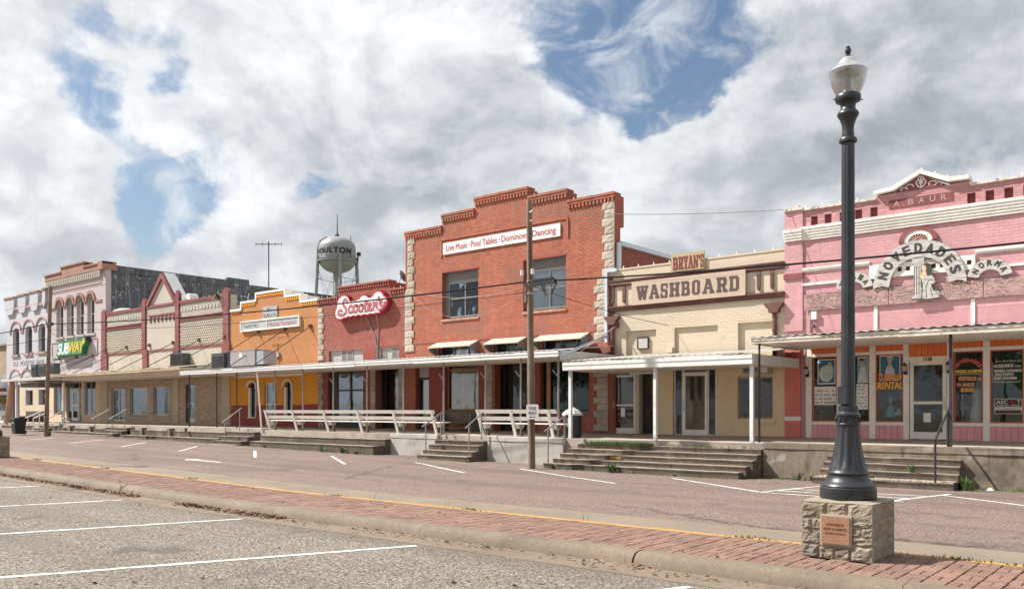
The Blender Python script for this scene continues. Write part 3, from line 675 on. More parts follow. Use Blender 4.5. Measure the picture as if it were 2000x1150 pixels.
# pediment
mb = MB()
mb.prism([(-7.80,7.94),(-7.25,7.98),(-6.54,8.33),(-5.84,7.99),(-5.30,7.98),(-5.30,8.08),(-5.80,8.10),(-6.54,8.45),(-7.30,8.08),(-7.80,8.04)], F-0.16, F+TH)
mb.build('pediment_coping', pink_white, pk)
MB().prism([(-7.22,7.925),(-5.88,7.925),(-6.54,8.32)], F-0.03, F+0.2).build('pediment_field', maroon_paint, pk)
mb = MB()
for s in (-1, 1):
    ribbon(mb, [(-6.54+s*0.05*x, z) for x, z in ((0.2,7.95),(1.6,8.0),(2.6,8.1),(1.6,8.19),(0.6,8.12),(1.0,8.06))], 0.035, F-0.036)
    ribbon(mb, arc(-6.54+s*0.30, 8.02, 0.10, 0.07, 200 if s > 0 else -20, -60 if s > 0 else 240, 8), 0.03, F-0.038)
    ribbon(mb, arc(-6.54+s*0.47, 7.98, 0.07, 0.045, 180 if s > 0 else 0, -60 if s > 0 else 240, 8), 0.025, F-0.040)
ribbon(mb, [(-6.54,7.94),(-6.54,8.24)], 0.04, F-0.042); ribbon(mb, arc(-6.54, 8.21, 0.07, 0.06, 0, 360, 10), 0.03, F-0.044)
mb.build('pediment_scrolls', pink_white, pk)
panel(pk, 'name_plaque', -7.41, -5.72, 7.475, 7.715, maroon_paint, F-0.022, 0.03)
fgm = flatmat('faded_letter_grey', (0.36,0.29,0.27))
for ch, a in (('A',-7.27),('.',-7.03),('B',-6.88),('A',-6.60),('U',-6.31),('R',-6.02)):
    mb = MB()
    if ch == '.': print_text(mb, ch, a, a+0.04, 7.515, 7.545, F-0.027)
    else: print_text(mb, ch, a, a+0.145, 7.51, 7.675, F-0.027, 0.015)
    mb.build('letter', fgm, pk)
arch_ring(MB(), -6.62, 6.44, 0.385, 0.52, 0.325, 0.43, F-0.06).build('arch_hood', maroon_paint, pk)
arch_ring(MB(), -6.62, 6.44, 0.265, 0.385, 0.21, 0.325, F-0.04).build('arch_band', pink_white, pk)
MB().prism(arc(-6.62, 6.44, 0.265, 0.21, 0, 180), F-0.02, F+0.01).build('fanlight', maroon_paint, pk)
mb = MB()
for i in range(9):
    a = rad(10+20*i); mb.bar((-6.62+0.08*math.cos(a), F-0.028, 6.45+0.06*math.sin(a)), (-6.62+0.25*math.cos(a), F-0.028, 6.45+0.20*math.sin(a)), 0.02, 0.012)
mb.build('fan_ribs', flatmat('fan_pink', (0.52,0.30,0.27)), pk)
for x0, x1 in ((-9.94,-7.95), (-5.16,-3.2)):
    MB().box(x0, x1, F-0.07, F, 5.955, 6.02).box(x0, x1, F-0.04, F, 5.90, 5.955).build('string_course', pink_white, pk)
    MB().box(x0, x1, F-0.06, F, 5.48, 5.55).build('string_course', pink_white, pk)
mb = MB()
for a, b, z0, z1 in cells_of([(-7.95,-5.16,5.89)], 5.49, vh): mb.box(a, b, F-0.055, F+0.002, z0, z1)
mb.build('vent_panel', pink_white, pk)
for x in (-7.78, -5.22): panel(pk, 'pilaster_strip', x-0.05, x+0.05, 4.0, 4.69, pink_white, F-0.03, 0.03)
# shop front
OD = F+0.10
panel(pk, 'corner_pier', PX0+0.001, -10.02, PZ, 3.7, M('pier_fade', (0.64,0.19,0.16), 0.75, 0.06), F-0.045, 0.05)
panel(pk, 'pier_band', PX0-0.005, -10.0, 1.31, 1.44, white_trim, F-0.052, 0.01)
posts = [(-9.87,-9.69), (-8.92,-8.72), (-7.97,-7.80), (-7.03,-6.88), (-5.88,-5.73), (-4.98,-4.82), (-4.02,-3.86), (-3.10,-2.90)]
for a, b in posts: MB().box(a, b, F+0.02, F+0.16, PZ, 3.56).build('post', white_trim, pk)
for a, b in ((-9.69,-7.03), (-5.73,-3.10)):
    MB().box(a, b, F+0.03, F+0.15, 3.27, 3.36).build('head_rail', white_trim, pk)
    MB().box(a, b, F+0.03, F+0.15, 1.20, 1.29).build('sill_rail', white_trim, pk)
    n = int((b-a)/0.165)
    for z0, z1, mt in ((PZ, 1.20, pink_board), (3.36, 3.56, orange_board)):
        for i in range(n):
            p = a+(b-a)*i/n; MB().box(p+0.004, a+(b-a)*(i+1)/n-0.004, F+0.05+R.uniform(-.003,.003), F+0.08, z0, z1).build('board', mt, pk)
        MB().box(a, b, F+0.085, F+0.10, z0, z1).build('backing', dark_frame, pk)
for i in range(6):
    a = -6.88+1.0*i/6; MB().box(a+0.004, a+1/6-0.004, F+0.05, F+0.08, 3.16, 3.56).build('board', orange_board, pk)
MB().box(-6.88, -5.88, F+0.085, F+0.10, 3.16, 3.56).build('backing', dark_frame, pk)
MB().box(-6.88, -5.88, F+0.03, F+0.15, 3.02, 3.16).build('head_rail', white_trim, pk)
red_edge = flatmat('orange_window_edge', (0.55,0.12,0.06))
for a, b in gl: window(pk, a, b, 1.29, 3.27, red_edge, F+0.06, 0.035)
door(pk, -6.86, -5.90, 0.82, 3.02, white_trim, F+0.05, 0.10, (1.85,), handle='right')
mb = MB(); panel(pk, 'number_plate', -6.49, -6.27, 3.035, 3.135, dark_frame, F+0.022, 0.01)
for i, chx in enumerate('119'): print_text(mb, chx, -6.475+0.068*i, -6.43+0.068*i, 3.048, 3.122, F+0.019)
mb.build('house_number', flatmat('number_cream', (0.6,0.55,0.45)), pk)
interior(pk, -9.87, -2.90, PZ, 3.56, depth=2.4)
body(pk, PX0, PX1, 6.8, 18, pink_mortar)
bulbs(pk, [(-10.4+0.52*i, 7.87) for i in range(5)]+[(-5.1+0.52*i, 7.87) for i in range(4)]+[(-7.2+0.33*i, 8.12+0.16*i) for i in range(3)]+[(-6.2+.33*i, 8.28-.16*i) for i in range(3)])
# wall lanterns by the windows
for i, (x, lb) in enumerate(((-9.80,'left end of the pink shop front'), (-6.955,'between the tuxedo window and the shop door'), (-5.81,'right of the pink shop door'))):
    l = thing('wall_lantern', 'black wall lantern on the white post '+lb, 'lantern', (x, F+0.02, 2.75), 'lanterns on the pink shop front')
    MB().box(x-0.035, x+0.035, F+0.0, F+0.02, 2.66, 2.84).tube([(x, F, 2.72), (x, F-0.08, 2.68), (x, F-0.13, 2.72)], 0.012, 6).build('bracket', iron, l)
    MB().lathe([(0.03,0),(0.055,0.015),(0.075,0.16),(0.03,0.165)], x, F-0.13, 2.74, 8).build('lamp_glass', flatmat('lantern_glass', (0.40,0.38,0.34), 0.25), l)
    MB().lathe([(0.085,0),(0.05,0.05),(0.012,0.08),(0.012,0.10)], x, F-0.13, 2.905, 8).build('cap', iron, l); MB().lathe([(0.02,-0.07),(0.05,0),(0.05,0.008)], x, F-0.13, 2.735, 8).build('lamp_base', iron, l)
# window dressing (flat prints and dummies behind the glass)
def poster(x0, x1, z0, z1, label, layers, base, y=F+0.082):
    p = thing('poster', label, 'poster', ((x0+x1)/2, y, z0), 'posters in the pink shop windows')
    MB().box(x0, x1, y, y+0.006, z0, z1).build('sheet', base, p)
    k = 0
    for nm, mt, polys in layers:
        mb = MB(); k += 1
        for pl in polys:
            mb.add([(x0+u*(x1-x0), y-0.0022*k-0.0004*len(mb.f), z0+v*(z1-z0)) for u, v in pl], [tuple(range(len(pl)))])
        mb.build(nm, mt, p)
    return p
def ell(cx, cy, rx, ry, n=16): return [(cx+rx*math.cos(2*math.pi*i/n), cy+ry*math.sin(2*math.pi*i/n)) for i in range(n)]
paper = flatmat('poster_paper', (0.78,0.76,0.70)); teal = flatmat('poster_teal', (0.04,0.15,0.23)); pale = M('poster_dress', (0.50,0.56,0.56), 0.6, 0.25, 5)
skin = flatmat('poster_skin', (0.50,0.36,0.27)); hair = flatmat('poster_hair', (0.06,0.04,0.03)); ink = flatmat('poster_ink', (0.10,0.16,0.24))
poster(-9.52,-8.98,2.43,3.20,'poster of a huge white ball gown in the leftmost pink shop window',
       [('picture', teal, [[(.05,.05),(.95,.05),(.95,.95),(.05,.95)]]), ('gown', pale, [ell(.48,.42,.40,.33), [(.45,.6),(.9,.5),(.75,.85),(.62,.86)]]), ('figure', skin, [ell(.70,.83,.07,.06), [(.62,.70),(.78,.70),(.75,.79),(.66,.79)]])], paper)
rr = random.Random(5)
bits = [[(u,v),(u+.05,v),(u+.05,v+.09),(u,v+.09)] for u in (.05,.13,.22,.31,.47,.56,.66,.74,.84,.91) for v in (.08,.28,.5,.72) if rr.random() < .8]
poster(-9.62,-8.96,1.80,2.36,'poster covered in tiny catalogue pictures under the ball gown poster', [('print', ink, bits)], paper)
poster(-8.34,-8.02,2.45,3.22,'poster of a dark haired woman in a pale dress behind the lamp post',
       [('picture', flatmat('poster_blue', (0.16,0.33,0.44)), [[(.0,.02),(.96,.02),(.96,.97),(.0,.97)]]), ('gown', pale, [[(.05,.03),(.9,.03),(.75,.6),(.3,.62)]]), ('figure', skin, [ell(.40,.80,.16,.08), [(.25,.6),(.8,.6),(.6,.74),(.35,.74)]]), ('hair', hair, [[(.2,.84),(.6,.83),(.56,.93),(.3,.94)]])], paper)
bits = [[(u,v),(u+.08,v),(u+.08,v+.05),(u,v+.05)] for u in (.1,.25,.4,.55,.7,.82) for v in (.1,.22,.34,.46,.6,.75,.88) if rr.random() < .6]
poster(-8.36,-8.03,1.66,2.42,'narrow sheet of small prints under the woman poster behind the lamp post', [('print', ink, bits)], paper)
poster(-7.70,-7.13,2.50,3.23,'poster of a bride in a pale dress above the painted TUXEDO RENTAL',
       [('picture', teal, [[(.04,.04),(.96,.04),(.96,.97),(.04,.97)]]), ('gown', pale, [[(.25,.05),(.75,.05),(.72,.45),(.55,.62),(.4,.6),(.28,.4)]]), ('figure', skin, [ell(.50,.80,.11,.12), [(.38,.58),(.62,.58),(.56,.7),(.44,.7)]]), ('veil', pale, [[(.3,.8),(.4,.96),(.6,.97),(.72,.82),(.6,.9),(.42,.9)]])], paper)
def paint_on_glass(name, label, items, y=F+0.067, cat='window sign'):
    s = thing(name, label, cat, (items[0][1], y, items[0][3]), 'words painted on the pink shop windows')
    by = {}
    for t, a, b, z0, z1, mt, bold, shear in items: print_text(MB(), t, a, b, z0, z1, y, bold, shear).build('lettering', mt, s)
    return s
o1 = flatmat('paint_orange', (0.80,0.27,0.05)); o2 = flatmat('paint_amber', (0.82,0.42,0.09)); yl = flatmat('paint_yellow', (0.80,0.55,0.06)); rd = flatmat('paint_coral', (0.75,0.16,0.12)); wh = flatmat('paint_white', (0.68,0.66,0.62)); pch = flatmat('paint_peach', (0.78,0.40,0.20))
paint_on_glass('window_lettering', 'orange hand painted TUXEDO RENTAL on the third window', [('TUXEDO',-7.74,-7.08,2.50,2.70,o1,0.04,0.2), ('RENTAL',-7.77,-7.05,2.25,2.47,o2,0.05,0.2)])
s = paint_on_glass('window_lettering', 'coral NOVEDADES arch with yellow and peach lines right of the door', [('MARIA NORMA',-5.69,-5.01,2.66,2.76,yl,0.05,0.1), ('VESTIDOS',-5.60,-5.15,2.45,2.57,pch,0.04,0.1), ('DE',-5.12,-5.03,2.45,2.53,pch,0.03,0.1),
   ('15 ANOS',-5.63,-5.20,2.29,2.40,pch,0.04,0.1), ('BODAS',-5.54,-5.20,2.14,2.26,o2,0.04,0.1)])
mb = MB()
for i, chx in enumerate('NOVEDADES'):
    a = rad(152-15.5*i); cx, cz = -5.36+0.33*math.cos(a), 2.72+0.30*math.sin(a); t2 = MB(); print_text(t2, chx, -0.036, 0.036, -0.055, 0.055, 0, 0.05)
    q = a-math.pi/2; mb.add([(cx+x*math.cos(q)-z*math.sin(q), F+0.067+y, cz+x*math.sin(q)+z*math.cos(q)) for x, y, z in t2.v], t2.f)
mb.build('arched_lettering', rd, s)
mb = MB(); ribbon(mb, [(-5.68+0.04*i, 2.63+0.008*math.sin(i*2)) for i in range(17)], 0.014, F+0.066); mb.build('flourish', wh, s)
s = paint_on_glass('window_lettering', 'white ACESORIOS list painted on the window above the black formal wear sign', [('ACESORIOS',-4.74,-4.26,2.79,2.88,wh,0.04,0.25), ('PARA',-4.24,-4.09,2.79,2.84,wh,0.03,0.25), ('PRIMERA COMUNION',-4.73,-4.06,2.66,2.74,wh,0.03,0.25), ('BAUTISMO',-4.70,-4.26,2.56,2.64,wh,0.035,0.25), ('BABY SHOWER',-4.73,-4.19,2.46,2.54,wh,0.035,0.25)])
mb = MB()
for i in range(4): ribbon(mb, arc(-4.66+0.17*i, 2.96, 0.022, 0.022, 0, 360, 8), 0.012, F+0.066); ribbon(mb, [(-4.62+0.17*i,2.955),(-4.55+0.17*i,2.96)], 0.014, F+0.066)
ribbon(mb, [(-4.76,2.93),(-4.77,2.7),(-4.765,2.44)], 0.010, F+0.066); ribbon(mb, [(-4.76+0.05*i, 2.40+0.01*math.sin(i*1.6)) for i in range(14)], 0.014, F+0.066)
mb.build('flourish', wh, s)
s = thing('shop_sign', 'black and white formal wear sign with a heart low in the right window', 'sign', (-4.38, F+0.045, 1.55))
MB().box(-4.71,-4.06,F+0.045,F+0.055,1.54,1.95).build('board', wh, s); MB().box(-4.695,-4.075,F+0.040,F+0.0445,1.73,1.935).box(-4.695,-4.075,F+0.040,F+0.0445,1.555,1.64).build('panel', dark_frame, s)
mb = MB(); print_text(mb,'ASC',-4.67,-4.39,1.81,1.91,F+0.038,0.02); print_text(mb,'T',-4.19,-4.09,1.81,1.91,F+0.038,0.02); print_text(mb,'FORMAL WEAR',-4.66,-4.10,1.745,1.79,F+0.038,0.02); mb.build('lettering', wh, s)
mb = MB(); print_text(mb,'Authorized Rental Center',-4.68,-4.09,1.66,1.70,F+0.043,0.01); mb.build('small_print', dark_frame, s)
hx, hz = -4.285, 1.855
mb = MB(); mb.add([(hx, F+0.038, hz-.065),(hx+.055,F+0.038,hz+.005),(hx+.05,F+0.038,hz+.045),(hx+.025,F+0.038,hz+.055),(hx,F+0.038,hz+.035),(hx-.025,F+0.038,hz+.055),(hx-.05,F+0.038,hz+.045),(hx-.055,F+0.038,hz+.005)], [tuple(range(8))]); mb.build('heart', flatmat('sign_crimson', (0.35,0.01,0.06)), s); mb = MB(); print_text(mb,'SERENITY',-4.6,-4.17,1.575,1.62,F+0.038,0.02)
mb.build('red_print', MATS['sign_crimson'], s)
solo(MB().prism([(-6.50,1.30),(-6.31,1.30),(-6.31,1.56),(-6.50,1.56)], F+0.07, F+0.074), 'notice', paper, 'small white paper notice stuck low on the pink shop door glass', 'notice', (-6.4, F+0.07, 1.3))
# display figures behind the third, fourth and fifth window
dz_ = thing('display_dress', 'blue and white doll dress display in the tuxedo window', 'dress', (-7.4, F+0.32, 1.35))
MB().lathe([(0.02,0),(0.17,0.02),(0.13,0.2),(0.05,0.42),(0.07,0.5),(0.03,0.6)], -7.46, F+0.34, 1.42, 10).build('gown', flatmat('dress_blue', (0.22,0.48,0.62)), dz_)
MB().lathe([(0.02,0),(0.16,0.03),(0.05,0.2),(0.02,0.24)], -7.22, F+0.3, 1.46, 10).build('skirt', flatmat('dress_white', (0.55,0.62,0.68)), dz_)
MB().lathe([(0.01,0),(0.06,0.04),(0.06,0.1),(0.01,0.14)], -7.16, F+0.34, 1.92, 8).lathe([(0.01,0),(0.05,0.04),(0.05,0.09),(0.01,0.12)], -7.48, F+0.34, 2.0, 8).build('straw_hat', flatmat('straw', (0.30,0.21,0.13)), dz_)
dz_ = thing('display_gown', 'long white gown on a stand behind the NOVEDADES lettering', 'dress', (-5.28, F+0.4, 1.2))
MB().lathe([(0.05,0),(0.26,0.03),(0.20,0.5),(0.10,0.9),(0.13,1.15),(0.04,1.3)], -5.2, F+0.5, 1.0, 12).build('gown', curtain_m, dz_)
MB().box(-5.56,-5.545,F+0.3,F+0.315,1.35,2.1).box(-5.30,-5.285,F+0.3,F+0.315,1.35,2.1).box(-5.56,-5.285,F+0.3,F+0.315,1.7,1.715).build('stand', alu, dz_)
solo(MB().xprism([(F+0.9,0.9),(F+1.0,0.9),(F+1.0,3.2),(F+0.9,3.2)],-4.75,-4.1), 'green_curtain', flatmat('green_cloth', (0.06,0.20,0.07)), 'green curtain hanging inside the window behind the formal wear sign', 'curtain', (-4.4,F+0.9,0.9))
solo(MB().lathe([(0.03,0),(0.03,0.25),(0.02,0.3)], -9.47, F+0.3, 1.2, 8).lathe([(0.0,0),(0.09,0.05),(0.10,0.14),(0.0,0.22)], -9.47, F+0.3, 1.48, 9), 'flower_vase', flatmat('dusty_rose', (0.33,0.14,0.12)), 'dusty red flowers in a vase low in the leftmost window', 'vase', (-9.47, F+0.3, 1.2))
# signs on the pink wall
bs = thing('plywood_fascia', 'long weathered plywood board with faded pink paint across the pink wall', 'board', (-6.6, F-0.09, 4.7))
for a, b in ((-9.89,-7.42), (-7.40,-4.97), (-4.95,-3.25)): MB().box(a, b, F-0.075, F-0.05, 4.70, 5.195).build('plywood_sheet', ply_m, bs)
def letters_on_arc(root, s, cx, cz, r, a0, a1, h, wd, y, mat):
    n = len(s)
    for i, chx in enumerate(s):
        a = rad(a0+(a1-a0)*(i/(n-1))); t2 = MB(); print_text(t2, chx, -wd/2, wd/2, -h/2, h/2, 0, 0.055)
        q = a-math.pi/2; mb = MB()
        mb.add([(cx+r*math.cos(a)+x*math.cos(q)-z*math.sin(q), y+yy, cz+r*math.sin(a)+x*math.sin(q)+z*math.cos(q)) for x, yy, z in t2.v], t2.f); mb.build('letter', mat, root)
sgn = thing('arched_sign', 'large arched white board with black letters NOVEDADES on the pink wall', 'sign', (-6.59, F-0.13, 5.2), 'arched boards on the pink shop')
ltr = flatmat('sign_letter_black', (0.045,0.042,0.04))
mb = MB(); o_ = arc(-6.59, 5.24, 1.22, 1.22, 176, 4, 26); i_ = arc(-6.59, 5.24, 0.77, 0.74, 176, 4, 26)
for k in range(26): mb.prism([i_[k+1], o_[k+1], o_[k], i_[k]], F-0.125, F-0.08)
for s in (-1, 1): mb.prism([(-6.59+s*x, z) for x, z in ((0.80,5.19),(0.88,5.22),(1.0,5.24),(1.12,5.22),(1.23,5.16),(1.23,5.36),(0.76,5.32))][::(1 if s > 0 else -1)], F-0.1255, F-0.0805)
mb.build('board', sign_white, sgn); letters_on_arc(sgn, 'NOVEDADES', -6.59, 5.24, 0.995, 163, 17, 0.29, 0.21, F-0.129, ltr)
for nm, cx, a0, a1, lb in (('MARIA', -8.37, 152, 28, 'small arched white board with black letters ending IA, left, behind the lamp post'), ('NORMA', -4.80, 152, 28, 'small arched white board with black letters NORMA right of the large arch')):
    sg = thing('arched_sign', lb, 'sign', (cx, F-0.13, 5.25), 'arched boards on the pink shop')
    mb = MB(); o_ = arc(cx, 5.24, 0.54, 0.49, 174, 6, 16); i_ = arc(cx, 5.22, 0.26, 0.22, 174, 6, 16)
    for k in range(16): mb.prism([i_[k+1], o_[k+1], o_[k], i_[k]], F-0.122, F-0.078)
    mb.build('board', sign_white, sg); letters_on_arc(sg, nm, cx, 5.235, 0.385, a0, a1, 0.17, 0.125, F-0.126, ltr)
fg = thing('figure_cutout', 'painted wooden cutout of a robed woman leaning on a fluted column', 'sign', (-6.5, F-0.16, 4.75))
MB().box(-6.70,-6.49,F-0.165,F-0.125,4.86,5.80).box(-6.75,-6.43,F-0.17,F-0.125,5.80,5.94).box(-6.74,-6.45,F-0.17,F-0.125,4.76,4.86).build('column_cutout', sign_white, fg)
mb = MB()
for x in (-6.685,-6.62,-6.56,-6.505): mb.box(x-0.008,x+0.008,F-0.168,F-0.1645,4.90,5.72)
mb.box(-6.745,-6.445,F-0.174,F-0.1705,4.765,4.80); mb.build('column_lines', ltr, fg)
MB().prism([(-6.50,4.78),(-6.28,4.77),(-6.02,4.80),(-6.04,4.95),(-6.20,5.02),(-6.24,5.16),(-6.14,5.22),(-6.17,5.34),(-6.28,5.50),(-6.46,5.50),(-6.53,5.36),(-6.46,5.18),(-6.52,4.98)], F-0.168, F-0.128).build('robe_cutout', sign_white, fg)
MB().prism(arc(-6.42,5.66,0.075,0.10,0,350,12), F-0.172, F-0.135).prism([(-6.53,5.38),(-6.44,5.30),(-6.36,5.48),(-6.40,5.60),(-6.47,5.57)], F-0.171, F-0.134).build('head_cutout', flatmat('cutout_skin', (0.55,0.42,0.25)), fg)
MB().prism([(-6.35,5.42),(-6.24,5.44),(-6.23,5.72),(-6.36,5.79),(-6.47,5.75),(-6.38,5.70)], F-0.176, F-0.14).build('hair_cutout', ltr, fg)
mb = MB(); ribbon(mb, [(-6.50,4.80),(-6.46,5.0),(-6.47,5.2),(-6.52,5.36)], 0.018, F-0.170); ribbon(mb, [(-6.36,4.80),(-6.38,5.1),(-6.30,5.3),(-6.16,5.25)], 0.018, F-0.170); ribbon(mb, [(-6.2,4.82),(-6.26,5.0),(-6.22,5.14)], 0.016, F-0.170); ribbon(mb, [(-6.03,4.81),(-6.1,4.94),(-6.2,5.0)], 0.016, F-0.170)
mb.build('drapery_lines', ltr, fg)
em = thing('electric_meter', 'small white meter box with a round eye on the pink wall corner', 'meter', (-9.55, F-0.1, 4.2))
MB().box(-9.66,-9.50,F-0.10,F,4.42,4.66).build('box', pink_white, em); MB().lathe([(0.06,-0.05),(0.07,0),(0.06,0.05)], -9.60, F-0.07, 4.22, 10).build('lens', ac_dark, em); MB().tube([(-9.72,F-0.03,4.7),(-9.72,F-0.03,4.0)],0.02,6).tube([(-9.58,F-0.05,4.42),(-9.6,F-0.05,4.28)],0.015,6).build('conduit', pinkbrown, em)

# ---------------------------------------------------------------- cream western-style shop
wb = thing('cream_shop', 'low cream brick shop with chocolate trim bands and three blind panels', 'building', (-13.8, F, PZ))
WX0, WX1 = -17.08, -10.515
niche = [(-16.36,-15.14,3.45,4.46), (-14.42,-12.81,3.45,4.46), (-12.09,-10.91,3.45,4.47)]
low = [(-16.96,-15.24,PZ,2.94), (-14.48,-12.86,PZ,3.08), (-12.11,-10.91,1.37,2.70)]
wall(wb, [(WX0,WX1,6.68)], niche+low, wash_mortar)
matw = lambda x, z: wash_low if z < 3.4 else wash_brick
brickwork(wb, [(WX0,WX1,PZ,5.19)], niche+low, matw, ch=0.085, bl=0.235, singles=300, proud=0.0018, joint=0.006)
mb = MB()
for a, b, c, d_ in niche: mb.box(a, b, F+0.10, F+0.14, c, d_)
mb.box(-14.30,-12.82,F+0.07,F+0.10,3.45,4.26).build('blind_panel', wash_plain, wb)
MB().box(WX0,WX1,F-0.012,F,5.37,6.08).build('frieze', wash_plain, wb)
MB().box(WX0,WX1,F-0.014,F,6.31,6.66).box(WX0,WX1,F-0.035,F+TH+0.02,6.66,6.72).build('parapet_face', wash_plain, wb)
for z0, z1 in ((6.08,6.31), (5.19,5.37)):
    MB().box(WX0-0.02,WX1,F-0.10,F,z0+0.05,z1-0.05).box(WX0-0.01,WX1,F-0.07,F,z0,z0+0.05).box(WX0-0.025,WX1,F-0.13,F,z1-0.05,z1).build('trim_band', choc, wb)
for x in (-16.90,-16.43,-11.37,-10.92): MB().box(x-0.055,x+0.055,F-0.07,F-0.012,5.55,6.08).box(x-0.04,x+0.04,F-0.09,F-0.012,5.49,5.55).build('bracket', choc, wb)
for x in (-16.88,-10.82):
    MB().prism([(x-0.30,5.01),(x-0.30,4.96),(x-0.17,4.82),(x-0.15,4.71),(x+0.15,4.71),(x+0.17,4.82),(x+0.30,4.96),(x+0.30,5.01)][::-1][::-1], F-0.22, F-0.001).build('column_capital', choc, wb)
    MB().tube([(x,F-0.09,4.71),(x,F-0.09,3.3)],0.07,10).tube([(x,F-0.09,4.2),(x,F-0.09,4.15)],0.085,10).build('column_shaft', choc, wb)
# ground floor
door(wb, -16.94, -16.02, 0.80, 2.90, alu, F+0.06, 0.07, (1.82,), glassmat('tinted_door_glass',(0.82,0.80,0.74),1.1), handle='left', label='grey aluminium glass door with a paper notice')
MB().box(-16.02,-15.86,F+0.05,F+0.30,PZ,2.94).build('door_post', wash_plain, wb)
o = MB().box(-15.86,-15.26,F+0.9,F+0.95,PZ,2.94).build('open_doorway', inside_m, wb); MB().box(-15.86,-15.26,F+0.88,F+0.899,PZ,1.62).build('dark_wainscot', dark_frame, o)
MB().box(-16.2,-15.2,F-0.06,F+0.05,2.91,2.99).build('door_closer', alu, wb)
for a, b in ((-14.46,-14.12), (-13.20,-12.88)): window(wb, a, b, 0.78, 3.06, alu, F+0.05, 0.045)
window(wb, -14.12, -13.20, 2.90, 3.06, alu, F+0.05, 0.035)
door(wb, -14.12, -13.20, 0.78, 2.90, white_trim, F+0.03, 0.095, (), glassmat('clouded_glass',(0.90,0.89,0.86),0.5), handle='left', label='white framed glass door with two dark slots')
MB().box(-14.0,-13.3,F+0.075,F+0.085,0.98,2.80).build('door_curtain', M('grey_film',(0.24,0.215,0.18),0.5,0.2,3,streak=((0.30,0.27,0.22),0.6)), wb)
MB().box(-13.86,-13.72,F+0.066,F+0.074,1.98,2.76).box(-13.58,-13.44,F+0.066,F+0.074,1.98,2.76).build('door_slot', dark_frame, wb)
window(wb, -12.10, -10.92, 1.38, 2.69, pier_cream, F+0.05, 0.03, pane=glass)
MB().box(-12.04,-10.98,F+0.50,F+0.52,1.40,2.66).build('window_curtain', M('striped_curtain',(0.17,0.12,0.085),0.9,0.5,1.3,streak=((0.25,0.06,0.03),0.7)), wb)
MB().box(-12.21,-10.83,F-0.05,F+0.02,1.21,1.36).build('sill', wash_low, wb)
interior(wb, -16.96, -10.9, PZ, 3.3, depth=1.6)
body(wb, WX0, WX1, 6.1, 18, wash_brick)
bulbs(wb, [(-16.5+0.62*i, 6.72) for i in range(10)])
solo(MB().box(-16.62,-16.44,F+0.05,F+0.055,1.40,1.72), 'notice', paper, 'white paper notice taped inside the aluminium door of the cream shop', 'notice', (-16.5,F+0.05,1.4))
# slab-serif wood type, built from bars
def slab(chx, x0, x1, z0, z1, y, mat, root, th=0.012):
    W, H = x1-x0, z1-z0; mb = MB(); k = [0]
    def bx(u0, u1, v0, v1): mb.box(x0+u0*W, x0+u1*W, y-0.0006*k[0], y+th, z0+v0*H, z0+v1*H); k[0] += 1
    def st(a, b, wd):
        p, q = Vector((x0+a[0]*W, z0+a[1]*H)), Vector((x0+b[0]*W, z0+b[1]*H)); hw = wd*W/2
        pl = [(p.x-hw,p.y),(p.x+hw,p.y),(q.x+hw,q.y),(q.x-hw,q.y)]
        if q.y < p.y: pl = pl[::-1]
        mb.prism(pl, y-0.0006*k[0], y+th); k[0] += 1
    s = 0.15
    if chx == 'W':
        for u in (0.0, 0.36, 0.72): bx(u, u+0.29, 1-s, 1)
        st((.14,.9),(.30,0),.2); st((.50,.9),(.32,0),.15); st((.50,.9),(.68,0),.2); st((.86,.9),(.70,0),.15)
    elif chx == 'A':
        bx(0,.38,0,s); bx(.62,1,0,s); st((.17,.1),(.46,1),.16); st((.81,.1),(.52,1),.24); bx(.30,.66,.32,.44); bx(.30,.56,1-s,1)
    elif chx == 'S':
        bx(.10,.82,1-.13,1); bx(.06,.32,.52,.9); bx(.12,.88,.44,.58); bx(.68,.94,.1,.5); bx(.16,.9,0,.13); bx(.80,.96,.66,1.0); bx(.04,.20,0,.34)
    elif chx == 'H':
        for u in (0,.56): bx(u,u+.44,0,s); bx(u,u+.44,1-s,1)
        bx(.09,.35,.1,.9); bx(.65,.91,.1,.9); bx(.3,.7,.44,.58)
    elif chx in 'BDPR':
        bx(0,.5,1-s,1); bx(0,.5 if chx != 'R' else .46,0,s); bx(.10,.36,.1,.9)
        if chx == 'D': bx(.4,.82,1-s,1); bx(.4,.82,0,s); bx(.70,.96,.09,.91)
        elif chx == 'B': bx(.4,.82,1-s,1); bx(.4,.84,0,s); bx(.3,.84,.44,.57); bx(.66,.90,.55,.93); bx(.68,.96,.07,.47)
        else: bx(.4,.82,1-s,1); bx(.3,.82,.42,.56); bx(.66,.92,.52,.93); st((.56,.45),(.80,.05),.25); bx(.62,1,0,s)
    elif chx == 'O':
        bx(.2,.8,1-.13,1); bx(.2,.8,0,.13); bx(.04,.33,.09,.91); bx(.67,.96,.09,.91)
    elif chx == 'Y':
        bx(0,.42,1-s,1); bx(.58,1,1-s,1); st((.2,.92),(.48,.42),.24); st((.80,.92),(.52,.42),.18); bx(.38,.63,.1,.5); bx(.24,.78,0,s)
    elif chx == 'N':
        bx(0,.36,1-s,1); bx(.62,1,1-s,1); bx(0,.36,0,s); bx(.10,.24,.1,.9); bx(.74,.88,.06,.9); st((.2,.96),(.76,0),.24)
    elif chx == "'":
        st((.5,.95),(.4,.66),.5)
    return mb.build('letter', mat, root)
sg = thing('shop_sign', 'long beige board with dark brown slab letters WASHBOARD', 'sign', (-13.9,F-0.16,5.35))
MB().box(-16.04,-13.4,F-0.155,F-0.115,5.345,6.175).box(-13.396,-11.77,F-0.155,F-0.115,5.345,6.175).build('board', M('beige_board',(0.46,0.36,0.28),0.7,0.05,1), sg)
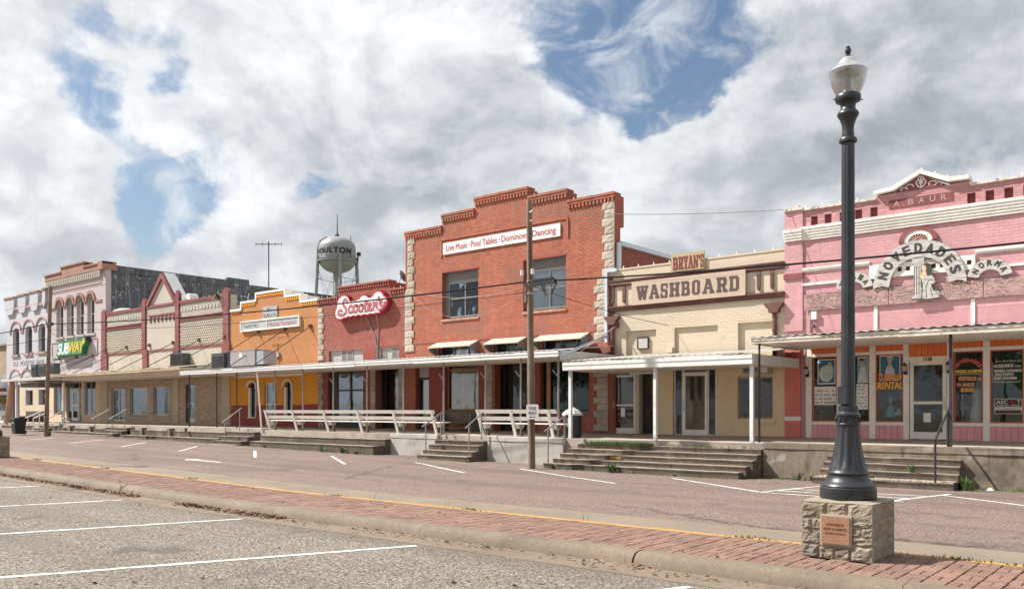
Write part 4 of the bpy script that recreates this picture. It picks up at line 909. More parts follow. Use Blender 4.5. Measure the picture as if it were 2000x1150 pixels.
brl = flatmat('brown_letter', (0.085,0.055,0.045)); xs_ = [-15.84,-15.33,-14.88,-14.53,-14.08,-13.68,-13.29,-12.78,-12.33]; wdt = [.46,.40,.28,.38,.32,.30,.42,.38,.34]
for chx, a, wdd in zip('WASHBOARD', xs_, wdt): slab(chx, a, a+wdd, 5.52, 6.0, F-0.166, brl, sg)
sg = thing('shop_sign', "small tan board with dark red letters BRYAN'S on the parapet", 'sign', (-13.9,F-0.1,6.4))
MB().box(-14.50,-13.255,F-0.09,F-0.045,6.37,6.975).build('board', M('tan_board',(0.40,0.31,0.17),0.7,0.06,1), sg)
rdl = flatmat('dark_red_letter', (0.20,0.025,0.045))
for chx, a, wdd in zip("BRYAN'S", [-14.43,-14.22,-14.03,-13.85,-13.66,-13.46,-13.40], [.18,.18,.17,.18,.18,.05,.12]): slab(chx, a, a+wdd, 6.43, 6.86, F-0.10, rdl, sg, 0.009)
vt = thing('wall_vent', 'small dark framed vent with white slats in the left blind panel', 'vent', (-15.7,F+0.05,3.8))
frame_mb(-15.93,-15.48,3.80,4.22,F+0.03,0.03,0.07).build('frame', dark_frame, vt)
for i in range(4): MB().box(-15.90,-15.51,F+0.045,F+0.07,3.835+0.09*i,3.915+0.09*i).build('slat', M('vent_white',(0.50,0.49,0.46),0.6,0.1,2), vt)
solo(MB().box(-14.68,-14.47,F-0.08,F-0.011,3.61,3.81), 'junction_box', wash_plain, 'cream junction box on the cream wall above the porch roof', 'box', (-14.57,F,3.6))
ac = thing('window_air_conditioner', 'beige air conditioner jutting out above the cream shop window', 'air conditioner', (-11.3,F-0.3,2.78))
MB().box(-11.76,-10.91,F-0.42,F+0.05,2.79,3.25).build('case', M('ac_beige',(0.42,0.37,0.29),0.6,0.08,2), ac)
mb = MB()
for i in range(9): mb.box(-11.70+0.05*i,-11.675+0.05*i,F-0.435,F-0.421,2.85,3.19)
mb.build('grille', ac_dark, ac); MB().box(-11.20,-10.93,F-0.432,F-0.4205,2.83,3.21).build('side_panel', alu, ac)
# ---------------------------------------------------------------- tall red brick hall
bg = thing('brick_hall', 'tall two storey red brick building with a stepped parapet and pale corner stones', 'building', (-22.3, F, PZ))
BX0, BX1 = -27.86, -16.84
prof = [(BX0,-25.58,9.52), (-25.58,-23.69,9.97), (-23.69,-20.84,10.39), (-20.84,-18.95,10.0), (-18.95,BX1,9.54)]
upw = [(-25.58,-23.49,5.50,7.50), (-21.11,-19.03,5.50,7.52)]
trw = [(-25.85,-23.5,3.9,4.47), (-22.70,-20.95,3.9,4.47), (-20.22,-17.97,3.9,4.47)]
lowo = [(-27.22,-26.38,PZ,3.66), (-25.40,-23.49,1.62,3.66), (-22.60,-20.95,PZ,3.66), (-20.28,-17.97,1.50,3.66)]
wall(bg, prof, upw+trw+lowo, red_mortar)
signrec = (-25.56,-18.97,8.17,8.86)
matb = lambda x, z: red_paint if z < 3.7 and (-23.49 < x < -22.73 or -20.95 < x < -20.28 or -26.38 < x < -25.4) else red_brick
brickwork(bg, [(a,b,PZ,t-0.12) for a,b,t in prof], upw+trw+lowo+[(BX0,-27.35,4.2,9.3), (-17.3,BX1,4.2,9.3), (-17.73,BX1,PZ,3.2), (-23.04,-22.7,PZ,3.66), (-20.95,-20.5,PZ,3.66)], matb, singles=300, proud=0.0055, joint=0.009)
for a, b, t in prof:      # brick coping, corbel course and dentils on each step of the parapet
    mb = MB(); n = max(2, int((b-a)/0.23))
    for i in range(n): mb.box(a+(b-a)*i/n+0.004, a+(b-a)*(i+1)/n-0.004, F-0.10+R.uniform(-.006,.006), F+TH+0.05, t-0.09, t+R.uniform(-.004,.006))
    mb.build('coping', red_brick, bg)
    MB().box(a+0.002, b-0.002, F-0.075, F+0.002, t-0.19, t-0.092).build('corbel_course', red_brick, bg)
    dentils(bg, a, b, t-0.33, t-0.19, red_brick, F-0.065, 0.155, 0.085)
    MB().box(a+0.01, b-0.01, F+TH, F+TH+0.25, t-1.2, t-0.095).build('parapet_back', red_mortar, bg)
for q in ((-25.6,-18.93,F-0.045,F,8.86,8.93),(-18.97,-18.90,F-0.05,F,8.15,8.8599),(-25.66,-25.58,F-0.045,F,8.15,8.8599)): MB().box(*q).build('sign_border', red_brick, bg)
quoins(bg, -27.70, -27.36, 7.02, 9.22, 0.31, 0.10, 'right'); quoins(bg, -27.86, -27.42, 4.20, 7.0, 0.31, 0.13, 'right')
quoins(bg, -17.27, -16.85, 6.5, 9.22, 0.31, 0.10, 'left'); quoins(bg, -17.60, -17.12, 4.22, 6.48, 0.30, 0.14, 'left')
quoins(bg, -17.60, -17.12, 0.87, 3.10, 0.25, 0.14, 'left', y=F-0.06)
MB().box(-17.12,-16.9,F-0.02,F+0.02,0.8,6.45).build('corner_strip', red_mortar, bg)
quoins(bg, -23.04, -22.73, PZ, 3.62, 0.28, 0.0, 'right', y=F-0.05, name='pier_stone'); quoins(bg, -20.90, -20.50, PZ, 3.62, 0.28, 0.0, 'right', y=F-0.05, name='pier_stone')
dmet = M('window_grey', (0.20,0.205,0.205), 0.5, 0.08, 2)
for a, b, c, d_ in upw:
    m_ = (a+b)/2+0.02
    window(bg, a+0.24, b, c+0.06, 7.06, dmet, F+0.17, 0.06, (m_+0.12,), (6.36,), glass_up)
    panel(bg, 'head_panel', a+0.24, b, 7.06, d_, dark_panel, F+0.15, 0.10); panel(bg, 'side_panel', a, a+0.24, c+0.06, d_, dark_panel, F+0.19, 0.06)
    for x0, x1 in ((a+0.32, m_+0.08), (m_+0.17, b-0.06)):
        mb = MB()
        for i in range(8): mb.box(x0, x1, F+0.27+0.002*(i % 2), F+0.285, 6.38+0.078*i, 6.38+0.078*i+0.07)
        mb.build('blind', blind_m, bg); MB().box(x0, x1, F+0.29, F+0.30, c+0.12, 6.36).build('blind', M('grey_shade',(0.34,0.40,0.43),0.7,0.06,2), bg)
    mb = MB(); n = 10
    for i in range(n): mb.box(a-0.04+(b-a+0.08)*i/n+0.004, a-0.04+(b-a+0.08)*(i+1)/n-0.004, F-0.05, F+0.15, c-0.10, c+R.uniform(-.003,.004))
    mb.build('sill', M('sill_brick',(0.42,0.22,0.14),0.9,0.15,2,piece=0.2), bg)
    MB().box(a-0.03,b+0.02,F-0.02,F+0.02,d_-0.02,d_+0.05).build('lintel', red_paint, bg)
MB().box(BX0,-17.7,F-0.022,F+0.001,4.53,4.60).build('string_course', red_brick2, bg)
for (a, b, c, d_), lb in zip(trw, ('left','middle','right')):
    window(bg, a, b, c, d_, dmet, F+0.18, 0.05, (a+0.35*(b-a), a+0.7*(b-a)), (), glass)
    aw = thing('window_awning', 'small tan metal awning over the '+lb+' clerestory window of the brick hall', 'awning', ((a+b)/2,F-0.3,4.2), 'awnings on the brick hall')
    MB().add([(a-0.03,F-0.02,4.52),(b+0.03,F-0.02,4.52),(b+0.03,F-0.55,4.30),(a-0.03,F-0.55,4.30),(a-0.03,F-0.02,4.49),(b+0.03,F-0.02,4.49),(b+0.03,F-0.55,4.25),(a-0.03,F-0.55,4.25)],
             [(3,2,1,0),(4,5,6,7),(7,6,2,3),(0,1,5,4),(1,2,6,5),(3,0,4,7)]).build('top', M('awning_tan',(0.50,0.42,0.31),0.7,0.08,1.5,stain=((0.30,0.22,0.15),1.5,0.4)), aw)
    for x in (a-0.02, b): MB().xprism([(F-0.02,3.92),(F-0.02,4.49),(F-0.53,4.25),(F-0.50,4.12)], x, x+0.02).build('side_panel', dark_panel, aw)
# shop front
door(bg, -27.20, -26.40, PZ, 3.05, dark_frame, F+0.20, 0.09, (), glassmat('warm_glass',(0.85,0.83,0.76),0.7)); panel(bg, 'transom_panel', -27.20, -26.40, 3.06, 3.65, panel_grey, F+0.22, 0.05)
MB().box(-27.1,-26.5,F+0.7,F+0.72,0.9,3.0).build('door_curtain', curtain_tan, bg)
window(bg, -25.40, -23.49, 1.62, 3.66, wood_frame, F+0.16, 0.07, (), (3.30,), glassmat('smoked_glass',(0.80,0.77,0.70),0.6))
MB().box(-25.3,-23.6,F+0.75,F+0.78,1.65,3.6).build('window_backing', M('brown_screen',(0.17,0.105,0.05),0.8,0.5,1.2), bg)
MB().box(-25.40,-23.49,F-0.02,F+0.10,1.50,1.62).build('sill', grey_wood, bg)
o = window(bg, -22.60, -20.95, PZ, 3.62, dark_frame, F+0.55, 0.09, (-21.75,), (), glassmat('screen_glass',(0.80,0.80,0.80),0.5), name='double_door', bottom=0.25)
MB().box(-22.55,-21.0,F+0.75,F+0.78,0.82,3.6).build('screen', M('grey_screen',(0.10,0.10,0.098),0.85,0.2,2), bg)
window(bg, -20.28, -17.97, 1.60, 3.66, dark_frame, F+0.17, 0.06, (-18.9,), (), glassmat('dark_glass',(0.70,0.73,0.68),0.8))
MB().box(-20.04,-19.86,F+0.10,F+0.165,1.6,3.64).build('wood_post', wood_frame, bg); MB().box(-20.28,-17.97,F-0.03,F+0.15,1.48,1.60).build('sill', dark_panel, bg)
MB().box(-20.2,-18.0,F+1.0,F+1.03,1.5,3.6).build('window_backing', M('painted_foliage_reflection',(0.035,0.05,0.022),0.9,0.6,1.6), bg)  # mottled green sheet: foliage mirrored in the pane, put in as colour
interior(bg, -27.3, -17.5, PZ, 3.95, depth=2.0); interior(bg, -25.7, -18.9, 5.3, 7.6, depth=1.0)
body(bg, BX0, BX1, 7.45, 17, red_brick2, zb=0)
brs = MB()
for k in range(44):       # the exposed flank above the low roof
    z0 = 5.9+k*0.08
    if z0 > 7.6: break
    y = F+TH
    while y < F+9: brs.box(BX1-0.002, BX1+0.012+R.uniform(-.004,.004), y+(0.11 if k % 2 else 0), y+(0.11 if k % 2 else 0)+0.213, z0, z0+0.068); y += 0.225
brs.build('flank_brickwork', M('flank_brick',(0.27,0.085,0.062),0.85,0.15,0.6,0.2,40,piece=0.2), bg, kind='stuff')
bulbs(bg, [(x, t) for a, b, t in prof for x in [a+0.25+0.5*i for i in range(int((b-a)/0.5))]])
sg = thing('shop_sign', 'long white board with red words Live Music Pool Tables Dominoes Dancing', 'sign', (-22.4,F-0.07,8.25))
MB().box(-25.48,-19.265,F-0.06,F-0.012,8.245,8.735).build('board', white_metal, sg)
mb = MB(); print_text(mb,'Live Music',-25.28,-24.05,8.37,8.63,F-0.0635,0.02); print_text(mb,'Pool Tables',-23.86,-22.42,8.37,8.63,F-0.0635,0.02); print_text(mb,'Dominoes',-22.20,-20.82,8.37,8.63,F-0.0635,0.02); print_text(mb,'Dancing',-20.62,-19.45,8.30,8.63,F-0.0635,0.02)
for x in (-23.95,-22.31,-20.72): print_text(mb,'.',x-0.03,x+0.03,8.47,8.53,F-0.0635)
mb.build('lettering', flatmat('sign_red',(0.42,0.07,0.09)), sg)

# ---------------------------------------------------------------- low red brick shop with the red and white sign
sc = thing('red_brick_shop', 'low dark red brick shop with stepped parapet between orange and tall buildings', 'building', (-31, F, PZ))
SX0, SX1 = -34.08, -27.865
prof = [(SX0,-32.54,7.08), (-32.54,-28.87,7.54), (-28.87,SX1,7.11)]
trs = [(-33.25,-30.74,3.85,4.48), (-29.79,-28.28,3.85,4.50)]
lo = [(-33.35,-30.74,PZ,3.68), (-29.86,-28.31,PZ,3.68)]
wall(sc, prof, trs+lo, red_mortar)
brickwork(sc, [(a,b,PZ,t-0.1) for a,b,t in prof], trs+lo+[(SX0,-33.66,PZ,6.65), (-30.20,-29.86,PZ,3.68), (-28.31,-27.98,PZ,3.68)], lambda x, z: red_paint if z < 4.5 and (-30.74 < x < -29.8 or x > -28.3) else red_brick2, singles=300, proud=0.006, joint=0.009)
for a, b, t in prof:
    mb = MB(); n = max(2, int((b-a)/0.23))
    for i in range(n): mb.box(a+(b-a)*i/n+0.004, a+(b-a)*(i+1)/n-0.004, F-0.09+R.uniform(-.006,.006), F+TH+0.04, t-0.08, t+R.uniform(-.004,.006))
    mb.build('coping', red_brick2, sc); dentils(sc, a, b, t-0.24, t-0.08, red_brick2, F-0.06, 0.16, 0.085)
    MB().box(a+0.01, b-0.01, F+TH, F+TH+0.9, t-1.0, t-0.085).build('parapet_back', red_mortar, sc)
quoins(sc, SX0, -33.74, 4.05, 6.62, 0.27, 0.10, 'right', y=F-0.05); quoins(sc, SX0, -33.78, PZ, 3.45, 0.27, 0.10, 'right', y=F-0.05)
quoins(sc, -30.20, -29.87, PZ, 3.62, 0.27, 0.0, 'right', y=F-0.04, name='pier_stone'); quoins(sc, -28.30, -27.99, PZ, 3.62, 0.27, 0.0, 'right', y=F-0.04, name='pier_stone')
for (a, b, c, d_), lv in zip(trs, (((-32.40,-32.0),(-31.97,-31.55)), ((-29.68,-29.22),(-28.85,-28.38)))):
    panel(sc, 'transom_panel', a, b, c, d_, panel_grey, F+0.10, 0.04)
    for x0, x1 in lv:
        o = frame_mb(x0, x1, 3.92, 4.44, F+0.07, 0.03, 0.03).build('louver', panel_grey, sc); MB().box(x0+0.03,x1-0.03,F+0.085,F+0.0995,3.95,4.41).build('louver_back', dark_frame, o)
        for i in range(8): MB().box(x0+0.03,x1-0.03,F+0.07,F+0.084,3.955+0.057*i,3.99+0.057*i).build('slat', ac_grey, o)
o = window(sc, -32.88, -30.76, PZ, 3.62, dark_frame, F+0.14, 0.10, (-31.80,), (2.58,), glass, name='double_door', bottom=0.25)
MB().tube([(-31.80,F+0.13,1.7),(-31.80,F+0.10,1.75),(-31.80,F+0.10,2.05),(-31.80,F+0.13,2.1)],0.03,6).build('handle', alu, o)
panel(sc, 'side_frame', -33.35, -32.88, PZ, 3.66, dark_frame, F+0.15, 0.06)
for x0, x1 in ((-32.75,-31.92), (-31.68,-30.88)):
    mb = MB(); n = 12
    for i in range(n):
        a = x0+(x1-x0)*i/n; b = x0+(x1-x0)*(i+1)/n; y = F+0.20
        mb.add([(a,y+0.02*math.sin(i*1.9),1.05),(b,y+0.02*math.sin((i+1)*1.9),1.05),(b,y+0.02*math.sin((i+1)*1.9),2.62),(a,y+0.02*math.sin(i*1.9),2.62)],[(0,1,2,3)])
    mb.build('curtain', curtain_m, sc)
MB().box(-32.7,-30.9,F+0.5,F+0.52,2.62,3.5).build('back_shelf', M('shelf_brown',(0.13,0.11,0.09),0.8,0.3,2), sc)
o = window(sc, -29.86, -28.31, PZ, 3.62, dark_frame, F+0.55, 0.09, (-28.9,), (), glass, name='recessed_door', bottom=0.3)
MB().box(-29.3,-28.95,F+0.66,F+0.68,1.0,2.7).box(-28.85,-28.45,F+0.66,F+0.68,1.0,2.7).build('curtain', curtain_m, sc)
interior(sc, -33.4, -28.2, PZ, 3.75, depth=1.6)
body(sc, SX0, SX1, 6.5, 18, red_brick2)
bulbs(sc, [(x, t) for a, b, t in prof for x in [a+0.2+0.45*i for i in range(int((b-a)/0.45))]])
# red and white cloud-shaped sign with brush script
sg = thing('shop_sign', "cloud shaped white sign with red rim and red script Scooter's", 'sign', (-31,F-0.4,5.9))
zz = lambda u, v: (-32.50+u*3.80, 5.87+v*1.23)
out = [(.0,.22),(.03,.07),(.09,.0),(.15,.02),(.18,.07),(.22,.05),(.27,.10),(.31,.07),(.36,.11),(.41,.08),(.46,.12),(.52,.08),(.58,.12),(.64,.08),(.69,.12),(.75,.09),(.80,.12),(.86,.10),(.93,.20),(.985,.38),(1.0,.55),(.985,.68),(.94,.76),(.93,.84),(.89,.95),(.84,.99),(.78,.93),(.75,.82),(.70,.76),(.65,.78),(.62,.86),(.57,.91),(.52,.86),(.49,.77),(.44,.74),(.40,.70),(.36,.72),(.32,.69),(.29,.74),(.26,.90),(.20,1.0),(.13,.98),(.07,.86),(.045,.68),(.04,.52),(.015,.42)]
MB().prism([zz(*p) for p in out], F-0.29, F-0.05).build('case', flatmat('sign_case_red',(0.33,0.015,0.03),0.35), sg)
cen = (.5,.48); inner = [(cen[0]+(u-cen[0])*.955, cen[1]+(v-cen[1])*.88) for u, v in out]
MB().prism([zz(*p) for p in inner], F-0.300, F-0.2905).build('face', flatmat('sign_face_white',(0.60,0.59,0.59),0.35), sg)
scr = flatmat('script_red',(0.40,0.035,0.055),0.4); scr2 = flatmat('script_outline',(0.30,0.01,0.03),0.4)
def sz(u, v): return zz(u, v)
strokes = [
 [(.255,.63),(.25,.74),(.215,.78),(.18,.70),(.18,.60),(.21,.50),(.235,.40),(.225,.27),(.17,.19),(.11,.20),(.085,.30),(.11,.38),(.15,.37),(.155,.31)],
 [(.355,.46),(.335,.52),(.30,.47),(.285,.36),(.305,.27),(.34,.27),(.375,.34)],
 [(.43,.50),(.40,.50),(.375,.40),(.385,.30),(.415,.26),(.445,.32),(.455,.44),(.43,.51),(.46,.46)],
 [(.53,.50),(.50,.50),(.475,.40),(.485,.30),(.515,.26),(.545,.32),(.555,.44),(.53,.51),(.56,.46)],
 [(.62,.66),(.605,.52),(.59,.36),(.60,.27),(.63,.27),(.655,.34)], [(.575,.53),(.65,.55)],
 [(.66,.38),(.695,.44),(.695,.51),(.67,.52),(.65,.44),(.655,.32),(.685,.27),(.72,.32)],
 [(.735,.50),(.755,.52),(.75,.40),(.74,.27)], [(.75,.40),(.775,.50),(.80,.52),(.815,.47)], [(.80,.52),(.80,.38),(.82,.32)],
 [(.845,.74),(.835,.58)],
 [(.90,.50),(.885,.57),(.86,.53),(.87,.44),(.895,.38),(.90,.28),(.87,.23),(.84,.27)], [(.90,.28),(.935,.40),(.955,.54)]]
mb = MB(); mb2 = MB()
for i, st_ in enumerate(strokes):
    P = [Vector(sz(*p)) for p in st_]; Q = []
    for k in range(len(P)-1):
        p0, p1, p2, p3 = P[max(k-1,0)], P[k], P[k+1], P[min(k+2,len(P)-1)]
        for t in (0,.25,.5,.75): Q.append(0.5*((2*p1)+(p2-p0)*t+(2*p0-5*p1+4*p2-p3)*t*t+(3*p1-p0-3*p2+p3)*t**3))
    Q.append(P[-1]); ribbon(mb2, [(q.x,q.y) for q in Q], 0.125, F-0.3025-0.0006*i); ribbon(mb, [(q.x,q.y) for q in Q], 0.07, F-0.3115-0.0006*i)
mb2.build('script_outline', scr2, sg); mb.build('script', flatmat('script_pink',(0.52,0.14,0.15),0.4), sg)
MB().tube([(-30.35,F-0.2,5.95),(-30.25,F-0.04,5.6),(-29.85,F-0.03,5.0),(-29.75,F-0.03,4.5),(-29.75,F-0.03,3.95)],0.02,6).tube([(-29.6,F-0.2,6.0),(-29.62,F-0.04,5.4),(-29.68,F-0.03,4.6),(-29.7,F-0.03,3.95)],0.02,6).build('conduit', ac_grey, sg)

# ---------------------------------------------------------------- orange cantina
og = thing('orange_shop', 'orange painted brick shop with white stepped coping and maroon base', 'building', (-38, F, PZ))
OX0, OX1 = -41.80, -34.085
prof = [(OX0,-40.79,7.02), (-40.79,-39.39,7.39), (-39.39,-36.81,7.76), (-36.81,-35.50,7.39), (-35.50,OX1,7.02)]
lw = [(-40.20,-39.41,1.24,3.15), (-38.62,-37.55,PZ,3.07), (-36.98,-36.22,1.20,3.13)]
wall(og, prof, lw, orange_mortar)
mato = lambda x, z: maroon_brick if z < 1.93 else amber_brick if z < 3.6 else orange_brick
brickwork(og, [(a,b,PZ,t-0.02) for a,b,t in prof], lw, mato, ch=0.085, bl=0.235, proud=0.006, joint=0.010)
for a, b, t in prof:
    MB().box(a-0.03,b+0.03,F-0.07,F+TH+0.05,t-0.002*(t>7.5),t+0.105).build('coping', white_trim, og); dentils(og, a+0.05, b-0.05, t-0.17, t-0.03, amber_brick, F-0.05, 0.17, 0.09)
    MB().box(a+0.01,b-0.01,F+TH,F+TH+0.8,t-1.0,t+0.05).build('parapet_back', white_roof, og)
for x, z0, z1 in ((-40.79,7.125,7.39), (-39.39,7.495,7.76), (-36.81,7.495,7.76), (-35.50,7.125,7.39)):
    MB().box(x-0.05,x+0.05,F-0.066,F+TH,z0,z1).build('coping_riser', white_trim, og)
for (a, b, c, d_) in (lw[0], lw[2]):
    mb = MB(); arch_fill(mb, a, b, d_-0.31, d_, F-0.001, F+0.2).build('arch_spandrel', amber_brick, og)
    mb = MB(); arch_ring(mb, (a+b)/2, d_-0.31, (b-a)/2-0.03, (b-a)/2+0.07, 0.29, 0.39, F-0.06, F+0.02).build('arch_trim', white_trim, og)
    MB().box(a,a+0.16,F+0.02,F+0.22,c,d_-0.32).box(a,b,F-0.03,F+0.15,c-0.03,c+0.02).build('jamb', white_trim, og)
    window(og, a+0.16, b, c, d_, dark_frame, F+0.14, 0.035, (), (), glass)
window(og, -38.62, -37.55, PZ, 3.07, white_trim, F+0.06, 0.07, (), (1.95,), glass, name='door', bottom=0.15); MB().box(-38.5,-37.65,F+0.3,F+0.32,2.0,3.0).build('blind', M('door_shade',(0.33,0.38,0.42),0.7,0.06,2), og)
MB().box(-41.25,-35.12,F-0.10,F,3.37,3.48).build('lintel', white_trim, og)
MB().box(-35.10,OX1,F-0.04,F-0.0005,1.93,3.75).build('pier', amber_brick, og); MB().box(-35.10,OX1,F-0.041,F-0.0006,PZ,1.93).build('pier_base', maroon_brick, og)
interior(og, -40.3, -36.0, PZ, 3.4, depth=1.6); body(og, OX0, OX1, 6.4, 18, orange_mortar)
mb = MB()      # ghost of an old painted sign
for s_ in ([(-38.2,5.5),(-38.1,5.2),(-38.0,5.45),(-37.8,5.25),(-37.7,5.5)], [(-37.6,5.3),(-37.4,5.5),(-37.3,5.25),(-37.1,5.45),(-37.0,5.25)], [(-36.9,5.3),(-36.7,5.5),(-36.6,5.3),(-36.4,5.45)], [(-36.3,5.3),(-36.2,5.6),(-36.1,5.3),(-36.0,5.7),(-35.9,5.35)], [(-38.0,5.0),(-37.5,5.02),(-37.0,5.05)], [(-37.9,4.9),(-37.8,5.0),(-37.6,4.86),(-37.4,5.0),(-37.3,4.85)]):
    ribbon(mb, s_, 0.035, F-0.0165)
mb.build('faded_script', M('faded_script',(0.40,0.15,0.045),0.85,0.2,3), og)
sg = thing('shop_sign', 'weathered white plaque EL GALLO high on the orange wall', 'sign', (-38.1,F-0.06,6.43))
MB().box(-38.73,-37.45,F-0.06,F-0.015,6.40,7.05).build('board', M('plaque_white',(0.36,0.37,0.375),0.7,0.1,3,stain=((0.32,0.34,0.36),2,0.6)), sg)
mb = MB(); print_text(mb,'EL',-38.32,-37.90,6.79,6.96,F-0.0635,0.012); print_text(mb,'GALLO',-38.65,-37.55,6.47,6.66,F-0.0635,0.012); mb.build('lettering', flatmat('plaque_ink',(0.09,0.05,0.045)), sg)
sg = thing('shop_sign', 'long white framed sign TAPATIO Mexican Restaurant on the orange wall', 'sign', (-38.1,F-0.12,5.86))
frame_mb(-40.74,-35.49,5.85,6.395,F-0.13,0.055,0.11,(-38.30,)).build('frame', white_trim, sg)
for a, b in ((-40.685,-38.32), (-38.28,-35.545)): MB().box(a,b,F-0.10,F-0.03,5.90,6.34).build('face', M('sign_face_grey',(0.43,0.445,0.46),0.5,0.1,2,stain=((0.32,0.33,0.34),2,0.6)), sg)
mb = MB(); print_text(mb,'TAPATIO',-40.5,-39.12,6.01,6.20,F-0.1035,0.01); mb.build('lettering', flatmat('letter_green_black',(0.06,0.08,0.06)), sg)
mb = MB(); print_text(mb,'Mexican Restaurant',-38.15,-35.72,5.97,6.23,F-0.1035,0.005); mb.build('lettering', flatmat('letter_rose',(0.42,0.13,0.17)), sg)
fl = thing('floodlight', 'grey electric box with a bent conduit on the orange wall', 'electric box', (-37.4,F-0.1,4.4))
MB().box(-37.52,-37.27,F-0.11,F-0.015,4.38,4.62).build('box', panel_grey, fl); MB().tube([(-37.4,F-0.05,4.38),(-37.45,F-0.06,4.2),(-37.7,F-0.3,4.0)],0.03,6).tube([(-37.45,F-0.03,4.62),(-37.45,F-0.03,5.1)],0.012,6).build('conduit', orange_mortar, fl)

# ---------------------------------------------------------------- cream and maroon gabled shop
cr = thing('gabled_shop', 'wide cream shopfront with maroon pilasters and a pointed centre gable', 'building', (-49.5, F, PZ))
CX0, CX1 = -57.30, -41.81
lo = [(-55.92,-54.06,0.88,3.0), (-53.37,-51.14,1.30,3.04), (-50.38,-48.52,1.31,3.05), (-46.60,-45.58,0.9,3.12)]
wall(cr, [(CX0,CX1,8.0)], lo, cream_mortar)
brickwork(cr, [(-56.5,-51.75,6.9,7.9), (-47.2,-42.5,6.9,7.9), (-51.2,-47.7,6.9,7.9)], [], cream_brick, zb=4.3)
brickwork(cr, [(-56.44,-48.07,PZ,3.95), (-47.35,-42.69,PZ,3.95)], lo, tan_brick, ch=0.075, bl=0.33, joint=0.012)
MB().box(-51.2,-47.7,F-0.02,F,5.33,6.95).build('centre_panel', cream_wall, cr)
for a, b in ((-56.38,-51.62), (-50.98,-47.92), (-47.2,-42.6)): MB().box(a,b,F-0.018,F,4.2,5.22).build('lower_panel', cream_wall, cr)
for a, b in ((-56.56,-51.80), (-47.18,-42.25)):           # basket-laid lattice brick
    mb = MB(); n = int((b-a)/0.21); m_ = 9
    for j in range(m_):
        for i in range(n):
            x = a+(b-a)*(i+(0.5 if j % 2 else 0)+0.25)/n; z = 5.42+(j+0.5)*0.148
            if x+0.09 > b: continue
            mb.prism([(x-0.085,z),(x,z-0.062),(x+0.085,z),(x,z+0.062)], F-0.045, F-0.01)
    mb.build('lattice_brick', cream_brick, cr, kind='stuff'); MB().box(a,b,F-0.012,F,5.36,6.80).build('lattice_field', M('lattice_tan',(0.43,0.375,0.30),0.9,0.1), cr)  # field behind the raised bricks has its own warm tan
    mb = MB(); n = 14
    for i in range(n): c = a+(b-a)*(i+0.5)/n; mb.box(c-0.11,c+0.11,F-0.035,F,7.42,7.62)
    mb.build('raised_block', cream_brick, cr)
    MB().box(a,b,F-0.07,F,6.86,6.905).box(a,b,F-0.08,F,7.03,7.09).build('dentil_band', maroon_paint, cr); dentils(cr, a, b, 6.905, 7.03, maroon_paint, F-0.06, 0.14, 0.07)
for a, b in ((-56.5,-51.75), (-47.2,-42.55)): MB().box(a,b,F-0.08,F+0.6,7.90,8.06).build('coping', maroon_paint, cr)
MB().box(-57.0,-42.0,F-0.06,F,5.22,5.33).build('string_course', maroon_paint, cr)
MB().box(-51.25,-47.7,F-0.06,F,7.92,8.06).box(-50.92,-47.68,F-0.07,F,7.38,7.45).build('string_course', maroon_paint, cr)
mb = MB()
for i in range(7): x = -50.72+0.46*i; mb.prism([(x,7.0),(x+0.08,7.0),(x+0.14,7.38),(x-0.06,7.38)], F-0.06, F)
mb.build('comb_bracket', maroon_paint, cr)
for x0, x1, zt in ((-57.22,-56.62,8.30), (-51.72,-51.28,8.58), (-47.68,-47.24,8.72), (-42.52,-41.95,8.42)):
    MB().prism([(x0,5.35),(x1,5.35),(x1,zt-0.2),((x0+x1)/2,zt),(x0,zt-0.2)], F-0.09, F+0.10).build('pilaster', maroon_paint, cr)
for x0, x1 in ((-57.28,-56.40), (-51.62,-51.0), (-47.92,-47.22), (-42.6,-41.83)): MB().box(x0,x1,F-0.10,F,4.2,5.3499).build('pilaster_foot', maroon_paint, cr)
for x0, x1, z0, hh in ((-56.6,-54.0,7.95,0.32), (-51.2,-50.7,8.05,0.42), (-47.15,-46.5,8.0,0.50)):
    MB().prism([(x0,z0),(x1,z0)]+[((x0+x1)/2+(x1-x0)/2*math.cos(rad(a)), z0+0.02+hh*math.sin(rad(a))) for a in range(0,181,15)], F+0.25, F+0.8).build('roof_hump', white_roof, cr)
ap = (-49.28,9.96)
MB().prism([(-51.2,8.06),(-47.6,8.06),ap], F+0.02, F+0.8).build('gable', cream_wall, cr)
mb = MB()
for s in (-1, 1):
    base = (-49.4+s*1.88, 8.06); pts = [base, (base[0]-s*0.33,8.06), (ap[0],ap[1]-0.34), (ap[0],ap[1]+0.02)]
    mb.prism(pts if s < 0 else pts[::-1], F-0.10-0.002*(s>0), F+0.05)
mb.build('gable_frame', maroon_paint, cr)
mb = MB()
mb.add([(-51.3,F+0.05,8.10),(ap[0],F+0.05,ap[1]+0.03),(ap[0],F+0.8,ap[1]+0.03),(-51.3,F+0.8,8.10),(-47.5,F+0.05,8.10),(-47.5,F+0.8,8.10)],[(0,1,2,3),(1,4,5,2)]); mb.build('gable_roof', white_roof, cr)
for x0, x1 in ((-57.43,-56.45), (-48.06,-47.36), (-42.68,-41.90)): MB().box(x0,x1,F-0.05,F+0.01,PZ,4.0).build('pier', pier_cream, cr)
o = window(cr, -55.90, -54.08, 0.90, 2.99, alu, F+0.08, 0.07, (-55.0,), (), glass, name='double_door', bottom=0.12); MB().box(-55.08,-55.02,F+0.05,F+0.08,1.75,2.05).build('handle', alu, o)
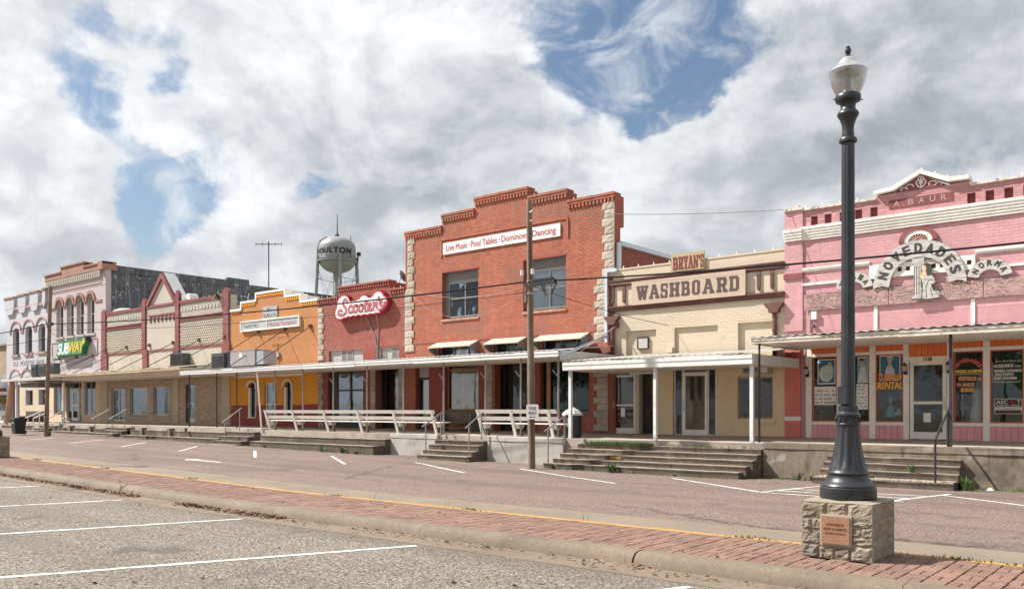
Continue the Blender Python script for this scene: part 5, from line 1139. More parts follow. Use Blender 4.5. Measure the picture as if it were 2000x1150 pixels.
for a, b in ((-53.36,-51.15), (-50.37,-48.53)):
    window(cr, a, b, 1.32, 3.03, alu, F+0.06, 0.05, (), (), glass); MB().box(a+0.06,b-0.06,F+0.22,F+0.23,1.4,3.0).build('blind', M('dim_blind',(0.10,0.115,0.12),0.8,0.1,1), cr)
door(cr, -46.45, -45.60, 0.92, 3.10, alu, F+0.10, 0.09, (2.0,), glass, 'left'); MB().box(-46.6,-46.45,F+0.05,F+0.2,0.9,3.11).build('jamb', dark_frame, cr)
interior(cr, -56.2, -45.3, PZ, 3.4, depth=1.8); body(cr, CX0, CX1, 7.2, 18, cream_mortar)
o = thing('louver_unit', 'small dark louvred air unit on the canopy below the lattice wall', 'air conditioner', (-46.7,F-0.4,4.2), 'air units standing on the canopies')
MB().box(-47.36,-46.04,F-0.55,F-0.03,4.10,4.93).build('case', ac_dark, o)
mb = MB()
for i in range(12): mb.box(-47.31+0.105*i,-47.27+0.105*i,F-0.57,F-0.551,4.2,4.88)
mb.build('fins', iron, o)
bulbs(cr, [(-51.0+0.31*i, 8.1+0.33*i) for i in range(6)]+[(-47.1+0.6*i, 8.06) for i in range(8)])
fern = None

# ---------------------------------------------------------------- mauve two-storey building
mv = thing('mauve_building', 'pale mauve two storey building with brown cornice and four narrow arched windows', 'building', (-61.4, F, PZ))
MX0, MX1 = -66.0, -56.75
wn = [(-64.43,-63.28,6.83,9.52), (-62.71,-61.6,6.83,9.53), (-61.13,-59.95,6.83,9.54), (-59.47,-58.37,6.83,9.55)]
lo = [(-64.86,-63.59,1.27,3.6), (-62.71,-60.38,0.88,3.6), (-59.88,-58.22,1.3,3.6)]
prof = [(MX0,-63.3,11.35), (-63.3,-59.7,11.68), (-59.7,MX1,11.35)]
wall(mv, prof, wn+lo, mauve_wall)
for a, b, c, d_ in wn: arch_fill(MB(), a, b, d_-0.5, d_).build('arch_spandrel', mauve_wall, mv)
for a, b, t in prof: MB().box(a-0.03*(a==MX0),b,F-0.17,F+TH+0.1,10.98,t).box(a-0.05,b+0.05,F-0.24,F+TH+0.12,t,t+0.10).build('parapet', brown_trim, mv)
MB().box(-57.35,MX1+0.05,F-0.26,F+0.7,10.95,11.5).build('parapet_end', brown_trim, mv)
MB().box(MX0,-57.3,F-0.14,F,10.86,10.98).box(MX0,-57.3,F-0.05,F,10.5,10.86).build('cornice', cream_wall, mv); dentils(mv, MX0, -57.3, 10.52, 10.86, cream_wall, F-0.14, 0.28, 0.14)
MB().box(MX0,-57.3,F-0.05,F,10.12,10.18).box(MX0,MX1,F-0.02,F,9.98,10.02).build('string_course', M('mauve_moulding',(0.50,0.36,0.34),0.8,0.1), mv)  # moulding lines in a pinker tone than the wall
for a, b, c, d_ in wn:
    cx = (a+b)/2
    arch_ring(MB(), cx, d_-0.55, (b-a)/2-0.02, (b-a)/2+0.19, 0.54, 0.76, F-0.10).build('arch_hood', brown_trim, mv)
    MB().box(a-0.12,b+0.12,F-0.09,F,c-0.14,c).build('sill', mauve_wall, mv)
    window(mv, a, b, c, d_, white_trim, F+0.24, 0.06, (cx,), (8.2,), glass); MB().box(a+0.05,b-0.05,F+0.40,F+0.42,c,d_).build('curtain', M('dull_curtain',(0.24,0.25,0.25),0.8,0.2,2), mv)
for a, b in ((MX0,-64.62), (-63.09,-62.9), (-61.41,-61.32), (-59.76,-59.66), (-58.18,-57.3)): MB().box(a,b,F-0.06,F,8.88,9.02).build('string_course', brown_trim, mv)
frame_mb(-65.15,-57.9,5.35,6.50,F-0.05,0.06,0.05).build('sign_border', M('mauve_pipe',(0.42,0.33,0.32),0.7,0.1), mv); MB().box(-65.1,-57.95,F-0.012,F,5.40,6.45).build('sign_field', mauve_wall, mv)
MB().box(MX0,-64.9,F-0.012,F,0.8,3.7).box(-63.55,-62.75,F-0.012,F,0.8,3.7).box(-60.34,-59.92,F-0.012,F,0.8,3.7).box(-58.18,-57.3,F-0.012,F,0.8,3.7).box(-64.86,-63.59,F-0.012,F,0.8,1.25).box(-59.88,-58.22,F-0.012,F,0.8,1.28).box(MX0,-57.3,F-0.0125,F,3.62,3.75).build('shop_front', peach_wall, mv)
window(mv, -64.86, -63.59, 1.27, 3.6, alu, F+0.06, 0.05, (-64.0,), (), glass); window(mv, -59.88, -58.22, 1.3, 3.6, alu, F+0.06, 0.05, (-59.05,), (), glass)
window(mv, -62.71, -62.02, 1.0, 3.6, alu, F+0.06, 0.05, (), (), glass); window(mv, -60.88, -60.38, 1.0, 3.6, alu, F+0.06, 0.05, (), (), glass); window(mv, -62.0, -60.9, 3.05, 3.6, alu, F+0.06, 0.05, (), (), glass)
door(mv, -61.99, -60.91, 0.90, 3.04, white_trim, F+0.04, 0.14, (1.95,), glass)
interior(mv, -65, -58, PZ, 3.7, depth=1.8); interior(mv, -65, -58, 6.6, 9.8, depth=1.2)
body(mv, MX0, MX1, 10.6, 20.5, black_wall, zb=0)
MB().box(MX1-0.35,MX1+0.04,F+TH+0.1,F+9.0,10.85,11.30).box(MX1-0.35,MX1+0.04,F+9.0,F+10.8,10.85,11.5).box(MX1-0.35,MX1+0.04,F+10.8,F+20.5,10.85,11.14).build('flank_parapet', black_wall, mv)
sg = thing('shop_sign', 'green edged sandwich shop sign in slanted white and yellow capitals', 'sign', (-62.1,F-0.4,5.4))
SX = lambda x: x*0.985
pts = [(-64.42,5.62),(-64.26,5.40),(-63.9,5.40),(-63.85,5.47),(-60.35,5.48),(-60.2,5.95),(-59.72,6.28),(-59.85,6.62),(-60.3,6.62),(-60.35,6.50),(-64.0,6.48),(-64.2,6.38),(-64.22,6.0),(-64.3,5.8)]
MB().prism([(SX(x), z-0.04) for x, z in pts], F-0.40, F-0.06).build('case', flatmat('sign_green',(0.015,0.17,0.06),0.4), sg); MB().prism([(SX(x), z-0.04) for x, z in ((-59.68,6.28),(-59.62,6.30),(-59.76,6.66),(-59.84,6.62))], F-0.39, F-0.05).build('edge', dark_frame, sg)
wl = flatmat('sign_letter_white',(0.66,0.72,0.76),0.4); ylw = flatmat('sign_letter_yellow',(0.62,0.44,0.045),0.4)
mb = MB(); print_text(mb,'SUB',SX(-64.22),SX(-62.35),5.51,6.34,F-0.404,0.045,0.22,0.9); mb.build('lettering', wl, sg)
mb = MB(); print_text(mb,'WAY',SX(-62.38),SX(-59.98),5.53,6.38,F-0.4045,0.045,0.22,0.9); mb.build('lettering', ylw, sg)
mb = MB(); mb.prism([(SX(x), z-0.04) for x, z in ((-60.1,6.20),(-60.0,6.12),(-59.84,6.32),(-59.92,6.52),(-60.2,6.54),(-60.1,6.40))], F-0.4055, F-0.401); mb.build('arrow_tip', ylw, sg)

# ---------------------------------------------------------------- white former bank
bk = thing('old_bank', 'whitewashed two storey corner building with battlements and three arched windows', 'building', (-69.9, F, PZ))
KX0, KX1 = -73.72, -66.01
wn = [(-72.46,-71.2,5.9,8.0), (-70.03,-68.75,5.92,8.0), (-67.62,-66.38,5.95,8.02)]
lo = [(-69.93,-68.6,2.0,3.13), (-67.52,-66.34,2.02,3.16), (KX0+0.4,-71.1,PZ,3.6)]
wall(bk, [(KX0,KX1,10.05)], wn+lo, bank_wall)
for a, b, c, d_ in wn: arch_fill(MB(), a, b, d_-0.45, d_).build('arch_spandrel', bank_wall, bk)
for a, b, t in ((KX0,-71.85,10.42), (-71.1,-69.6,10.46), (-68.8,-67.3,10.5), (-66.5,KX1-0.02,10.56)):
    MB().box(a,b,F-0.16,F+TH+0.1,9.5,t-0.12).prism([(a,9.5),(a+0.3,9.05),(b-0.3,9.05),(b,9.5)], F-0.15, F).build('merlon', bank_wall, bk); MB().box(a-0.06,b+0.06,F-0.22,F+TH+0.2,t-0.12,t).build('merlon_cap', brown_trim, bk)
MB().box(KX0,KX1,F-0.12,F,9.36,9.56).build('string_course', pinkbrown, bk)
for a, b, c, d_ in wn:
    cx = (a+b)/2
    arch_ring(MB(), cx, 7.66, (b-a)/2+0.32, (b-a)/2+0.46, 0.78, 0.90, F-0.07).build('arch_hood', pinkbrown, bk)
    MB().box(a-0.1,b+0.15,F-0.10,F,c-0.16,c).build('sill', pinkbrown, bk); MB().box(a-0.6,a-0.34,F-0.07,F,7.56,7.66).box(b+0.34,b+0.55,F-0.07,F,7.56,7.66).build('string_course', pinkbrown, bk)
    window(bk, a, b, c, d_, dark_panel, F+0.24, 0.07, (), (7.0,), glass); MB().box(a+0.05,b-0.05,F+0.40,F+0.42,c,d_).build('curtain', M('dull_curtain',(0.24,0.25,0.25),0.8,0.2,2), bk)
for s_, a, b in (('OLE',-72.45,-71.35),('MOULTON',-70.95,-68.35),('BANK',-67.95,-66.45)): print_text(MB(),s_,a,b,5.02,5.38,F-0.004,0.02).build('wall_lettering', flatmat('bank_letter',(0.13,0.12,0.13)), bk)
for cx in (-72.0,-69.7,-67.3): arch_ring(MB(), cx, 3.75, 1.08, 1.2, 0.98, 1.12, F-0.05).build('lower_arch', pinkbrown, bk)
MB().box(-71.1,KX1,F-0.015,F,PZ,2.0).box(-71.1,-69.95,F-0.015,F,2.0,3.4).box(-68.58,-67.54,F-0.015,F,2.0,3.4).box(-66.33,KX1,F-0.015,F,2.0,3.4).build('lower_wall', pier_cream, bk)
for a, b in ((-69.93,-68.6), (-67.52,-66.34)): window(bk, a+0.3, b, 2.02, 3.13, dark_frame, F+0.2, 0.05, (), (), glass)
mb = MB(); mb.prism([(-66.8+0.22*math.cos(rad(22.5+45*i)), 2.72+0.22*math.sin(rad(22.5+45*i))) for i in range(8)], F+0.17, F+0.18); mb.build('red_notice', flatmat('stop_red',(0.30,0.03,0.03)), bk)
interior(bk, -70, -66.2, PZ, 3.4, depth=1.5); interior(bk, -73, -66.2, 5.6, 8.3, depth=1.0); body(bk, KX0, KX1, 9.2, 16, bank_wall)
for i, (x, lb) in enumerate(((-70.3,'left'), (-68.3,'right'))):
    g = thing('gooseneck_lamp', 'small black gooseneck lamp above the painted bank words, '+lb+' one', 'lamp', (x,F-0.2,5.6), 'gooseneck lamps on the whitewashed wall')
    MB().tube([(x+0.4,F,5.75),(x+0.25,F-0.25,5.95),(x,F-0.45,5.85)],0.025,6).build('arm', iron, g); MB().lathe([(0.03,0.1),(0.17,0)], x, F-0.45, 5.75, 8).build('shade', iron, g)
# ================================================================ raised porch, steps, walls
PE = 22.6
def slab_strip(x0, x1, ze, name, mat, zb=-0.5):
    mb = MB(); mb.add([(x0,PE,ze),(x1,PE,ze),(x1,F+0.3,PZ),(x0,F+0.3,PZ),(x0,PE,zb),(x1,PE,zb),(x1,F+0.3,zb),(x0,F+0.3,zb)], [(0,1,2,3),(4,5,1,0),(5,6,2,1),(7,4,0,3)])
    return structure(mb, name, mat)
slab_strip(-9.72, 2, 0.745, 'porch_floor', porch_c); slab_strip(-16.55, -9.721, 0.71, 'porch_floor', porch_c)
slab_strip(-33.9, -16.551, 0.72, 'porch_floor', porch_c); slab_strip(-75.5, -33.901, 0.785, 'porch_floor', porch_c)
def retaining(x0, x1, ztop, mat, label, y=PE, zb=-0.45, cap=True):
    n = max(3, int((x1-x0)/0.8)); mb = MB()
    rows = [(y-0.16, zb), (y-0.155, 0.0), (y-0.15, ztop-0.16), (y-0.17, ztop-0.155), (y-0.165, ztop-0.01), (y-0.12, ztop+0.003), (y+0.1, ztop+0.004)]
    for i in range(n+1):
        x = x0+(x1-x0)*i/n
        mb.v += [(x, yy+R.uniform(-.008,.008), z+R.uniform(-.006,.006)) for yy, z in rows]
    m = len(rows)
    for i in range(n):
        for j in range(m-1): q = i*m+j; mb.f.append((q, q+m, q+m+1, q+1))
    mb.f += [tuple(range(m)), tuple(n*m+j for j in range(m-1,-1,-1))]
    return solo(mb, 'retaining_wall', mat, label, 'wall', ((x0+x1)/2, y, 0), 'porch walls along the street')
retaining(-9.70, 2, 0.75, old_c, 'dark stained concrete porch wall below the pink shop')
retaining(-24.9, -22.35, 0.725, pale_c, 'pale concrete porch wall left of the narrow centre steps')
retaining(-19.86, -16.56, 0.725, pale_c, 'pale concrete porch wall right of the narrow centre steps behind the pole')
def steps(label, levels, mat=riser_c, x0=None, x1=None, zb=-0.35, ragged=0.012):
    """levels: (x0, x1, front y, top z) from the top down; each a weathered cast step"""
    a = min(l[0] for l in levels); b = max(l[1] for l in levels)
    t = thing('concrete_steps', label, 'steps', ((a+b)/2, levels[-1][2], 0), 'concrete steps up to the porch')
    for xa, xb, yf, zt in levels:
        n = max(4, int((xb-xa)/0.45)); mb = MB()
        rows = [(yf+0.01, zb), (yf+0.012, zt-0.09), (yf+0.002, zt-0.05), (yf-0.008, zt-0.016), (yf+0.012, zt)]
        for i in range(n+1):
            x = xa+(xb-xa)*i/n; j1 = R.uniform(-ragged, ragged); j2 = R.uniform(-ragged, ragged)*0.5
            mb.v += [(x, yy+j1, z+(j2 if k > 0 else 0)) for k, (yy, z) in enumerate(rows)]+[(x, PE, zt+0.01+j2*0.3)]
        m = 6
        for i in range(n):
            for j in range(m-1): q = i*m+j; mb.f.append((q, q+m, q+m+1, q+1))
        o = [(mb.v[k*m:(k+1)*m]) for k in (0, n)]
        mb.f += [tuple(range(m)), tuple(n*m+j for j in range(m-1,-1,-1))]
        for k, x in ((0, xa), (n, xb)):
            b0 = len(mb.v); mb.v.append((x, PE, zb)); mb.f.append((k*m, k*m+5, b0))
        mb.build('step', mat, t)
        tm = MB(); e = 0.05
        for i in range(n+1):
            x = xa+0.01+(xb-xa-0.02)*i/n; z = mb.v[i*m+4][2]+0.004; y = mb.v[i*m+4][1]
            tm.v += [(x, y+R.uniform(-.004,.012), z-0.001), (x, min(y+0.30, PE-0.01), z+0.004)]
        for i in range(n): q = 2*i; tm.f.append((q, q+2, q+3, q+1))
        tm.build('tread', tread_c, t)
    return t
steps('wide five tread concrete steps in front of the cream shop', [(-15.9,-9.73,22.36,0.56), (-16.1,-9.74,22.12,0.41), (-16.25,-9.76,21.88,0.26), (-16.35,-9.86,21.64,0.11), (-16.55,-9.95,21.4,-0.04)], zb=-0.4)
MB().box(-14.35,-13.95,21.868,21.874,0.16,0.23).build('painted_patch', M('faded_yellow',(0.30,0.18,0.05),0.8,0.4,7), None, kind='structure')
steps('narrow four tread concrete steps between the two white benches', [(-22.33,-19.9,22.30,0.545), (-22.33,-19.89,22.0,0.385), (-22.33,-19.88,21.7,0.195), (-22.33,-19.87,21.4,0.03)])
steps('crumbling dark steps with a rubble tread below the pink shop door', [(-7.9,-4.74,22.30,0.46), (-7.92,-4.73,22.12,0.30), (-7.95,-4.72,21.95,0.13), (-8.0,-4.72,21.5,-0.06)], ragged=0.02)
rb = MB()
for i in range(700):
    x, y = R.uniform(-7.9,-4.75), R.uniform(21.52,21.93); s = R.uniform(.012,.03); rb.box(x-s,x+s,y-s,y+s,-0.06,-0.05+s)
o = rb.build('rubble', M('rubble_stone',(0.42,0.36,0.29),0.9,0.2,5,piece=0.3), None, kind='stuff')
steps('two long worn concrete ledges below the left white bench', [(-33.3,-24.9,22.15,0.50), (-33.25,-24.95,21.6,0.25)], zb=-0.4)
steps('low concrete ledges below the maroon pilastered shop front', [(-45.6,-36.2,22.2,0.57), (-45.7,-36.2,21.8,0.29)], zb=-0.2)
steps('worn stairs with handrail at the left end of the orange shop', [(-36.3,-33.95,22.25,0.62), (-36.3,-33.96,21.95,0.42), (-36.25,-33.97,21.6,0.22), (-36.2,-33.98,21.25,0.06)], zb=-0.2)
steps('small stairs with two handrails below the aluminium double door', [(-48.5,-45.9,22.2,0.66), (-48.5,-45.9,21.9,0.50), (-49.0,-46.2,21.55,0.36), (-49.3,-46.4,21.2,0.23)], zb=-0.1)
steps('low concrete ledges left of the aluminium double door stairs', [(-55.0,-49.0,22.2,0.56), (-54.8,-49.2,21.75,0.36)], zb=0)
steps('stairs with white handrails at the far left corner building', [(-57.6,-55.2,22.2,0.66), (-58.9,-55.8,21.9,0.50), (-59.0,-55.9,21.5,0.38), (-59.4,-56.4,21.0,0.27)], zb=0)
steps('dark stepped ledge at the far left end of the porch', [(-63.8,-59.6,22.2,0.60), (-63.0,-59.5,21.8,0.40)], zb=0)
for x in (-53.0,-50.3,-44.2,-41.3): solo(MB().box(x-0.12,x+0.12,22.1,22.4,0.3,0.70), 'stone_stub', old_c, {-53.0:'leftmost small stained concrete stub on the porch ledge',-50.3:'second small concrete stub from the left on the porch ledge',-44.2:'third small concrete stub on the ledge below the window shop',-41.3:'rightmost concrete stub on the ledge below the gabled shop'}[x], 'concrete block', (x,22.2,0.3), 'concrete stubs on the porch ledge')

# ---------------------------------------------------------------- handrails
def handrail(label, x, y0, z0, zb0, y1, z1, zb1, r=0.024, mat=None, ext=0.22):
    mat = mat or pipe_m; t = thing('handrail', label, 'handrail', (x, y0, zb0), 'handrails on the steps')
    dy, dz_ = y1-y0, z1-z0; L = math.hypot(dy, dz_); a, b = dy/L, dz_/L
    MB().tube([(x, y0-a*ext, z0-b*ext), (x, y1+a*0.12, z1+b*0.12)], r*1.1, 8).build('rail', mat, t, smooth=True)
    for y, z, zb in ((y0, z0, zb0), (y1, z1, zb1)): MB().tube([(x, y, zb), (x, y, z-0.01)], r, 8).build('post', mat, t, smooth=True)
handrail('grey pipe handrail on the left of the narrow centre steps', -22.2, 21.72, 1.13, 0.19, 22.5, 1.52, 0.6)
handrail('grey pipe handrail on the right of the narrow centre steps', -20.0, 21.65, 1.13, 0.19, 22.3, 1.52, 0.6)
handrail('bent grey handrail at the left end of the wide steps', -16.38, 21.42, 1.05, -0.05, 22.3, 1.44, 0.55)
handrail('dark pipe handrail up to the black porch post of the pink shop', -5.12, 21.55, 0.95, -0.06, 22.75, 1.62, 0.74, 0.026, iron, 0.04)
handrail('grey handrail on the stairs left of the orange shop', -35.3, 21.65, 1.17, 0.2, 22.4, 1.66, 0.66)
handrail('left grey handrail below the aluminium double door', -48.7, 21.7, 1.22, 0.35, 22.4, 1.62, 0.7)
handrail('right grey handrail below the aluminium double door', -46.6, 21.7, 1.24, 0.35, 22.4, 1.62, 0.7)
handrail('leftmost white handrail beside the black wheelie bin', -58.6, 21.7, 1.09, 0.28, 22.6, 1.5, 0.7, 0.035, white_metal, 0.0)
handrail('second white handrail beside the leaning left pole', -57.2, 21.7, 1.1, 0.28, 22.6, 1.52, 0.7, 0.035, white_metal, 0.0)
handrail('grey handrail just right of the leaning left pole', -55.2, 21.8, 1.12, 0.3, 22.6, 1.58, 0.7)

# ---------------------------------------------------------------- porch canopies
def canopy(label, x0, x1, yf, zf0, zf1, zw, fascia, sheet, sof, period=0.26, over=0.10, amp=0.022, tri=0.0, deepz=None):
    t = thing('porch_canopy', label, 'canopy', ((x0+x1)/2, yf, zf0), 'canopies over the porch')
    n = max(2, round((x1-x0)/3.6))
    for i in range(n):
        a = x0+(x1-x0)*i/n+0.003; b = x0+(x1-x0)*(i+1)/n-0.003; j = R.uniform(-.014,.014)
        MB().box(a, b, yf+j*0.5, yf+0.045, zf0+j, zf1).box(a, b, yf-0.015+j*0.5, yf-0.0005, zf0+(zf1-zf0)*0.55, zf1-0.005).build('fascia', fascia, t)
    MB().box(x0, x0+0.045, yf+0.05, F-0.12, zf0, zf1).build('end_fascia', fascia, t); MB().box(x1-0.045, x1, yf+0.05, F-0.12, zf0, zf1).build('end_fascia', fascia, t)
    MB().box(x0+0.05, x1-0.05, yf+0.05, F-0.12, zf0+0.05, zf0+0.075).build('soffit', sof, t)
    m = max(2, round((x1-x0)/0.98))
    for i in range(m):          # corrugated sheets
        a = x0-0.03+(x1-x0+0.06)*i/m; b = x0-0.03+(x1-x0+0.06)*(i+1)/m; mb = MB(); k = 8; lift = R.uniform(0,.006); sl = R.uniform(-.02,.03)
        for q in range(k+1):
            x = a+(b-a)*q/k; z = amp if q % 2 else 0.0
            mb.v += [(x, yf-over-sl, zf1+0.012+z+lift), (x, F-0.10, zw+z+lift), (x, yf-over-sl, zf1+0.006+z+lift)]
        for q in range(k): c = q*3; mb.f += [(c, c+3, c+4, c+1), (c+2, c+5, c+3, c)]
        mb.build('roof_sheet', sheet, t)
    return t
def cpost(t, x, y, z1, mat, r=0.04, square=None, zb=0.73, brace=None, x1=None):
    mb = MB()
    if square: mb.box(x-square/2, x+square/2, y-square/2, y+square/2, zb, z1)
    else: mb.tube([(x, y, zb), (x if x1 is None else x1, y, z1)], r, 8)
    if brace: mb.bar((x, y, brace), (x-0.25, y, brace+0.25), 0.03, 0.03)
    return mb.build('post', mat, t)
c1 = canopy('weathered white corrugated canopy over the pink shop porch', -10.05, 1.5, 22.45, 3.47, 3.63, 3.92, peel_white, sheet_m, soffit_m, over=0.03, amp=0.03)
for x, s in ((-9.93,0.045), (-5.05,0.065), (-0.6,0.065)): cpost(c1, x, 22.72, 3.50, iron, square=s, zb=0.74)
c2 = canopy('bright white boarded canopy over the cream shop porch', -16.58, -10.02, 22.45, 2.93, 3.22, 3.56, white_metal, sheet_m, soffit_m, over=0.012)
for x in (-16.40,-13.22,-10.12): cpost(c2, x, 22.66, 2.96, white_metal, square=0.10, zb=0.72)
c3 = canopy('long white metal canopy across the orange, dark red and tall brick fronts', -40.8, -16.75, 22.45, 3.42, 3.60, 3.93, white_metal, sheet_m, soffit_m, over=0.012)
for x in (-33.25,-31.15,-29.03,-26.85,-24.67,-22.47,-20.36,-18.72,-17.09): cpost(c3, x, 22.92, 3.45, pipe_m, 0.036, brace=2.75)
for x in (-40.35,-37.8,-36.05): cpost(c3, x, 22.72, 3.45, iron, 0.03, zb=0.78)
cpost(c3, -33.75, 22.55, 3.45, white_metal, 0.04, x1=-34.1)
MB().prism([(-16.72,3.62),(-16.72,3.28),(-16.70,3.28),(-16.70,3.62)], 22.5, 25.9).build('side_flashing', galv, c3)
c4 = canopy('thin tan canopy over the mauve and gabled shop fronts', -57.0, -40.82, 22.45, 3.70, 3.84, 4.22, tan_metal, M('tan_sheet',(0.42,0.34,0.22),0.6,0.12,1.2), tan_metal, over=0.012, amp=0.012)
MB().box(-57.0,-41.0,23.3,25.85,3.52,3.75).build('soffit_box', soffit_m, c4)
MB().lathe([(0.13,0),(0.13,0.35),(0.085,0.4),(0.075,2.5),(0.09,2.55)], -55.35, 22.75, 0.78, 10).build('post', white_metal, c4)
cpost(c4, -57.2, 22.6, 3.7, white_metal, 0.045, zb=0.7)
c5 = canopy('white canopy over the corner building porch at far left', -64.6, -57.05, 22.45, 3.57, 3.73, 4.05, white_metal, sheet_m, soffit_m, over=0.012, amp=0.015)
cpost(c5, -62.65, 22.72, 3.6, white_metal, square=0.13, zb=0.78)
MB().tube([(-64.15,22.7,0.78),(-63.35,22.7,3.6)], [0.26,0.17], 10).build('leaning_column', M('brown_column',(0.36,0.22,0.15),0.8,0.1,1), c5)
MB().box(-63.9,-60.8,23.4,25.7,3.2,3.5).build('ceiling_beam', dark_panel, c5)
def rods(t, pts, zf, mat=iron, yf=22.6):
    for x, z in pts:
        MB().tube([(x, F-0.02, z), (x, yf, zf)], 0.022, 6).build('tie_rod', mat, t); MB().lathe([(0.12,0),(0.12,0.16)], x, F-0.03, z-0.08, 8).build('anchor_plate', choc, t)
rods(c4, [(-56.57,5.63),(-53.74,5.64),(-50.81,5.64),(-47.96,5.65),(-45.04,5.66)], 3.86); rods(c4, [(-42.3,5.7)], 3.86)
rods(c3, [(-39.15,5.79),(-36.81,5.78),(-34.69,5.79)], 3.62); rods(c5, [(-63.8,5.3),(-61.0,5.3),(-58.6,5.3)], 3.75)
rods(c2, [(-16.75,4.68)], 3.25, pinkbrown, 22.9)

# gutter and downpipe between the brick hall and the cream shop
dp = thing('downpipe', 'pale grey square gutter pipe stepping down to the canopy corner', 'downpipe', (-17.1, F-0.1, 5.0))
mb = MB(); mb.box(-16.83,-16.67,F+0.2,F+9,7.60,7.76); mb.build('eaves_gutter', gutter_m, dp)
mb = MB(); mb.box(-16.80,-16.69,F+0.05,F+0.2,6.72,7.70); mb.box(-17.19,-16.69,F-0.15,F-0.04,6.62,6.74).box(-16.80,-16.69,F-0.04,F+0.0499,6.62,6.72); mb.box(-17.19,-17.08,F-0.15,F-0.04,4.1,6.6199); mb.build('pipe', gutter_m, dp)
MB().bar((-17.10,F-0.10,4.32),(-16.60,22.40,3.42),0.11,0.09).build('sloping_pipe', gutter_m, dp)

# ---------------------------------------------------------------- white porch benches
def bench(label, x0, x1, ups, zt=1.64):
    t = thing('porch_bench', label, 'bench', ((x0+x1)/2, 22.8, 0.73), 'white slatted benches along the porch edge')
    lean = lambda z: 22.86-0.33*(z-0.73)
    def rail(a, b, z0, z1, nm):
        ya, yb = lean(z0), lean(z1)
        MB().add([(a,ya-0.03,z0),(b,ya-0.03,z0),(b,ya+0.01,z0),(a,ya+0.01,z0),(a,yb-0.03,z1),(b,yb-0.03,z1),(b,yb+0.01,z1),(a,yb+0.01,z1)],[(0,1,5,4),(1,2,6,5),(2,3,7,6),(3,0,4,7),(4,5,6,7),(3,2,1,0)]).build(nm, white_trim, t)
    xs_ = [x0]+[u for u in ups[1:-1]]+[x1]
    for a, b in zip(xs_, xs_[1:]):
        rail(a+0.002, b-0.002, zt-0.135, zt, 'back_rail'); rail(a+0.002, b-0.002, zt-0.385, zt-0.245, 'back_rail')
    MB().box(x0, x1+0.25, 22.78, 23.18, 1.155, 1.19).build('seat', white_trim, t)
    for u in ups:
        mb = MB(); w_ = 0.052
        for z0, z1 in ((0.73, zt),): 
            ya, yb = lean(z0), lean(z1)
            mb.add([(u-w_,ya-0.09,z0),(u+w_,ya-0.09,z0),(u+w_,ya-0.031,z0),(u-w_,ya-0.031,z0),(u-w_,yb-0.09,z1),(u+w_,yb-0.09,z1),(u+w_,yb-0.031,z1),(u-w_,yb-0.031,z1)],[(0,1,5,4),(1,2,6,5),(2,3,7,6),(3,0,4,7),(4,5,6,7),(3,2,1,0)])
        mb.build('upright', white_trim, t)
        MB().xprism([(22.75,1.15),(22.80,0.99),(23.05,0.99),(23.18,1.15)], u+0.03, u+0.11).build('seat_bracket', white_trim, t)
        MB().box(u+0.04,u+0.12,22.98,23.06,0.73,0.99).build('leg', grey_wood, t)
    return t
bench('long white slatted bench with six uprights along the left porch edge', -33.6, -22.62, [-33.45,-31.4,-29.2,-27.0,-24.85,-22.72])
bench('shorter white slatted bench with three uprights behind the utility pole', -20.5, -16.92, [-20.38,-18.85,-17.22], 1.66)
wbn = thing('wooden_bench', 'old dark wooden bench against the brick hall window', 'bench', (-23.8, 25.0, PZ))
MB().box(-24.7,-22.95,25.35,25.42,1.15,1.56).build('backrest', grey_wood, wbn); MB().box(-24.7,-22.95,24.9,25.36,1.13,1.18).build('seat', grey_wood, wbn); MB().box(-24.7,-22.95,25.0,25.04,0.9,0.95).build('stretcher', grey_wood, wbn)
for x in (-24.75,-22.95): MB().box(x,x+0.10,24.85,25.45,PZ-0.02,1.5).build('end_panel', dark_panel, wbn)
bb_ = thing('wooden_bench', 'dark wooden bench by the far left corner building', 'bench', (-65.3,24.6,PZ))
MB().box(-67.0,-63.9,24.9,24.98,1.2,1.55).build('backrest', M('dark_bench',(0.09,0.06,0.055),0.7,0.15,2), bb_); MB().box(-67.0,-63.9,24.4,24.92,1.15,1.21).build('seat', MATS['dark_bench'], bb_)
for x in (-66.9,-65.4,-64.0): MB().box(x,x+0.1,24.45,24.95,PZ-0.02,1.149).build('leg', MATS['dark_bench'], bb_)

# ---------------------------------------------------------------- bins, air units, dishes
tb = thing('trash_bin', 'black round trash bin with a white pyramid lid and a pale state shape', 'trash bin', (-16.63, 23.1, 0.74))
MB().lathe([(0.27,0),(0.30,0.02),(0.31,0.70),(0.30,0.72)], -16.63, 23.1, 0.74, 16).build('drum', plastic_black, tb, smooth=True)
MB().lathe([(0.36,0),(0.36,0.06),(0.24,0.17),(0.03,0.28)], -16.63, 23.1, 1.46, 8).build('lid', M('lid_grey',(0.47,0.48,0.49),0.6,0.1,3), tb)
st8 = [(-.05,.22),(.05,.22),(.05,.12),(.17,.08),(.20,-.02),(.10,-.10),(.06,-.24),(.02,-.22),(-.03,-.10),(-.08,-.12),(-.17,.0),(-.05,.02)]
MB().prism([(-16.55+x*0.8, 1.18+z*0.85) for x, z in st8][::-1], 22.77, 22.795).build('state_plate', M('plate_grey',(0.42,0.40,0.37),0.7,0.1,4), tb)
wbn = thing('wheelie_bin', 'black wheelie bin on the street at the far left stairs', 'bin', (-51.0, 18.6, 0.29))
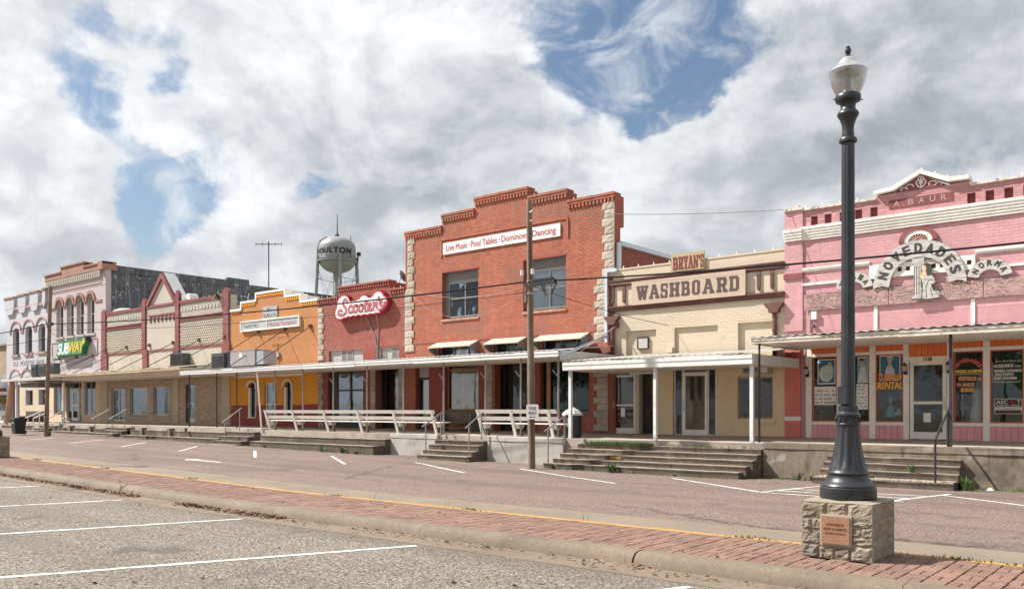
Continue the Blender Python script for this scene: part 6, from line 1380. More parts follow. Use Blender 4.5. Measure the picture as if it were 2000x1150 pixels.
MB().add([(-51.22,18.35,0.33),(-50.80,18.35,0.33),(-50.80,18.82,0.33),(-51.22,18.82,0.33),(-51.30,18.28,1.14),(-50.72,18.28,1.14),(-50.72,18.9,1.14),(-51.30,18.9,1.14)],[(0,1,5,4),(1,2,6,5),(2,3,7,6),(3,0,4,7),(4,5,6,7),(3,2,1,0)]).build('body', plastic_black, wbn)
MB().xprism([(18.22,1.14),(18.24,1.19),(18.6,1.24),(18.92,1.19),(18.95,1.14)],-51.33,-50.69).build('lid', plastic_black, wbn)
for x in (-51.26,-50.86): MB().tube([(x,18.82,0.42),(x+0.06,18.82,0.42)],0.12,12).build('wheel', iron, wbn)
MB().box(-51.08,-50.94,18.285,18.29,0.98,1.04).build('stencil', M('bin_stencil',(0.6,0.6,0.6),0.6), wbn); MB().box(-51.13,-50.89,18.292,18.297,0.90,0.94).build('stencil', MATS['bin_stencil'], wbn)
def ac_unit(x0, x1, y0, y1, z0, z1, label, mat, fins=True, top=None, cat='air conditioner'):
    t = thing('rooftop_air_unit', label, cat, ((x0+x1)/2,(y0+y1)/2,z0), 'air units standing on the canopies')
    MB().box(x0,x1,y0,y1,z0+0.06,z1-0.03).build('case', mat, t); MB().box(x0-0.015,x1+0.015,y0-0.015,y1+0.015,z1-0.03,z1).build('lid', top or mat, t); MB().box(x0+0.05,x1-0.05,y0+0.05,y1-0.05,z0-0.04,z0+0.06).build('base', iron, t)
    if fins:
        mb = MB(); n = int((z1-z0-0.2)/0.07)
        for i in range(n): mb.box(x0+0.06,x1-0.06,y0-0.018,y0-0.0005,z0+0.12+0.07*i,z0+0.16+0.07*i)
        mb.build('fins', iron, t)
    return t
ac_unit(-39.95,-38.8,23.7,24.5,3.74,4.53,'dark louvred condenser left of the big grey box on the orange shop canopy',ac_dark)
ac_unit(-38.72,-38.25,23.8,24.5,3.74,4.54,'narrow black cabinet beside the big grey box on the canopy',plastic_black,False)
o = ac_unit(-38.18,-36.05,23.7,24.6,3.76,4.60,'big grey rooftop air conditioner with a metal hood on the orange shop canopy',ac_grey,False,galv)
MB().box(-36.04,-35.4,23.75,24.5,3.85,4.5).build('hood', galv, o); MB().box(-37.35,-37.15,23.69,23.699,4.25,4.45).build('label_plate', paper, o)
for x0, x1, lb in ((-64.2,-63.1,'left'),(-62.95,-61.6,'middle'),(-61.0,-60.1,'right')): ac_unit(x0,x1-0.25,24.2,24.6,3.97,4.8,lb+' one of three dark air condensers on the far left canopy',ac_dark)
def dish(x, y, z, r, label, facing):
    t = thing('satellite_dish', label, 'satellite dish', (x,y,z-0.6), 'satellite dishes on the roofs')
    a = Vector(facing).normalized(); u = a.cross(Vector((0,0,1))).normalized(); v = u.cross(a); c = Vector((x,y,z)); mb = MB(); n = 20
    for k in range(5):
        q = r*k/4
        for i in range(n):
            th_ = 2*math.pi*i/n; mb.v.append(tuple(c+u*q*math.cos(th_)+v*q*0.92*math.sin(th_)+a*(0.25*(q/r)**2*r)))
    for k in range(4):
        for i in range(n): mb.f.append((k*n+i, k*n+(i+1)%n, (k+1)*n+(i+1)%n, (k+1)*n+i))
    mb.build('reflector', M('dish_grey',(0.075,0.075,0.078),0.5,0.1,3), t, smooth=True)
    MB().tube([c-a*0.05, c-a*0.15+Vector((0,0,-0.25)), c-a*0.1+Vector((0,0,-0.75))],0.03,8).build('mast', galv, t)
    MB().tube([c-v*r*0.9+a*0.2, c+a*0.75*r-v*0.2*r],0.018,6).obox(c+a*0.78*r-v*0.2*r,(0.05,0,0),(0,0.05,0),(0,0,0.04)).build('feed_arm', galv, t)
    return t
dish(-29.2,27.0,7.82,0.31,'dark satellite dish against the sky left of the tall brick hall',(0.35,0.85,0.45))
dish(-41.55,27.0,8.15,0.40,'dark satellite dish on the gable shop roof beside the orange coping',(-0.2,0.9,0.4))
an = thing('television_antenna', 'tall thin roof antenna with one crossbar above the orange shop', 'antenna', (-45.63,31,6.9))
MB().tube([(-45.63,31,6.9),(-45.63,31,12.15)],0.035,6).build('mast', iron, an); MB().tube([(-46.25,30.48,11.97),(-45.0,31.52,11.97)],0.028,6).build('boom', iron, an)
for i in range(5): q = -0.9+0.45*i; MB().tube([(-45.63+0.69*q,31+0.57*q,11.84),(-45.63+0.69*q,31+0.57*q,12.09)],0.016,5).build('element', iron, an)

# ---------------------------------------------------------------- water tower
wt = thing('water_tower', 'white water tower on legs with black capitals MOULTON round the tank', 'water tower', (-150.6,120,0))
tw = M('tower_white',(0.235,0.245,0.25),0.5,0.06,0.3,stain=((0.42,0.42,0.40),0.25,0.5))
cx, cy = -150.6, 120; pr = []
for i in range(11): a = rad(-90+9*i); pr.append((4.05*math.cos(a), 34.8+2.9*math.sin(a)))
pr += [(4.05,37.4)]
for i in range(1,11): a = rad(9*i); pr.append((4.05*math.cos(a), 37.4+2.6*math.sin(a)))
MB().lathe([(max(r_,0.05),z) for r_, z in pr], cx, cy, 0, 48).build('tank', tw, wt, smooth=True)
MB().lathe([(4.05,34.3),(4.45,34.3),(4.45,34.5),(4.05,34.5)], cx, cy, 0, 40).build('balcony', tw, wt)
mb = MB(); ring = [(cx+4.42*math.cos(2*math.pi*i/40), cy+4.42*math.sin(2*math.pi*i/40)) for i in range(41)]
mb.tube([(x,y,35.5) for x,y in ring],0.06,5,False).tube([(x,y,35.0) for x,y in ring],0.04,5,False)
for x, y in ring[:-1:2]: mb.tube([(x,y,34.5),(x,y,35.5)],0.04,4)
mb.build('railing', tw, wt)
view = math.atan2(-cy, -cx)          # bearing from the tower to the street
for k in range(4):
    a = view+rad(8)+k*math.pi/2; MB().tube([(cx+6.0*math.cos(a),cy+6.0*math.sin(a),0),(cx+4.2*math.cos(a),cy+4.2*math.sin(a),35.6)],0.38,10).build('leg', tw, wt, smooth=True)
MB().tube([(cx,cy,0),(cx,cy,32.2)],0.75,14).build('riser', tw, wt, smooth=True)
mb = MB()
for k in range(4):
    a, b = view+rad(8)+k*math.pi/2, view+rad(8)+(k+1)*math.pi/2; P_ = lambda q, z: (cx+(6.0-1.8*z/35.6)*math.cos(q), cy+(6.0-1.8*z/35.6)*math.sin(q), z)
    for z0, z1 in ((33,20),(20,7)): mb.tube([P_(a,z0),P_(b,z1)],0.045,4).tube([P_(b,z0),P_(a,z1)],0.045,4)
    for z in (30.5,20): mb.tube([P_(a,z),P_(b,z)],0.06,4)
mb.build('cross_brace', tw, wt)
vs, fs = text_mesh('MOULTON', 0.0, 0, 1.12); ax = min(v[0] for v in vs); bx = max(v[0] for v in vs); bz = max(v[1] for v in vs); mb = MB()
tv = []
for v in vs:
    s = (v[0]-ax)/(bx-ax); q = view-0.36+(s-0.5)*2.3; z = 35.75+v[1]/bz*1.2; rr_ = 4.12
    tv.append((cx+rr_*math.cos(q), cy+rr_*math.sin(q), z))
coats = 4
for k in range(coats):
    ex, ez = (0.07 if k % 2 else -0.07), (0.07 if k > 1 else -0.07); mb.add([(x*1+(x-cx)*0.0006*k-ex*math.sin(view), y+(y-cy)*0.0006*k+ex*math.cos(view), z+ez) for x, y, z in tv], fs)
mb.build('lettering', flatmat('tower_letter',(0.03,0.03,0.035)), wt)
MB().tube([(cx,cy,39.8),(cx,cy,41.3),(cx,cy,45.0)],[0.22,0.12,0.06],6).lathe([(0.5,39.7),(0.5,40.4),(0.2,40.6)],cx,cy,0,10).build('mast', iron, wt)
rx, ry = math.cos(view+math.pi/2), math.sin(view+math.pi/2)
MB().tube([(cx+rx*2.9+3.2*math.cos(view),cy+ry*2.9+3.2*math.sin(view),35),(cx+rx*2.9,cy+ry*2.9,40.3)],0.1,5).tube([(cx+rx*4.5,cy+ry*4.5,34.3),(cx+rx*4.6,cy+ry*4.6,36.2)],0.13,6).obox((cx+rx*4.7,cy+ry*4.7,36.3),(0.35,0.15,0),(-0.15,0.3,0),(0,0,0.4)).build('aerials', iron, wt)
MB().tube([(cx-rx*4.3,cy-ry*4.3,34.5),(cx-rx*4.28,cy-ry*4.28,37.2),(cx-rx*3.7,cy-ry*3.7,39.0),(cx-rx*2.3,cy-ry*2.3,39.9)],0.2,6).build('ladder_cage', tw, wt)
# ---------------------------------------------------------------- street lamp on its stone base
def stone_base(cx, cy, zb, label, plaque):
    t = thing('stone_pedestal', label, 'pedestal', (cx, cy, zb), 'stone lamp pedestals on the median')
    h = 0.39; MB().box(cx-h+0.008,cx+h-0.008,cy-h+0.008,cy+h-0.008,zb,zb+0.63).build('mortar_core', M('pedestal_mortar',(0.31,0.265,0.205),0.9,0.14,4,0.5,40), t)
    n = 7; top = MB()
    for i in range(n+1):
        for j in range(n+1):
            e = i in (0,n) or j in (0,n); top.v.append((cx-h-0.0+2*h*i/n+R.uniform(-.012,.012), cy-h+2*h*j/n+R.uniform(-.012,.012), zb+0.642+(R.uniform(-.03,-.012) if e else R.uniform(-.003,.006))))
    for i in range(n):
        for j in range(n): q = i*(n+1)+j; top.f.append((q,q+n+1,q+n+2,q+1))
    top.build('cap_slab', M('pedestal_cap',(0.24,0.205,0.155),0.85,0.15,2.5,0.5,30), t)
    face = [(0,.37,.70,1),(.37,.66,.72,1),(.66,1,.70,1),(0,.15,.50,.70),(.16,.30,.50,.70),(0,.28,.24,.49),(0,.26,0,.235),(.26,.48,0,.20),(.48,.70,0,.21),(.70,1,0,.26),(.70,1,.28,.42),(.70,.84,.43,.57),(.85,1,.43,.60),(.70,1,.60,.69)]
    for u0, u1, v0, v1 in face: chunk(t, 'front', cx, cy, zb, h, u0, u1, v0, v1)
    side = [(0,.40,.68,1),(.40,1,.70,1),(0,.30,.36,.67),(.31,.66,.40,.69),(.67,1,.34,.69),(0,.45,0,.35),(.45,.75,.0,.38),(.75,1,0,.33)]
    for fc in ('right','left','back'):
        for u0, u1, v0, v1 in side: chunk(t, fc, cx, cy, zb, h, u0, u1, v0, v1)
    px0, px1, pz0, pz1 = cx-0.39+0.78*.305, cx-0.39+0.78*.695, zb+0.175, zb+0.475
    MB().box(px0-0.02,px1+0.02,cy-h-0.022,cy-h+0.03,pz0-0.02,pz1+0.02).build('plaque_mortar', M('plaque_mortar',(0.36,0.32,0.26),0.9,0.1,6,0.4,40), t)
    p = MB().box(px0,px1,cy-h-0.032,cy-h+0.02,pz0,pz1).build('plaque', M('plaque_clay',(0.29,0.15,0.09),0.75,0.14,5,0.2,50,stain=((0.33,0.16,0.09),6,0.6)), t)
    if plaque:
        ym = cy-h-0.0335
        for s, w_, z in (('DONATED BY',.19,.375),('RUDY & LORETTA',.245,.325),('JANAK FAMILY',.215,.275)): print_text(MB(), s, cx-w_/2, cx+w_/2, zb+z, zb+z+0.026, ym, 0.02).build('inscription', flatmat('plaque_ink2',(0.14,0.065,0.04)), p)
    return t
PST = [M('pedestal_stone_a',(0.235,0.20,0.155),0.9,0.18,5,1.0,26,piece=0.12,stain=((0.31,0.275,0.225),3.5,0.8)), M('pedestal_stone_b',(0.225,0.178,0.13),0.9,0.18,5,1.0,26,piece=0.12,stain=((0.28,0.23,0.17),3.0,0.7)), M('pedestal_stone_c',(0.20,0.175,0.142),0.9,0.2,5,1.0,26,piece=0.2,stain=((0.10,0.08,0.06),2.5,0.75))]
def chunk(t, fc, cx, cy, zb, h, u0, u1, v0, v1):
    """one rock-faced stone of the pedestal, its broken face outwards"""
    W = 2*h; n = 7; mb = MB(); g = 0.003; H = 0.625
    a0, a1 = u0*W+(g if u0 else 0), u1*W-(g if u1 < 1 else 0); b0, b1 = v0*H+(g if v0 else 0), v1*H-g
    sd = R.uniform(0, 99)
    def place(a, b, o):
        if fc == 'front': return (cx-h+a, cy-h+0.03-o, zb+b)
        if fc == 'right': return (cx+h-0.03+o, cy-h+a, zb+b)
        if fc == 'back': return (cx+h-a, cy+h-0.03+o, zb+b)
        return (cx-h+0.03-o, cy+h-a, zb+b)
    from mathutils import noise as nz
    for j in range(n+1):
        for i in range(n+1):
            u, v = i/n, j/n; e = min(u, 1-u, v, 1-v)
            o = 0.024 if e == 0 else 0.036+0.020*nz.noise(Vector((u*2.2+sd, v*2.2, sd)))+0.011*nz.noise(Vector((u*6+sd, v*6, sd*2)))
            ja = 0 if i in (0,n) else R.uniform(-.006,.006); jb = 0 if j in (0,n) else R.uniform(-.006,.006)
            mb.v.append(place(a0+(a1-a0)*u+ja, b0+(b1-b0)*v+jb, o))
    for j in range(n):
        for i in range(n): q = j*(n+1)+i; mb.f.append((q,q+1,q+n+2,q+n+1))
    base = len(mb.v); mb.v += [place(a0,b0,-0.004),place(a1,b0,-0.004),place(a1,b1,-0.004),place(a0,b1,-0.004)]
    N = n+1
    mb.f += [tuple(range(n,-1,-1))+(base,base+1), tuple(n*N+i for i in range(N))+(base+2,base+3), tuple(j*N for j in range(N))+(base+3,base), tuple(j*N+n for j in range(n,-1,-1))+(base+1,base+2)]
    mb.build('stone', R.choice(PST), t)
stone_base(-3.26, 9.88, 0.0, 'rough stone pedestal with a clay plaque under the big lamp post', True)
stone_base(-29.25, 9.88, gz(-29.25), 'rough stone lamp pedestal cut off by the left picture edge', False)
lp = thing('street_lamp', 'tall dark fluted lamp post with a clear acorn globe on the stone pedestal', 'street lamp', (-3.26, 9.88, 0.645), 'street lamps on the median')
lx, ly, lz = -3.26, 9.88, 0.645
fl16 = lambda k, z: 1-0.10*(0.5+0.5*math.cos(k*2*math.pi/6)) if 0.33 < z < 0.80 else 1
MB().lathe([(.300,0),(.306,.01),(.303,.125),(.292,.135),(.296,.15),(.288,.165),(.262,.185),(.236,.215),(.222,.25),(.219,.265),(.226,.275),(.226,.295),(.215,.305),(.207,.33),(.186,.40),(.166,.48),(.150,.57),(.138,.66),(.131,.74),(.128,.79),(.124,.82)], lx, ly, lz, 72, fl16).build('base', lamp_paint, lp, smooth=True)
MB().lathe([(.124,.82),(.132,.83),(.134,.845),(.126,.855),(.128,.93),(.136,.94),(.136,.955),(.122,.965),(.108,.985),(.106,1.05),(.085,1.06)], lx, ly, lz, 36, lambda k, z: (0.95+0.05*(k % 2)) if z > 0.97 else 1).build('collar', lamp_paint, lp, smooth=True)
mb = MB()
for k in range(7): a = 2*math.pi*k/7-2.2; c = Vector((lx+.128*math.cos(a), ly+.128*math.sin(a), lz+.892)); t_ = Vector((-math.sin(a), math.cos(a), 0)); mb.tube([c+t_*.036*math.cos(q)+Vector((0,0,.034*math.sin(q))) for q in [2*math.pi*i/12 for i in range(13)]], .006, 5, False)
mb.build('ring_ornament', lamp_paint, lp)
MB().lathe([(.078,1.05),(.076,1.2),(.070,4.05)], lx, ly, lz, 64, lambda k, z: 1-0.085*(0.5+0.5*math.cos(2*math.pi*k/64*12)) if 1.2 <= z else 1).build('pole', lamp_paint, lp, smooth=True)
cdir = Vector((0.32,-0.95,0)).normalized(); sd_ = Vector((0.95,0.32,0)).normalized(); 
c = Vector((lx,ly,lz+1.17))+Vector((-0.35,-0.94,0)).normalized()*0.07
MB().obox(c, Vector((.055,-.02,0)), Vector((.012,.034,0)), (0,0,.10)).build('hand_hole_cover', lamp_paint, lp)
HZ = lambda pr: [(r_, z if z < 4.1 else 4.1+(z-4.1)*0.90) for r_, z in pr]
MB().lathe(HZ([(.070,4.03),(.096,4.045),(.100,4.07),(.090,4.09),(.066,4.10),(.068,4.13),(.063,4.16),(.066,4.25),(.090,4.33),(.113,4.37),(.119,4.39),(.110,4.42),(.088,4.44),(.080,4.47),(.084,4.52),(.105,4.545),(.132,4.555),(.140,4.575),(.140,4.62),(.130,4.635)]), lx, ly, lz, 32).build('capital', lamp_paint, lp, smooth=True)
for s in (-1, 1): MB().tube([(lx+s*.13*.77,ly+s*.13*.64,lz+4.53),(lx+s*.17*.77,ly+s*.17*.64,lz+4.533)],.006,6).build('set_screw', iron, lp)
def globe_mat():
    m, t, b, out = newmat('prismatic_globe'); t.N.remove(b)
    tr = t.n('ShaderNodeBsdfTransparent'); tr.inputs[0].default_value = (0.80,0.80,0.79,1)
    gl = t.n('ShaderNodeBsdfGlossy'); gl.inputs['Roughness'].default_value = 0.16; gl.inputs[0].default_value = (0.8,0.8,0.8,1)
    df = t.n('ShaderNodeBsdfTranslucent'); df.inputs[0].default_value = (0.55,0.54,0.53,1)
    lw = t.n('ShaderNodeLayerWeight'); lw.inputs[0].default_value = 0.45
    m1 = t.n('ShaderNodeMixShader'); m1.inputs[0].default_value = 0.45; t.L.new(tr.outputs[0], m1.inputs[1]); t.L.new(df.outputs[0], m1.inputs[2])
    m2 = t.n('ShaderNodeMixShader'); t.put(m2.inputs[0], t.step(lw.outputs['Facing'], 0, 1, 0.12, 0.85, False)); t.L.new(m1.outputs[0], m2.inputs[1]); t.L.new(gl.outputs[0], m2.inputs[2]); t.L.new(m2.outputs[0], out.inputs[0])
    return m
gm = globe_mat()
MB().lathe(HZ([(.118,4.62),(.135,4.66),(.165,4.73),(.188,4.81),(.201,4.88),(.207,4.92),(.205,4.935),(.19,4.95)]), lx, ly, lz, 40).build('globe', gm, lp, smooth=True)
MB().lathe(HZ([(.203,4.925),(.208,4.93),(.196,4.95),(.160,4.985),(.125,5.01),(.105,5.04),(.102,5.055),(.085,5.062),(.078,5.085),(.060,5.105)]), lx, ly, lz, 40).build('globe_roof', M('globe_cap',(0.62,0.62,0.62),0.22,0.08,6,metal=0.75), lp, smooth=True)
MB().lathe(HZ([(.085,4.62),(.07,4.68),(.03,4.70),(.03,4.85),(.045,4.88),(.03,4.90)]), lx, ly, lz, 16).build('lamp_holder', galv, lp, smooth=True)
MB().lathe(HZ([(.055,5.10),(.050,5.112),(.03,5.135),(.016,5.15),(.030,5.165),(.036,5.19),(.032,5.215),(.022,5.222),(.024,5.245),(.012,5.252)]), lx, ly, lz, 14).build('finial', lamp_paint, lp, smooth=True)
copy_thing(lp, (-29.25, 9.88, 0.645+gz(-29.25)), 'lamp post on the pedestal just outside the left picture edge')

# ---------------------------------------------------------------- utility poles, wires
up = thing('utility_pole', 'weathered wooden utility pole in front of the tall brick hall', 'utility pole', (-16.5,20.74,-0.2), 'wooden utility poles')
pts = [(-16.5+0.10*(-i/9), 20.74, -0.25+8.43*i/9) for i in range(10)]
MB().tube(pts, [0.115-0.0032*i for i in range(10)], 14).build('shaft', pole_wood, up, smooth=True)
MB().tube([(-16.67,20.64,5.0),(-16.67,20.64,5.65)],0.03,6).build('conduit', pipe_m, up)
for z in (5.62, 5.25): MB().lathe([(0.108,0),(0.108,0.05)], -16.57, 20.74, z, 14).build('band', galv, up)
for x in (-16.38, -16.80): MB().lathe([(0.055,0),(0.055,0.16)], x, 20.63, 5.85, 8).build('insulator', white_metal, up)
MB().tube([(-16.5,20.66,7.78),(-16.36,20.62,7.80)],0.035,6).build('wire_clamp', galv, up); MB().tube([(-16.5,20.66,7.5),(-16.38,20.62,7.52)],0.025,6).build('wire_clamp', galv, up)
MB().box(-16.36,-15.45,20.5,20.66,5.46,5.60).box(-16.30,-15.55,20.49,20.67,5.6005,5.66).build('splice_box', plastic_black, up)
mb = MB()
for k in range(4): mb.tube([(-16.0+0.05*k,20.57,5.47),(-15.9+0.03*k,20.57,5.25-0.05*k),(-15.6,20.57,5.24-0.03*k),(-15.4,20.57,5.46)],0.012,5)
mb.build('slack_cable', plastic_black, up)
ow = thing('street_sign', 'white ONE WAY sign with a left arrow nailed to the utility pole', 'sign', (-16.36,20.57,1.36))
ow_pts = [(-16.55,1.40),(-16.51,1.36),(-16.20,1.36),(-16.16,1.40),(-16.16,1.78),(-16.20,1.82),(-16.51,1.82),(-16.55,1.78)]
def turned(mb, c, ang):
    """turn a flat sign about its vertical axis"""
    ca, sa = math.cos(ang), math.sin(ang); mb.v = [(c[0]+(x-c[0])*ca-(y-c[1])*sa, c[1]+(x-c[0])*sa+(y-c[1])*ca, z) for x, y, z in mb.v]; return mb
cc = (-16.36,20.62); an_ = rad(20)
turned(MB().prism(ow_pts, 20.555, 20.57), cc, an_).build('plate', flatmat('sign_white',(0.74,0.74,0.73),0.5), ow)
mb = MB(); print_text(mb,'ONE',-16.475,-16.235,1.645,1.755,20.5525,0.02); print_text(mb,'WAY',-16.49,-16.22,1.495,1.605,20.5525,0.02)
mb.add([(-16.46,20.5525,1.43),(-16.405,20.5525,1.40),(-16.405,20.5525,1.42),(-16.25,20.5525,1.42),(-16.25,20.5525,1.44),(-16.405,20.5525,1.44),(-16.405,20.5525,1.46)],[(0,1,2,3,4,5,6)])
turned(mb, cc, an_).build('lettering', flatmat('sign_black',(0.02,0.02,0.02)), ow)
up2 = thing('utility_pole', 'leaning wooden utility pole in front of the mauve building', 'utility pole', (-48.3,18.96,0.25), 'wooden utility poles')
pts = [(-48.32+0.068*i, 18.96, 0.2+0.89*i) for i in range(10)]
MB().tube(pts, [0.112-0.0025*i for i in range(10)], 12).build('shaft', pole_wood, up2, smooth=True)
MB().lathe([(0.105,0),(0.105,0.06)], -47.86, 18.96, 6.15, 12).build('band', galv, up2)
MB().box(-47.8,-47.3,18.8,18.95,6.1,6.25).build('splice_box', plastic_black, up2)
def wire(label, a, b, sag, r=0.012, mat=None):
    a, b = Vector(a), Vector(b); n = 24
    pts = [a+(b-a)*(i/n)-Vector((0,0,4*sag*(i/n)*(1-i/n))) for i in range(n+1)]
    solo(MB().tube(pts, r, 6), 'overhead_cable', mat or cable_black, label, 'cable', tuple(a), 'overhead cables')
wire('thick black cable from the centre pole to the right picture edge', (-16.5,20.58,5.62), (16,20.5,5.7), 0.52, 0.026)
wire('thick black cable between the two utility poles', (-47.86,18.82,6.2), (-16.6,20.58,5.62), 0.25, 0.026)
wire('thick black cable running left from the leaning pole', (-47.9,18.82,6.2), (-100,17.5,6.9), 0.6, 0.026)
wire('second thinner cable left of the leaning pole', (-47.9,18.82,5.4), (-100,17.5,6.2), 0.5, 0.014)
wire('twisted service cable from the pole top to the pink shop corner', (-16.38,20.62,7.79), (-10.4,F-0.1,7.9), 0.12, 0.010, M('pale_wire',(0.30,0.29,0.28),0.8,0.1,spec=0.1))
wire('thin pale wire from the centre pole to the left corner of the brick hall', (-16.6,20.6,5.5), (-27.3,F-0.12,6.9), 0.35, 0.005, MATS['pale_wire'])
wire('thin white wire sagging across the brick hall windows', (-16.62,20.6,5.3), (-27.4,F-0.12,6.7), 0.9, 0.005, MATS['pale_wire'])
wire('thin dark wire from the centre pole down to the cream shop wall', (-16.3,20.6,5.45), (-14.6,F-0.1,4.55), 0.1, 0.009)
wire('thin grey wire from the centre pole across the beige sign', (-16.3,20.6,5.4), (16,22.5,6.0), 0.5, 0.005, MATS['pale_wire'])
wire('thin wire between the poles below the thick cable', (-47.86,18.82,5.9), (-16.6,20.6,5.3), 0.35, 0.009)
wire('service wire from the leaning pole to the mauve wall', (-47.8,18.85,5.9), (-57.4,F-0.1,4.9), 0.15, 0.010)
wire('service wire from the leaning pole over the sandwich sign', (-47.9,18.85,7.4), (-61,F-0.1,6.7), 0.1, 0.018, pinkbrown)

# ---------------------------------------------------------------- far left: stone building, lean-to, air unit, car
fs_ = thing('stone_building', 'rough tan stone building with flat roof beyond the far left corner', 'building', (-106,34,0))
MB().box(-122,-90,34,48,-0.3,8.2).build('wall', M('far_stone',(0.30,0.23,0.16),0.9,0.25,0.9,0.6,8,stain=((0.42,0.35,0.26),0.5,0.6)), fs_); MB().box(-122.2,-89.8,33.8,48.2,8.2,8.45).build('coping', old_c, fs_)
MB().box(-122,-90,33.95,33.99,0.3,2.7).build('shop_front', M('far_brown',(0.24,0.15,0.085),0.9,0.15,0.8), fs_); MB().box(-121,-90,32.2,34,3.1,3.3).build('awning', dark_panel, fs_)
lt = thing('lean_to_roof', 'low dark lean-to roof against the far left corner wall', 'roof', (-76.5,26.5,3.2))
MB().box(-80,KX0-0.02,25.2,31,3.18,3.32).build('roof', maroon_paint, lt); MB().box(-79.5,-79.3,25.4,25.6,0.3,3.18).build('post', grey_wood, lt)
ac = thing('split_air_unit', 'white split air conditioner with round fan at the left picture edge', 'air conditioner', (-75,26.2,3.32))
MB().box(-76.6,-74.0,25.6,26.4,3.36,4.4).build('case', white_metal, ac); MB().lathe([(0.42,0),(0.42,0.02)],0,0,0,20); mb = MB()
for q in (0.42,0.30,0.18): mb.tube([(-75.6+q*math.cos(2*math.pi*i/20),25.58,3.88+q*math.sin(2*math.pi*i/20)) for i in range(21)],0.03,5,False)
mb.build('fan_guard', ac_dark, ac); MB().box(-76.6,-74,25.7,26.3,3.32,3.36).build('feet', iron, ac)
car = thing('parked_car', 'white pickup parked beyond the far left corner of the row', 'car', (-82.5,28.0,0.45))
cz = 0.42; cp = M('car_white',(0.72,0.73,0.74),0.25,0.03,2,spec=0.6)
MB().xprism([(0,0)],0,0) if False else None
sidep = [(-85.6,cz+0.45),(-85.55,cz+0.95),(-84.9,cz+1.08),(-83.9,cz+1.12),(-83.2,cz+1.72),(-81.6,cz+1.78),(-81.1,cz+1.15),(-79.6,cz+1.1),(-79.55,cz+0.45)]
MB().prism([(x,z) for x,z in sidep][::-1], 27.1, 28.9).build('body', cp, car)
MB().prism([(-83.75,cz+1.16),(-81.25,cz+1.18),(-81.68,cz+1.68),(-83.1,cz+1.64)][::1], 27.085, 27.099).build('side_window', flatmat('car_glass',(0.02,0.025,0.03),0.1), car)
for x in (-84.5,-80.7):
    wl_ = MB().tube([(x,27.05,cz+0.38),(x,27.3,cz+0.38)],0.38,18).build('wheel', iron, car); MB().tube([(x,27.03,cz+0.38),(x,27.049,cz+0.38)],0.22,14).build('rim', alu, wl_)
for x in (-85.62,-79.6): MB().box(x,x+0.06,27.15,27.4,cz+0.8,cz+0.95).build('lamp', flatmat('car_lamp',(0.5,0.1,0.08),0.2), car)
MB().box(-84.2,-84.0,27.06,27.099,cz+1.0,cz+1.05).build('door_handle', iron, car); car.location.x += 3.4

# ---------------------------------------------------------------- weeds, grass, dead leaves, litter
def weed(x, y, z, h, n, label, spread=0.9, wd=0.022):
    mb = MB(); h *= 0.85
    for i in range(n):
        a = R.uniform(0, 2*math.pi); L = h*R.uniform(.45,1); lean = R.uniform(.15,spread); bx, by = x+R.uniform(-.09,.09)*h*2.2, y+R.uniform(-.05,.05)
        p0 = Vector((bx,by,z)); p1 = p0+Vector((math.cos(a)*lean*L*.5,math.sin(a)*lean*L*.5,L*.6)); p2 = p0+Vector((math.cos(a)*lean*L*1.1,math.sin(a)*lean*L*1.1,L)); s_ = Vector((-math.sin(a),math.cos(a),0))*wd*R.uniform(.5,1)
        mb.add([p0-s_*.3,p0+s_*.3,p1+s_,p1-s_,p2], [(0,1,2,3),(3,2,4)])
    return solo(mb, 'weed', leaf_m, label, 'weed', (x,y,z), 'weeds along the foot of the porch')
sz_ = lambda x, y: street_z(y)+gz(x)
for x, y, h, n, lb in [(-13.9,21.25,0.42,60,'bushy green weed at the foot of the wide steps'), (-16.0,21.2,0.2,24,'small weed at the left foot of the wide steps beside the pole'), (-11.8,21.3,0.12,20,'tiny weed at the right foot of the wide steps'),
    (-8.65,22.25,0.30,26,'tall thin weed against the stained wall left of the pink shop steps'), (-8.12,21.9,0.32,26,'weed at the left end of the crumbling steps'), (-4.5,21.8,0.42,60,'bright green clump at the right end of the crumbling steps'),
    (-5.75,22.0,0.35,20,'upright weed growing on the crumbling steps by the handrail'), (-6.6,21.75,0.16,24,'low weed in the rubble tread'), (-19.75,21.3,0.14,20,'tiny weed at the right foot of the narrow steps'),
    (-26.6,21.45,0.32,60,'leafy weed clump at the right part of the long ledges'), (-27.9,21.45,0.40,24,'yellow green upright weed below the long ledges'), (-25.7,21.4,0.18,22,'small weed near the right end of the long ledges'), (-31.9,21.45,0.22,20,'small weed at the left end of the long ledges'),
    (-42.6,21.65,0.32,40,'weed below the ledges of the gabled shop'), (-39.6,22.1,0.30,30,'weed on the ledge right of the third concrete stub'), (-48.75,19.3,0.38,50,'weed clump at the foot of the leaning pole'), (-54.0,22.1,0.42,24,'yellow green weed beside the white round porch post')]:
    weed(x, y, (0.13 if 'growing on' in lb else -0.05 if 'rubble' in lb else 0.57 if 'on the ledge' in lb or 'round porch post' in lb else sz_(x,y))-0.01, h, n, lb)
g = MB()
def tuft(x, y, z, h):
    for q in range(3):
        a = R.uniform(0,6.28); s_ = Vector((math.cos(a),math.sin(a),0))*0.007; t_ = Vector((R.uniform(-.5,.5),R.uniform(-.5,.5),1))*h*R.uniform(.6,1.2); p = Vector((x,y,z)); g.add([p-s_,p+s_,p+t_],[(0,1,2)])
for i in range(1500):
    x = R.choice((R.uniform(-15.6,-13.3), R.uniform(-15.3,-14.2), R.uniform(-12.7,-9.8) if R.random()<.25 else R.uniform(-14.4,-13.2))); tuft(x, R.uniform(22.3,22.58), 0.56, R.uniform(.05,.13))
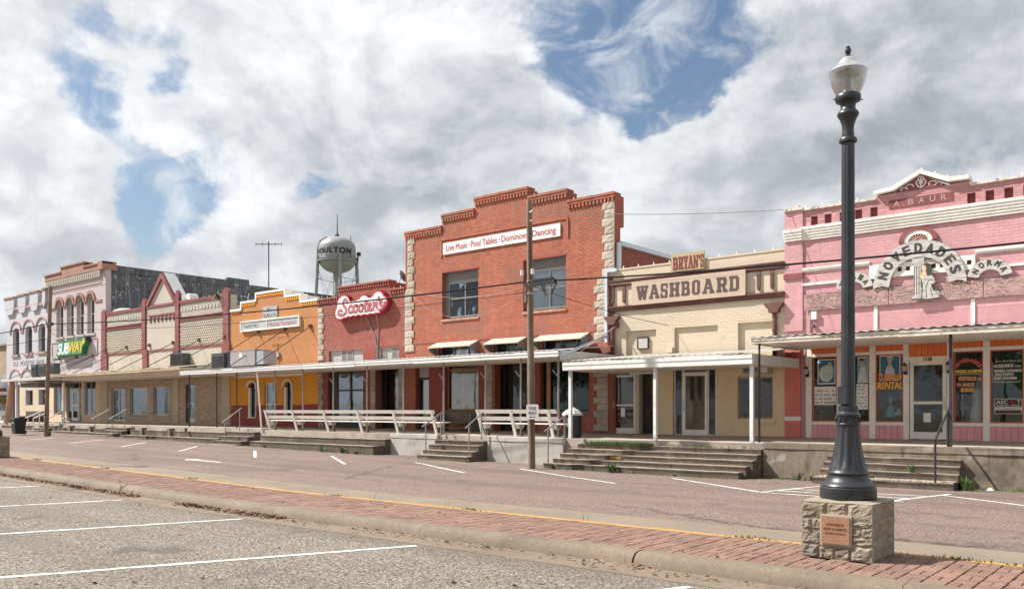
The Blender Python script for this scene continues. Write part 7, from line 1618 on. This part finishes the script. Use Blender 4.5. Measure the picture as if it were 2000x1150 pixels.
for i in range(1100):
    x = R.uniform(-4.6,1) if R.random() < .5 else R.choice((R.uniform(-9.7,-8.1), R.uniform(-16.4,-9.9), R.uniform(-34,-25), R.uniform(-46,-36)))
    y = (22.35 if x > -4.7 or -9.7 < x < -8 else 21.35 if x > -17 else 21.5)-abs(R.gauss(0,.10)); tuft(x, y, sz_(x,y), R.uniform(.03,.09))
for i in range(420): 
    x = R.choice((-2.2,-4.6,-9.5,-13,-18.2,-22.6,-27,-1.55))+R.gauss(0,.18); tuft(x, 10.30+R.uniform(0,.12)*R.choice((0,1)), gz(x), R.uniform(.015,.05))
for x in (-7.3,-10.1,-12.1,-3.05): tuft(x, 10.44, gz(x)-0.14, 0.33)
o = g.build('grass', leaf_m, None, kind='stuff')
dl = MB()
def dead(x, y, z):
    a = R.uniform(0,6.28); s = R.uniform(.018,.045); u = Vector((math.cos(a),math.sin(a),R.uniform(-.3,.3)))*s; v = Vector((-math.sin(a),math.cos(a),R.uniform(-.4,.4)))*s*.55; p = Vector((x,y,z+R.uniform(0.008,.03)))
    dl.add([p-u,p+v+Vector((0,0,s*.4)),p+u,p-v],[(0,1,2),(0,2,3)])
for i in range(2600):
    x = R.choice((R.uniform(-24.5,-16.8), R.uniform(-24.5,-16.8), R.uniform(-15.2,-11.9))); y = 8.42-abs(R.gauss(0,.11))
    dead(x, y, gz(x)-0.145)
for i in range(260): x = R.uniform(-13,-1.5); dead(x, 8.38-abs(R.gauss(0,.16)), gz(x)-0.145)
for i in range(130): x, y = R.uniform(-18,-1), R.uniform(1.5,7.9); dead(x, y, lotz(x,y)-0.004)
for i in range(30): x = R.uniform(-20,-1.5); dead(x, R.uniform(8.5,10.2), gz(x))
dl.build('dead_leaves', dead_m, None, kind='stuff')
solo(MB().tube([(-17.55,8.3,-0.08),(-17.5,8.33,0.02),(-17.35,8.4,0.12)],0.012,5).tube([(-17.5,8.33,0.02),(-17.62,8.36,0.14)],0.008,5).tube([(-17.5,8.33,0.03),(-17.38,8.3,0.10)],0.006,5), 'twig', grey_wood, 'small dead forked twig leaning on the kerb among the leaves', 'twig', (-17.5,8.3,-0.1))
solo(MB().lathe([(0.01,0),(0.07,0.02),(0.09,0.05),(0.04,0.10),(0.01,0.11)],-4.05,21.95,-0.24,7), 'litter_bag', white_metal, 'crumpled white plastic bag by the green clump at the porch wall', 'litter', (-4.05,21.95,-0.24))
# fern growing from the maroon parapet
mb = MB()
for i in range(40):
    a = R.uniform(0,6.28); p = Vector((-43.0,F-0.1,8.05)); L = R.uniform(.3,.7); d1 = Vector((math.cos(a)*.5,math.sin(a)*.5-.3,R.uniform(-.9,.6)))*L; s_ = Vector((R.uniform(-1,1),R.uniform(-1,1),0))*.06; mb.add([p-s_,p+s_,p+d1],[(0,1,2)])
solo(mb, 'parapet_plant', leaf_m, 'straggly green plant hanging off the maroon parapet of the gabled shop', 'plant', (-43,F-0.1,8))

# ---------------------------------------------------------------- trees across the parking lot (mirrored in the shop windows)
tr = thing('shade_tree', 'broad green shade tree across the parking lot behind the viewpoint', 'tree', (0,0,0), 'trees across the parking lot')
MB().tube([(0,0,-0.2),(0.1,0,1.5),(0.0,0.2,3.2),(0.2,0.1,6)],[0.38,0.28,0.24,0.1],9).tube([(0,0.1,2.6),(1.4,0.5,4.6),(2.2,0.6,6)],[0.18,0.12,0.05],6).tube([(0,0.1,2.8),(-1.5,-0.4,4.9),(-2.2,-0.3,6.2)],[0.18,0.12,0.05],6).build('trunk', pole_wood, tr)
mb = MB(); lumps = [(R.uniform(-3.2,3.2),R.uniform(-2.8,2.8),R.uniform(4.0,8.2),R.uniform(1.1,1.9)) for i in range(17)]
for i in range(2600):
    lx_, ly_, lz_, lr = R.choice(lumps); q = Vector((R.gauss(0,1),R.gauss(0,1),R.gauss(0,0.8))).normalized()*lr*R.uniform(.55,1.05); p = Vector((lx_,ly_,lz_))+q
    u = Vector((R.gauss(0,1),R.gauss(0,1),R.gauss(0,1))).normalized(); v = u.cross(Vector((R.gauss(0,1),R.gauss(0,1),R.gauss(0,1)))).normalized(); s_ = R.uniform(.14,.30)
    mb.add([p-u*s_,p-v*s_*.6,p+u*s_,p+v*s_*.6],[(0,1,2,3)])
mb.build('crown', M('tree_leaf',(0.05,0.085,0.025),0.7,0.3,2,piece=0.4), tr)
tr.location = (-62,-32,gz(-62)-0.2)
for i, (x, y, k) in enumerate(((-52,-36,1.1),(-43,-31,.95),(-35,-38,1.2),(-27,-33,1.0),(-19,-37,1.15),(-11,-31,.9),(-3,-36,1.1),(6,-33,1.05),(15,-38,1.2),(-72,-36,1.15))):
    c = copy_thing(tr, (x,y,gz(x)-0.2), tr['label'], i*1.3); c.scale = (k,k,k)
for o in bpy.data.objects:
    if '_o' in o.keys(): del o['_o']
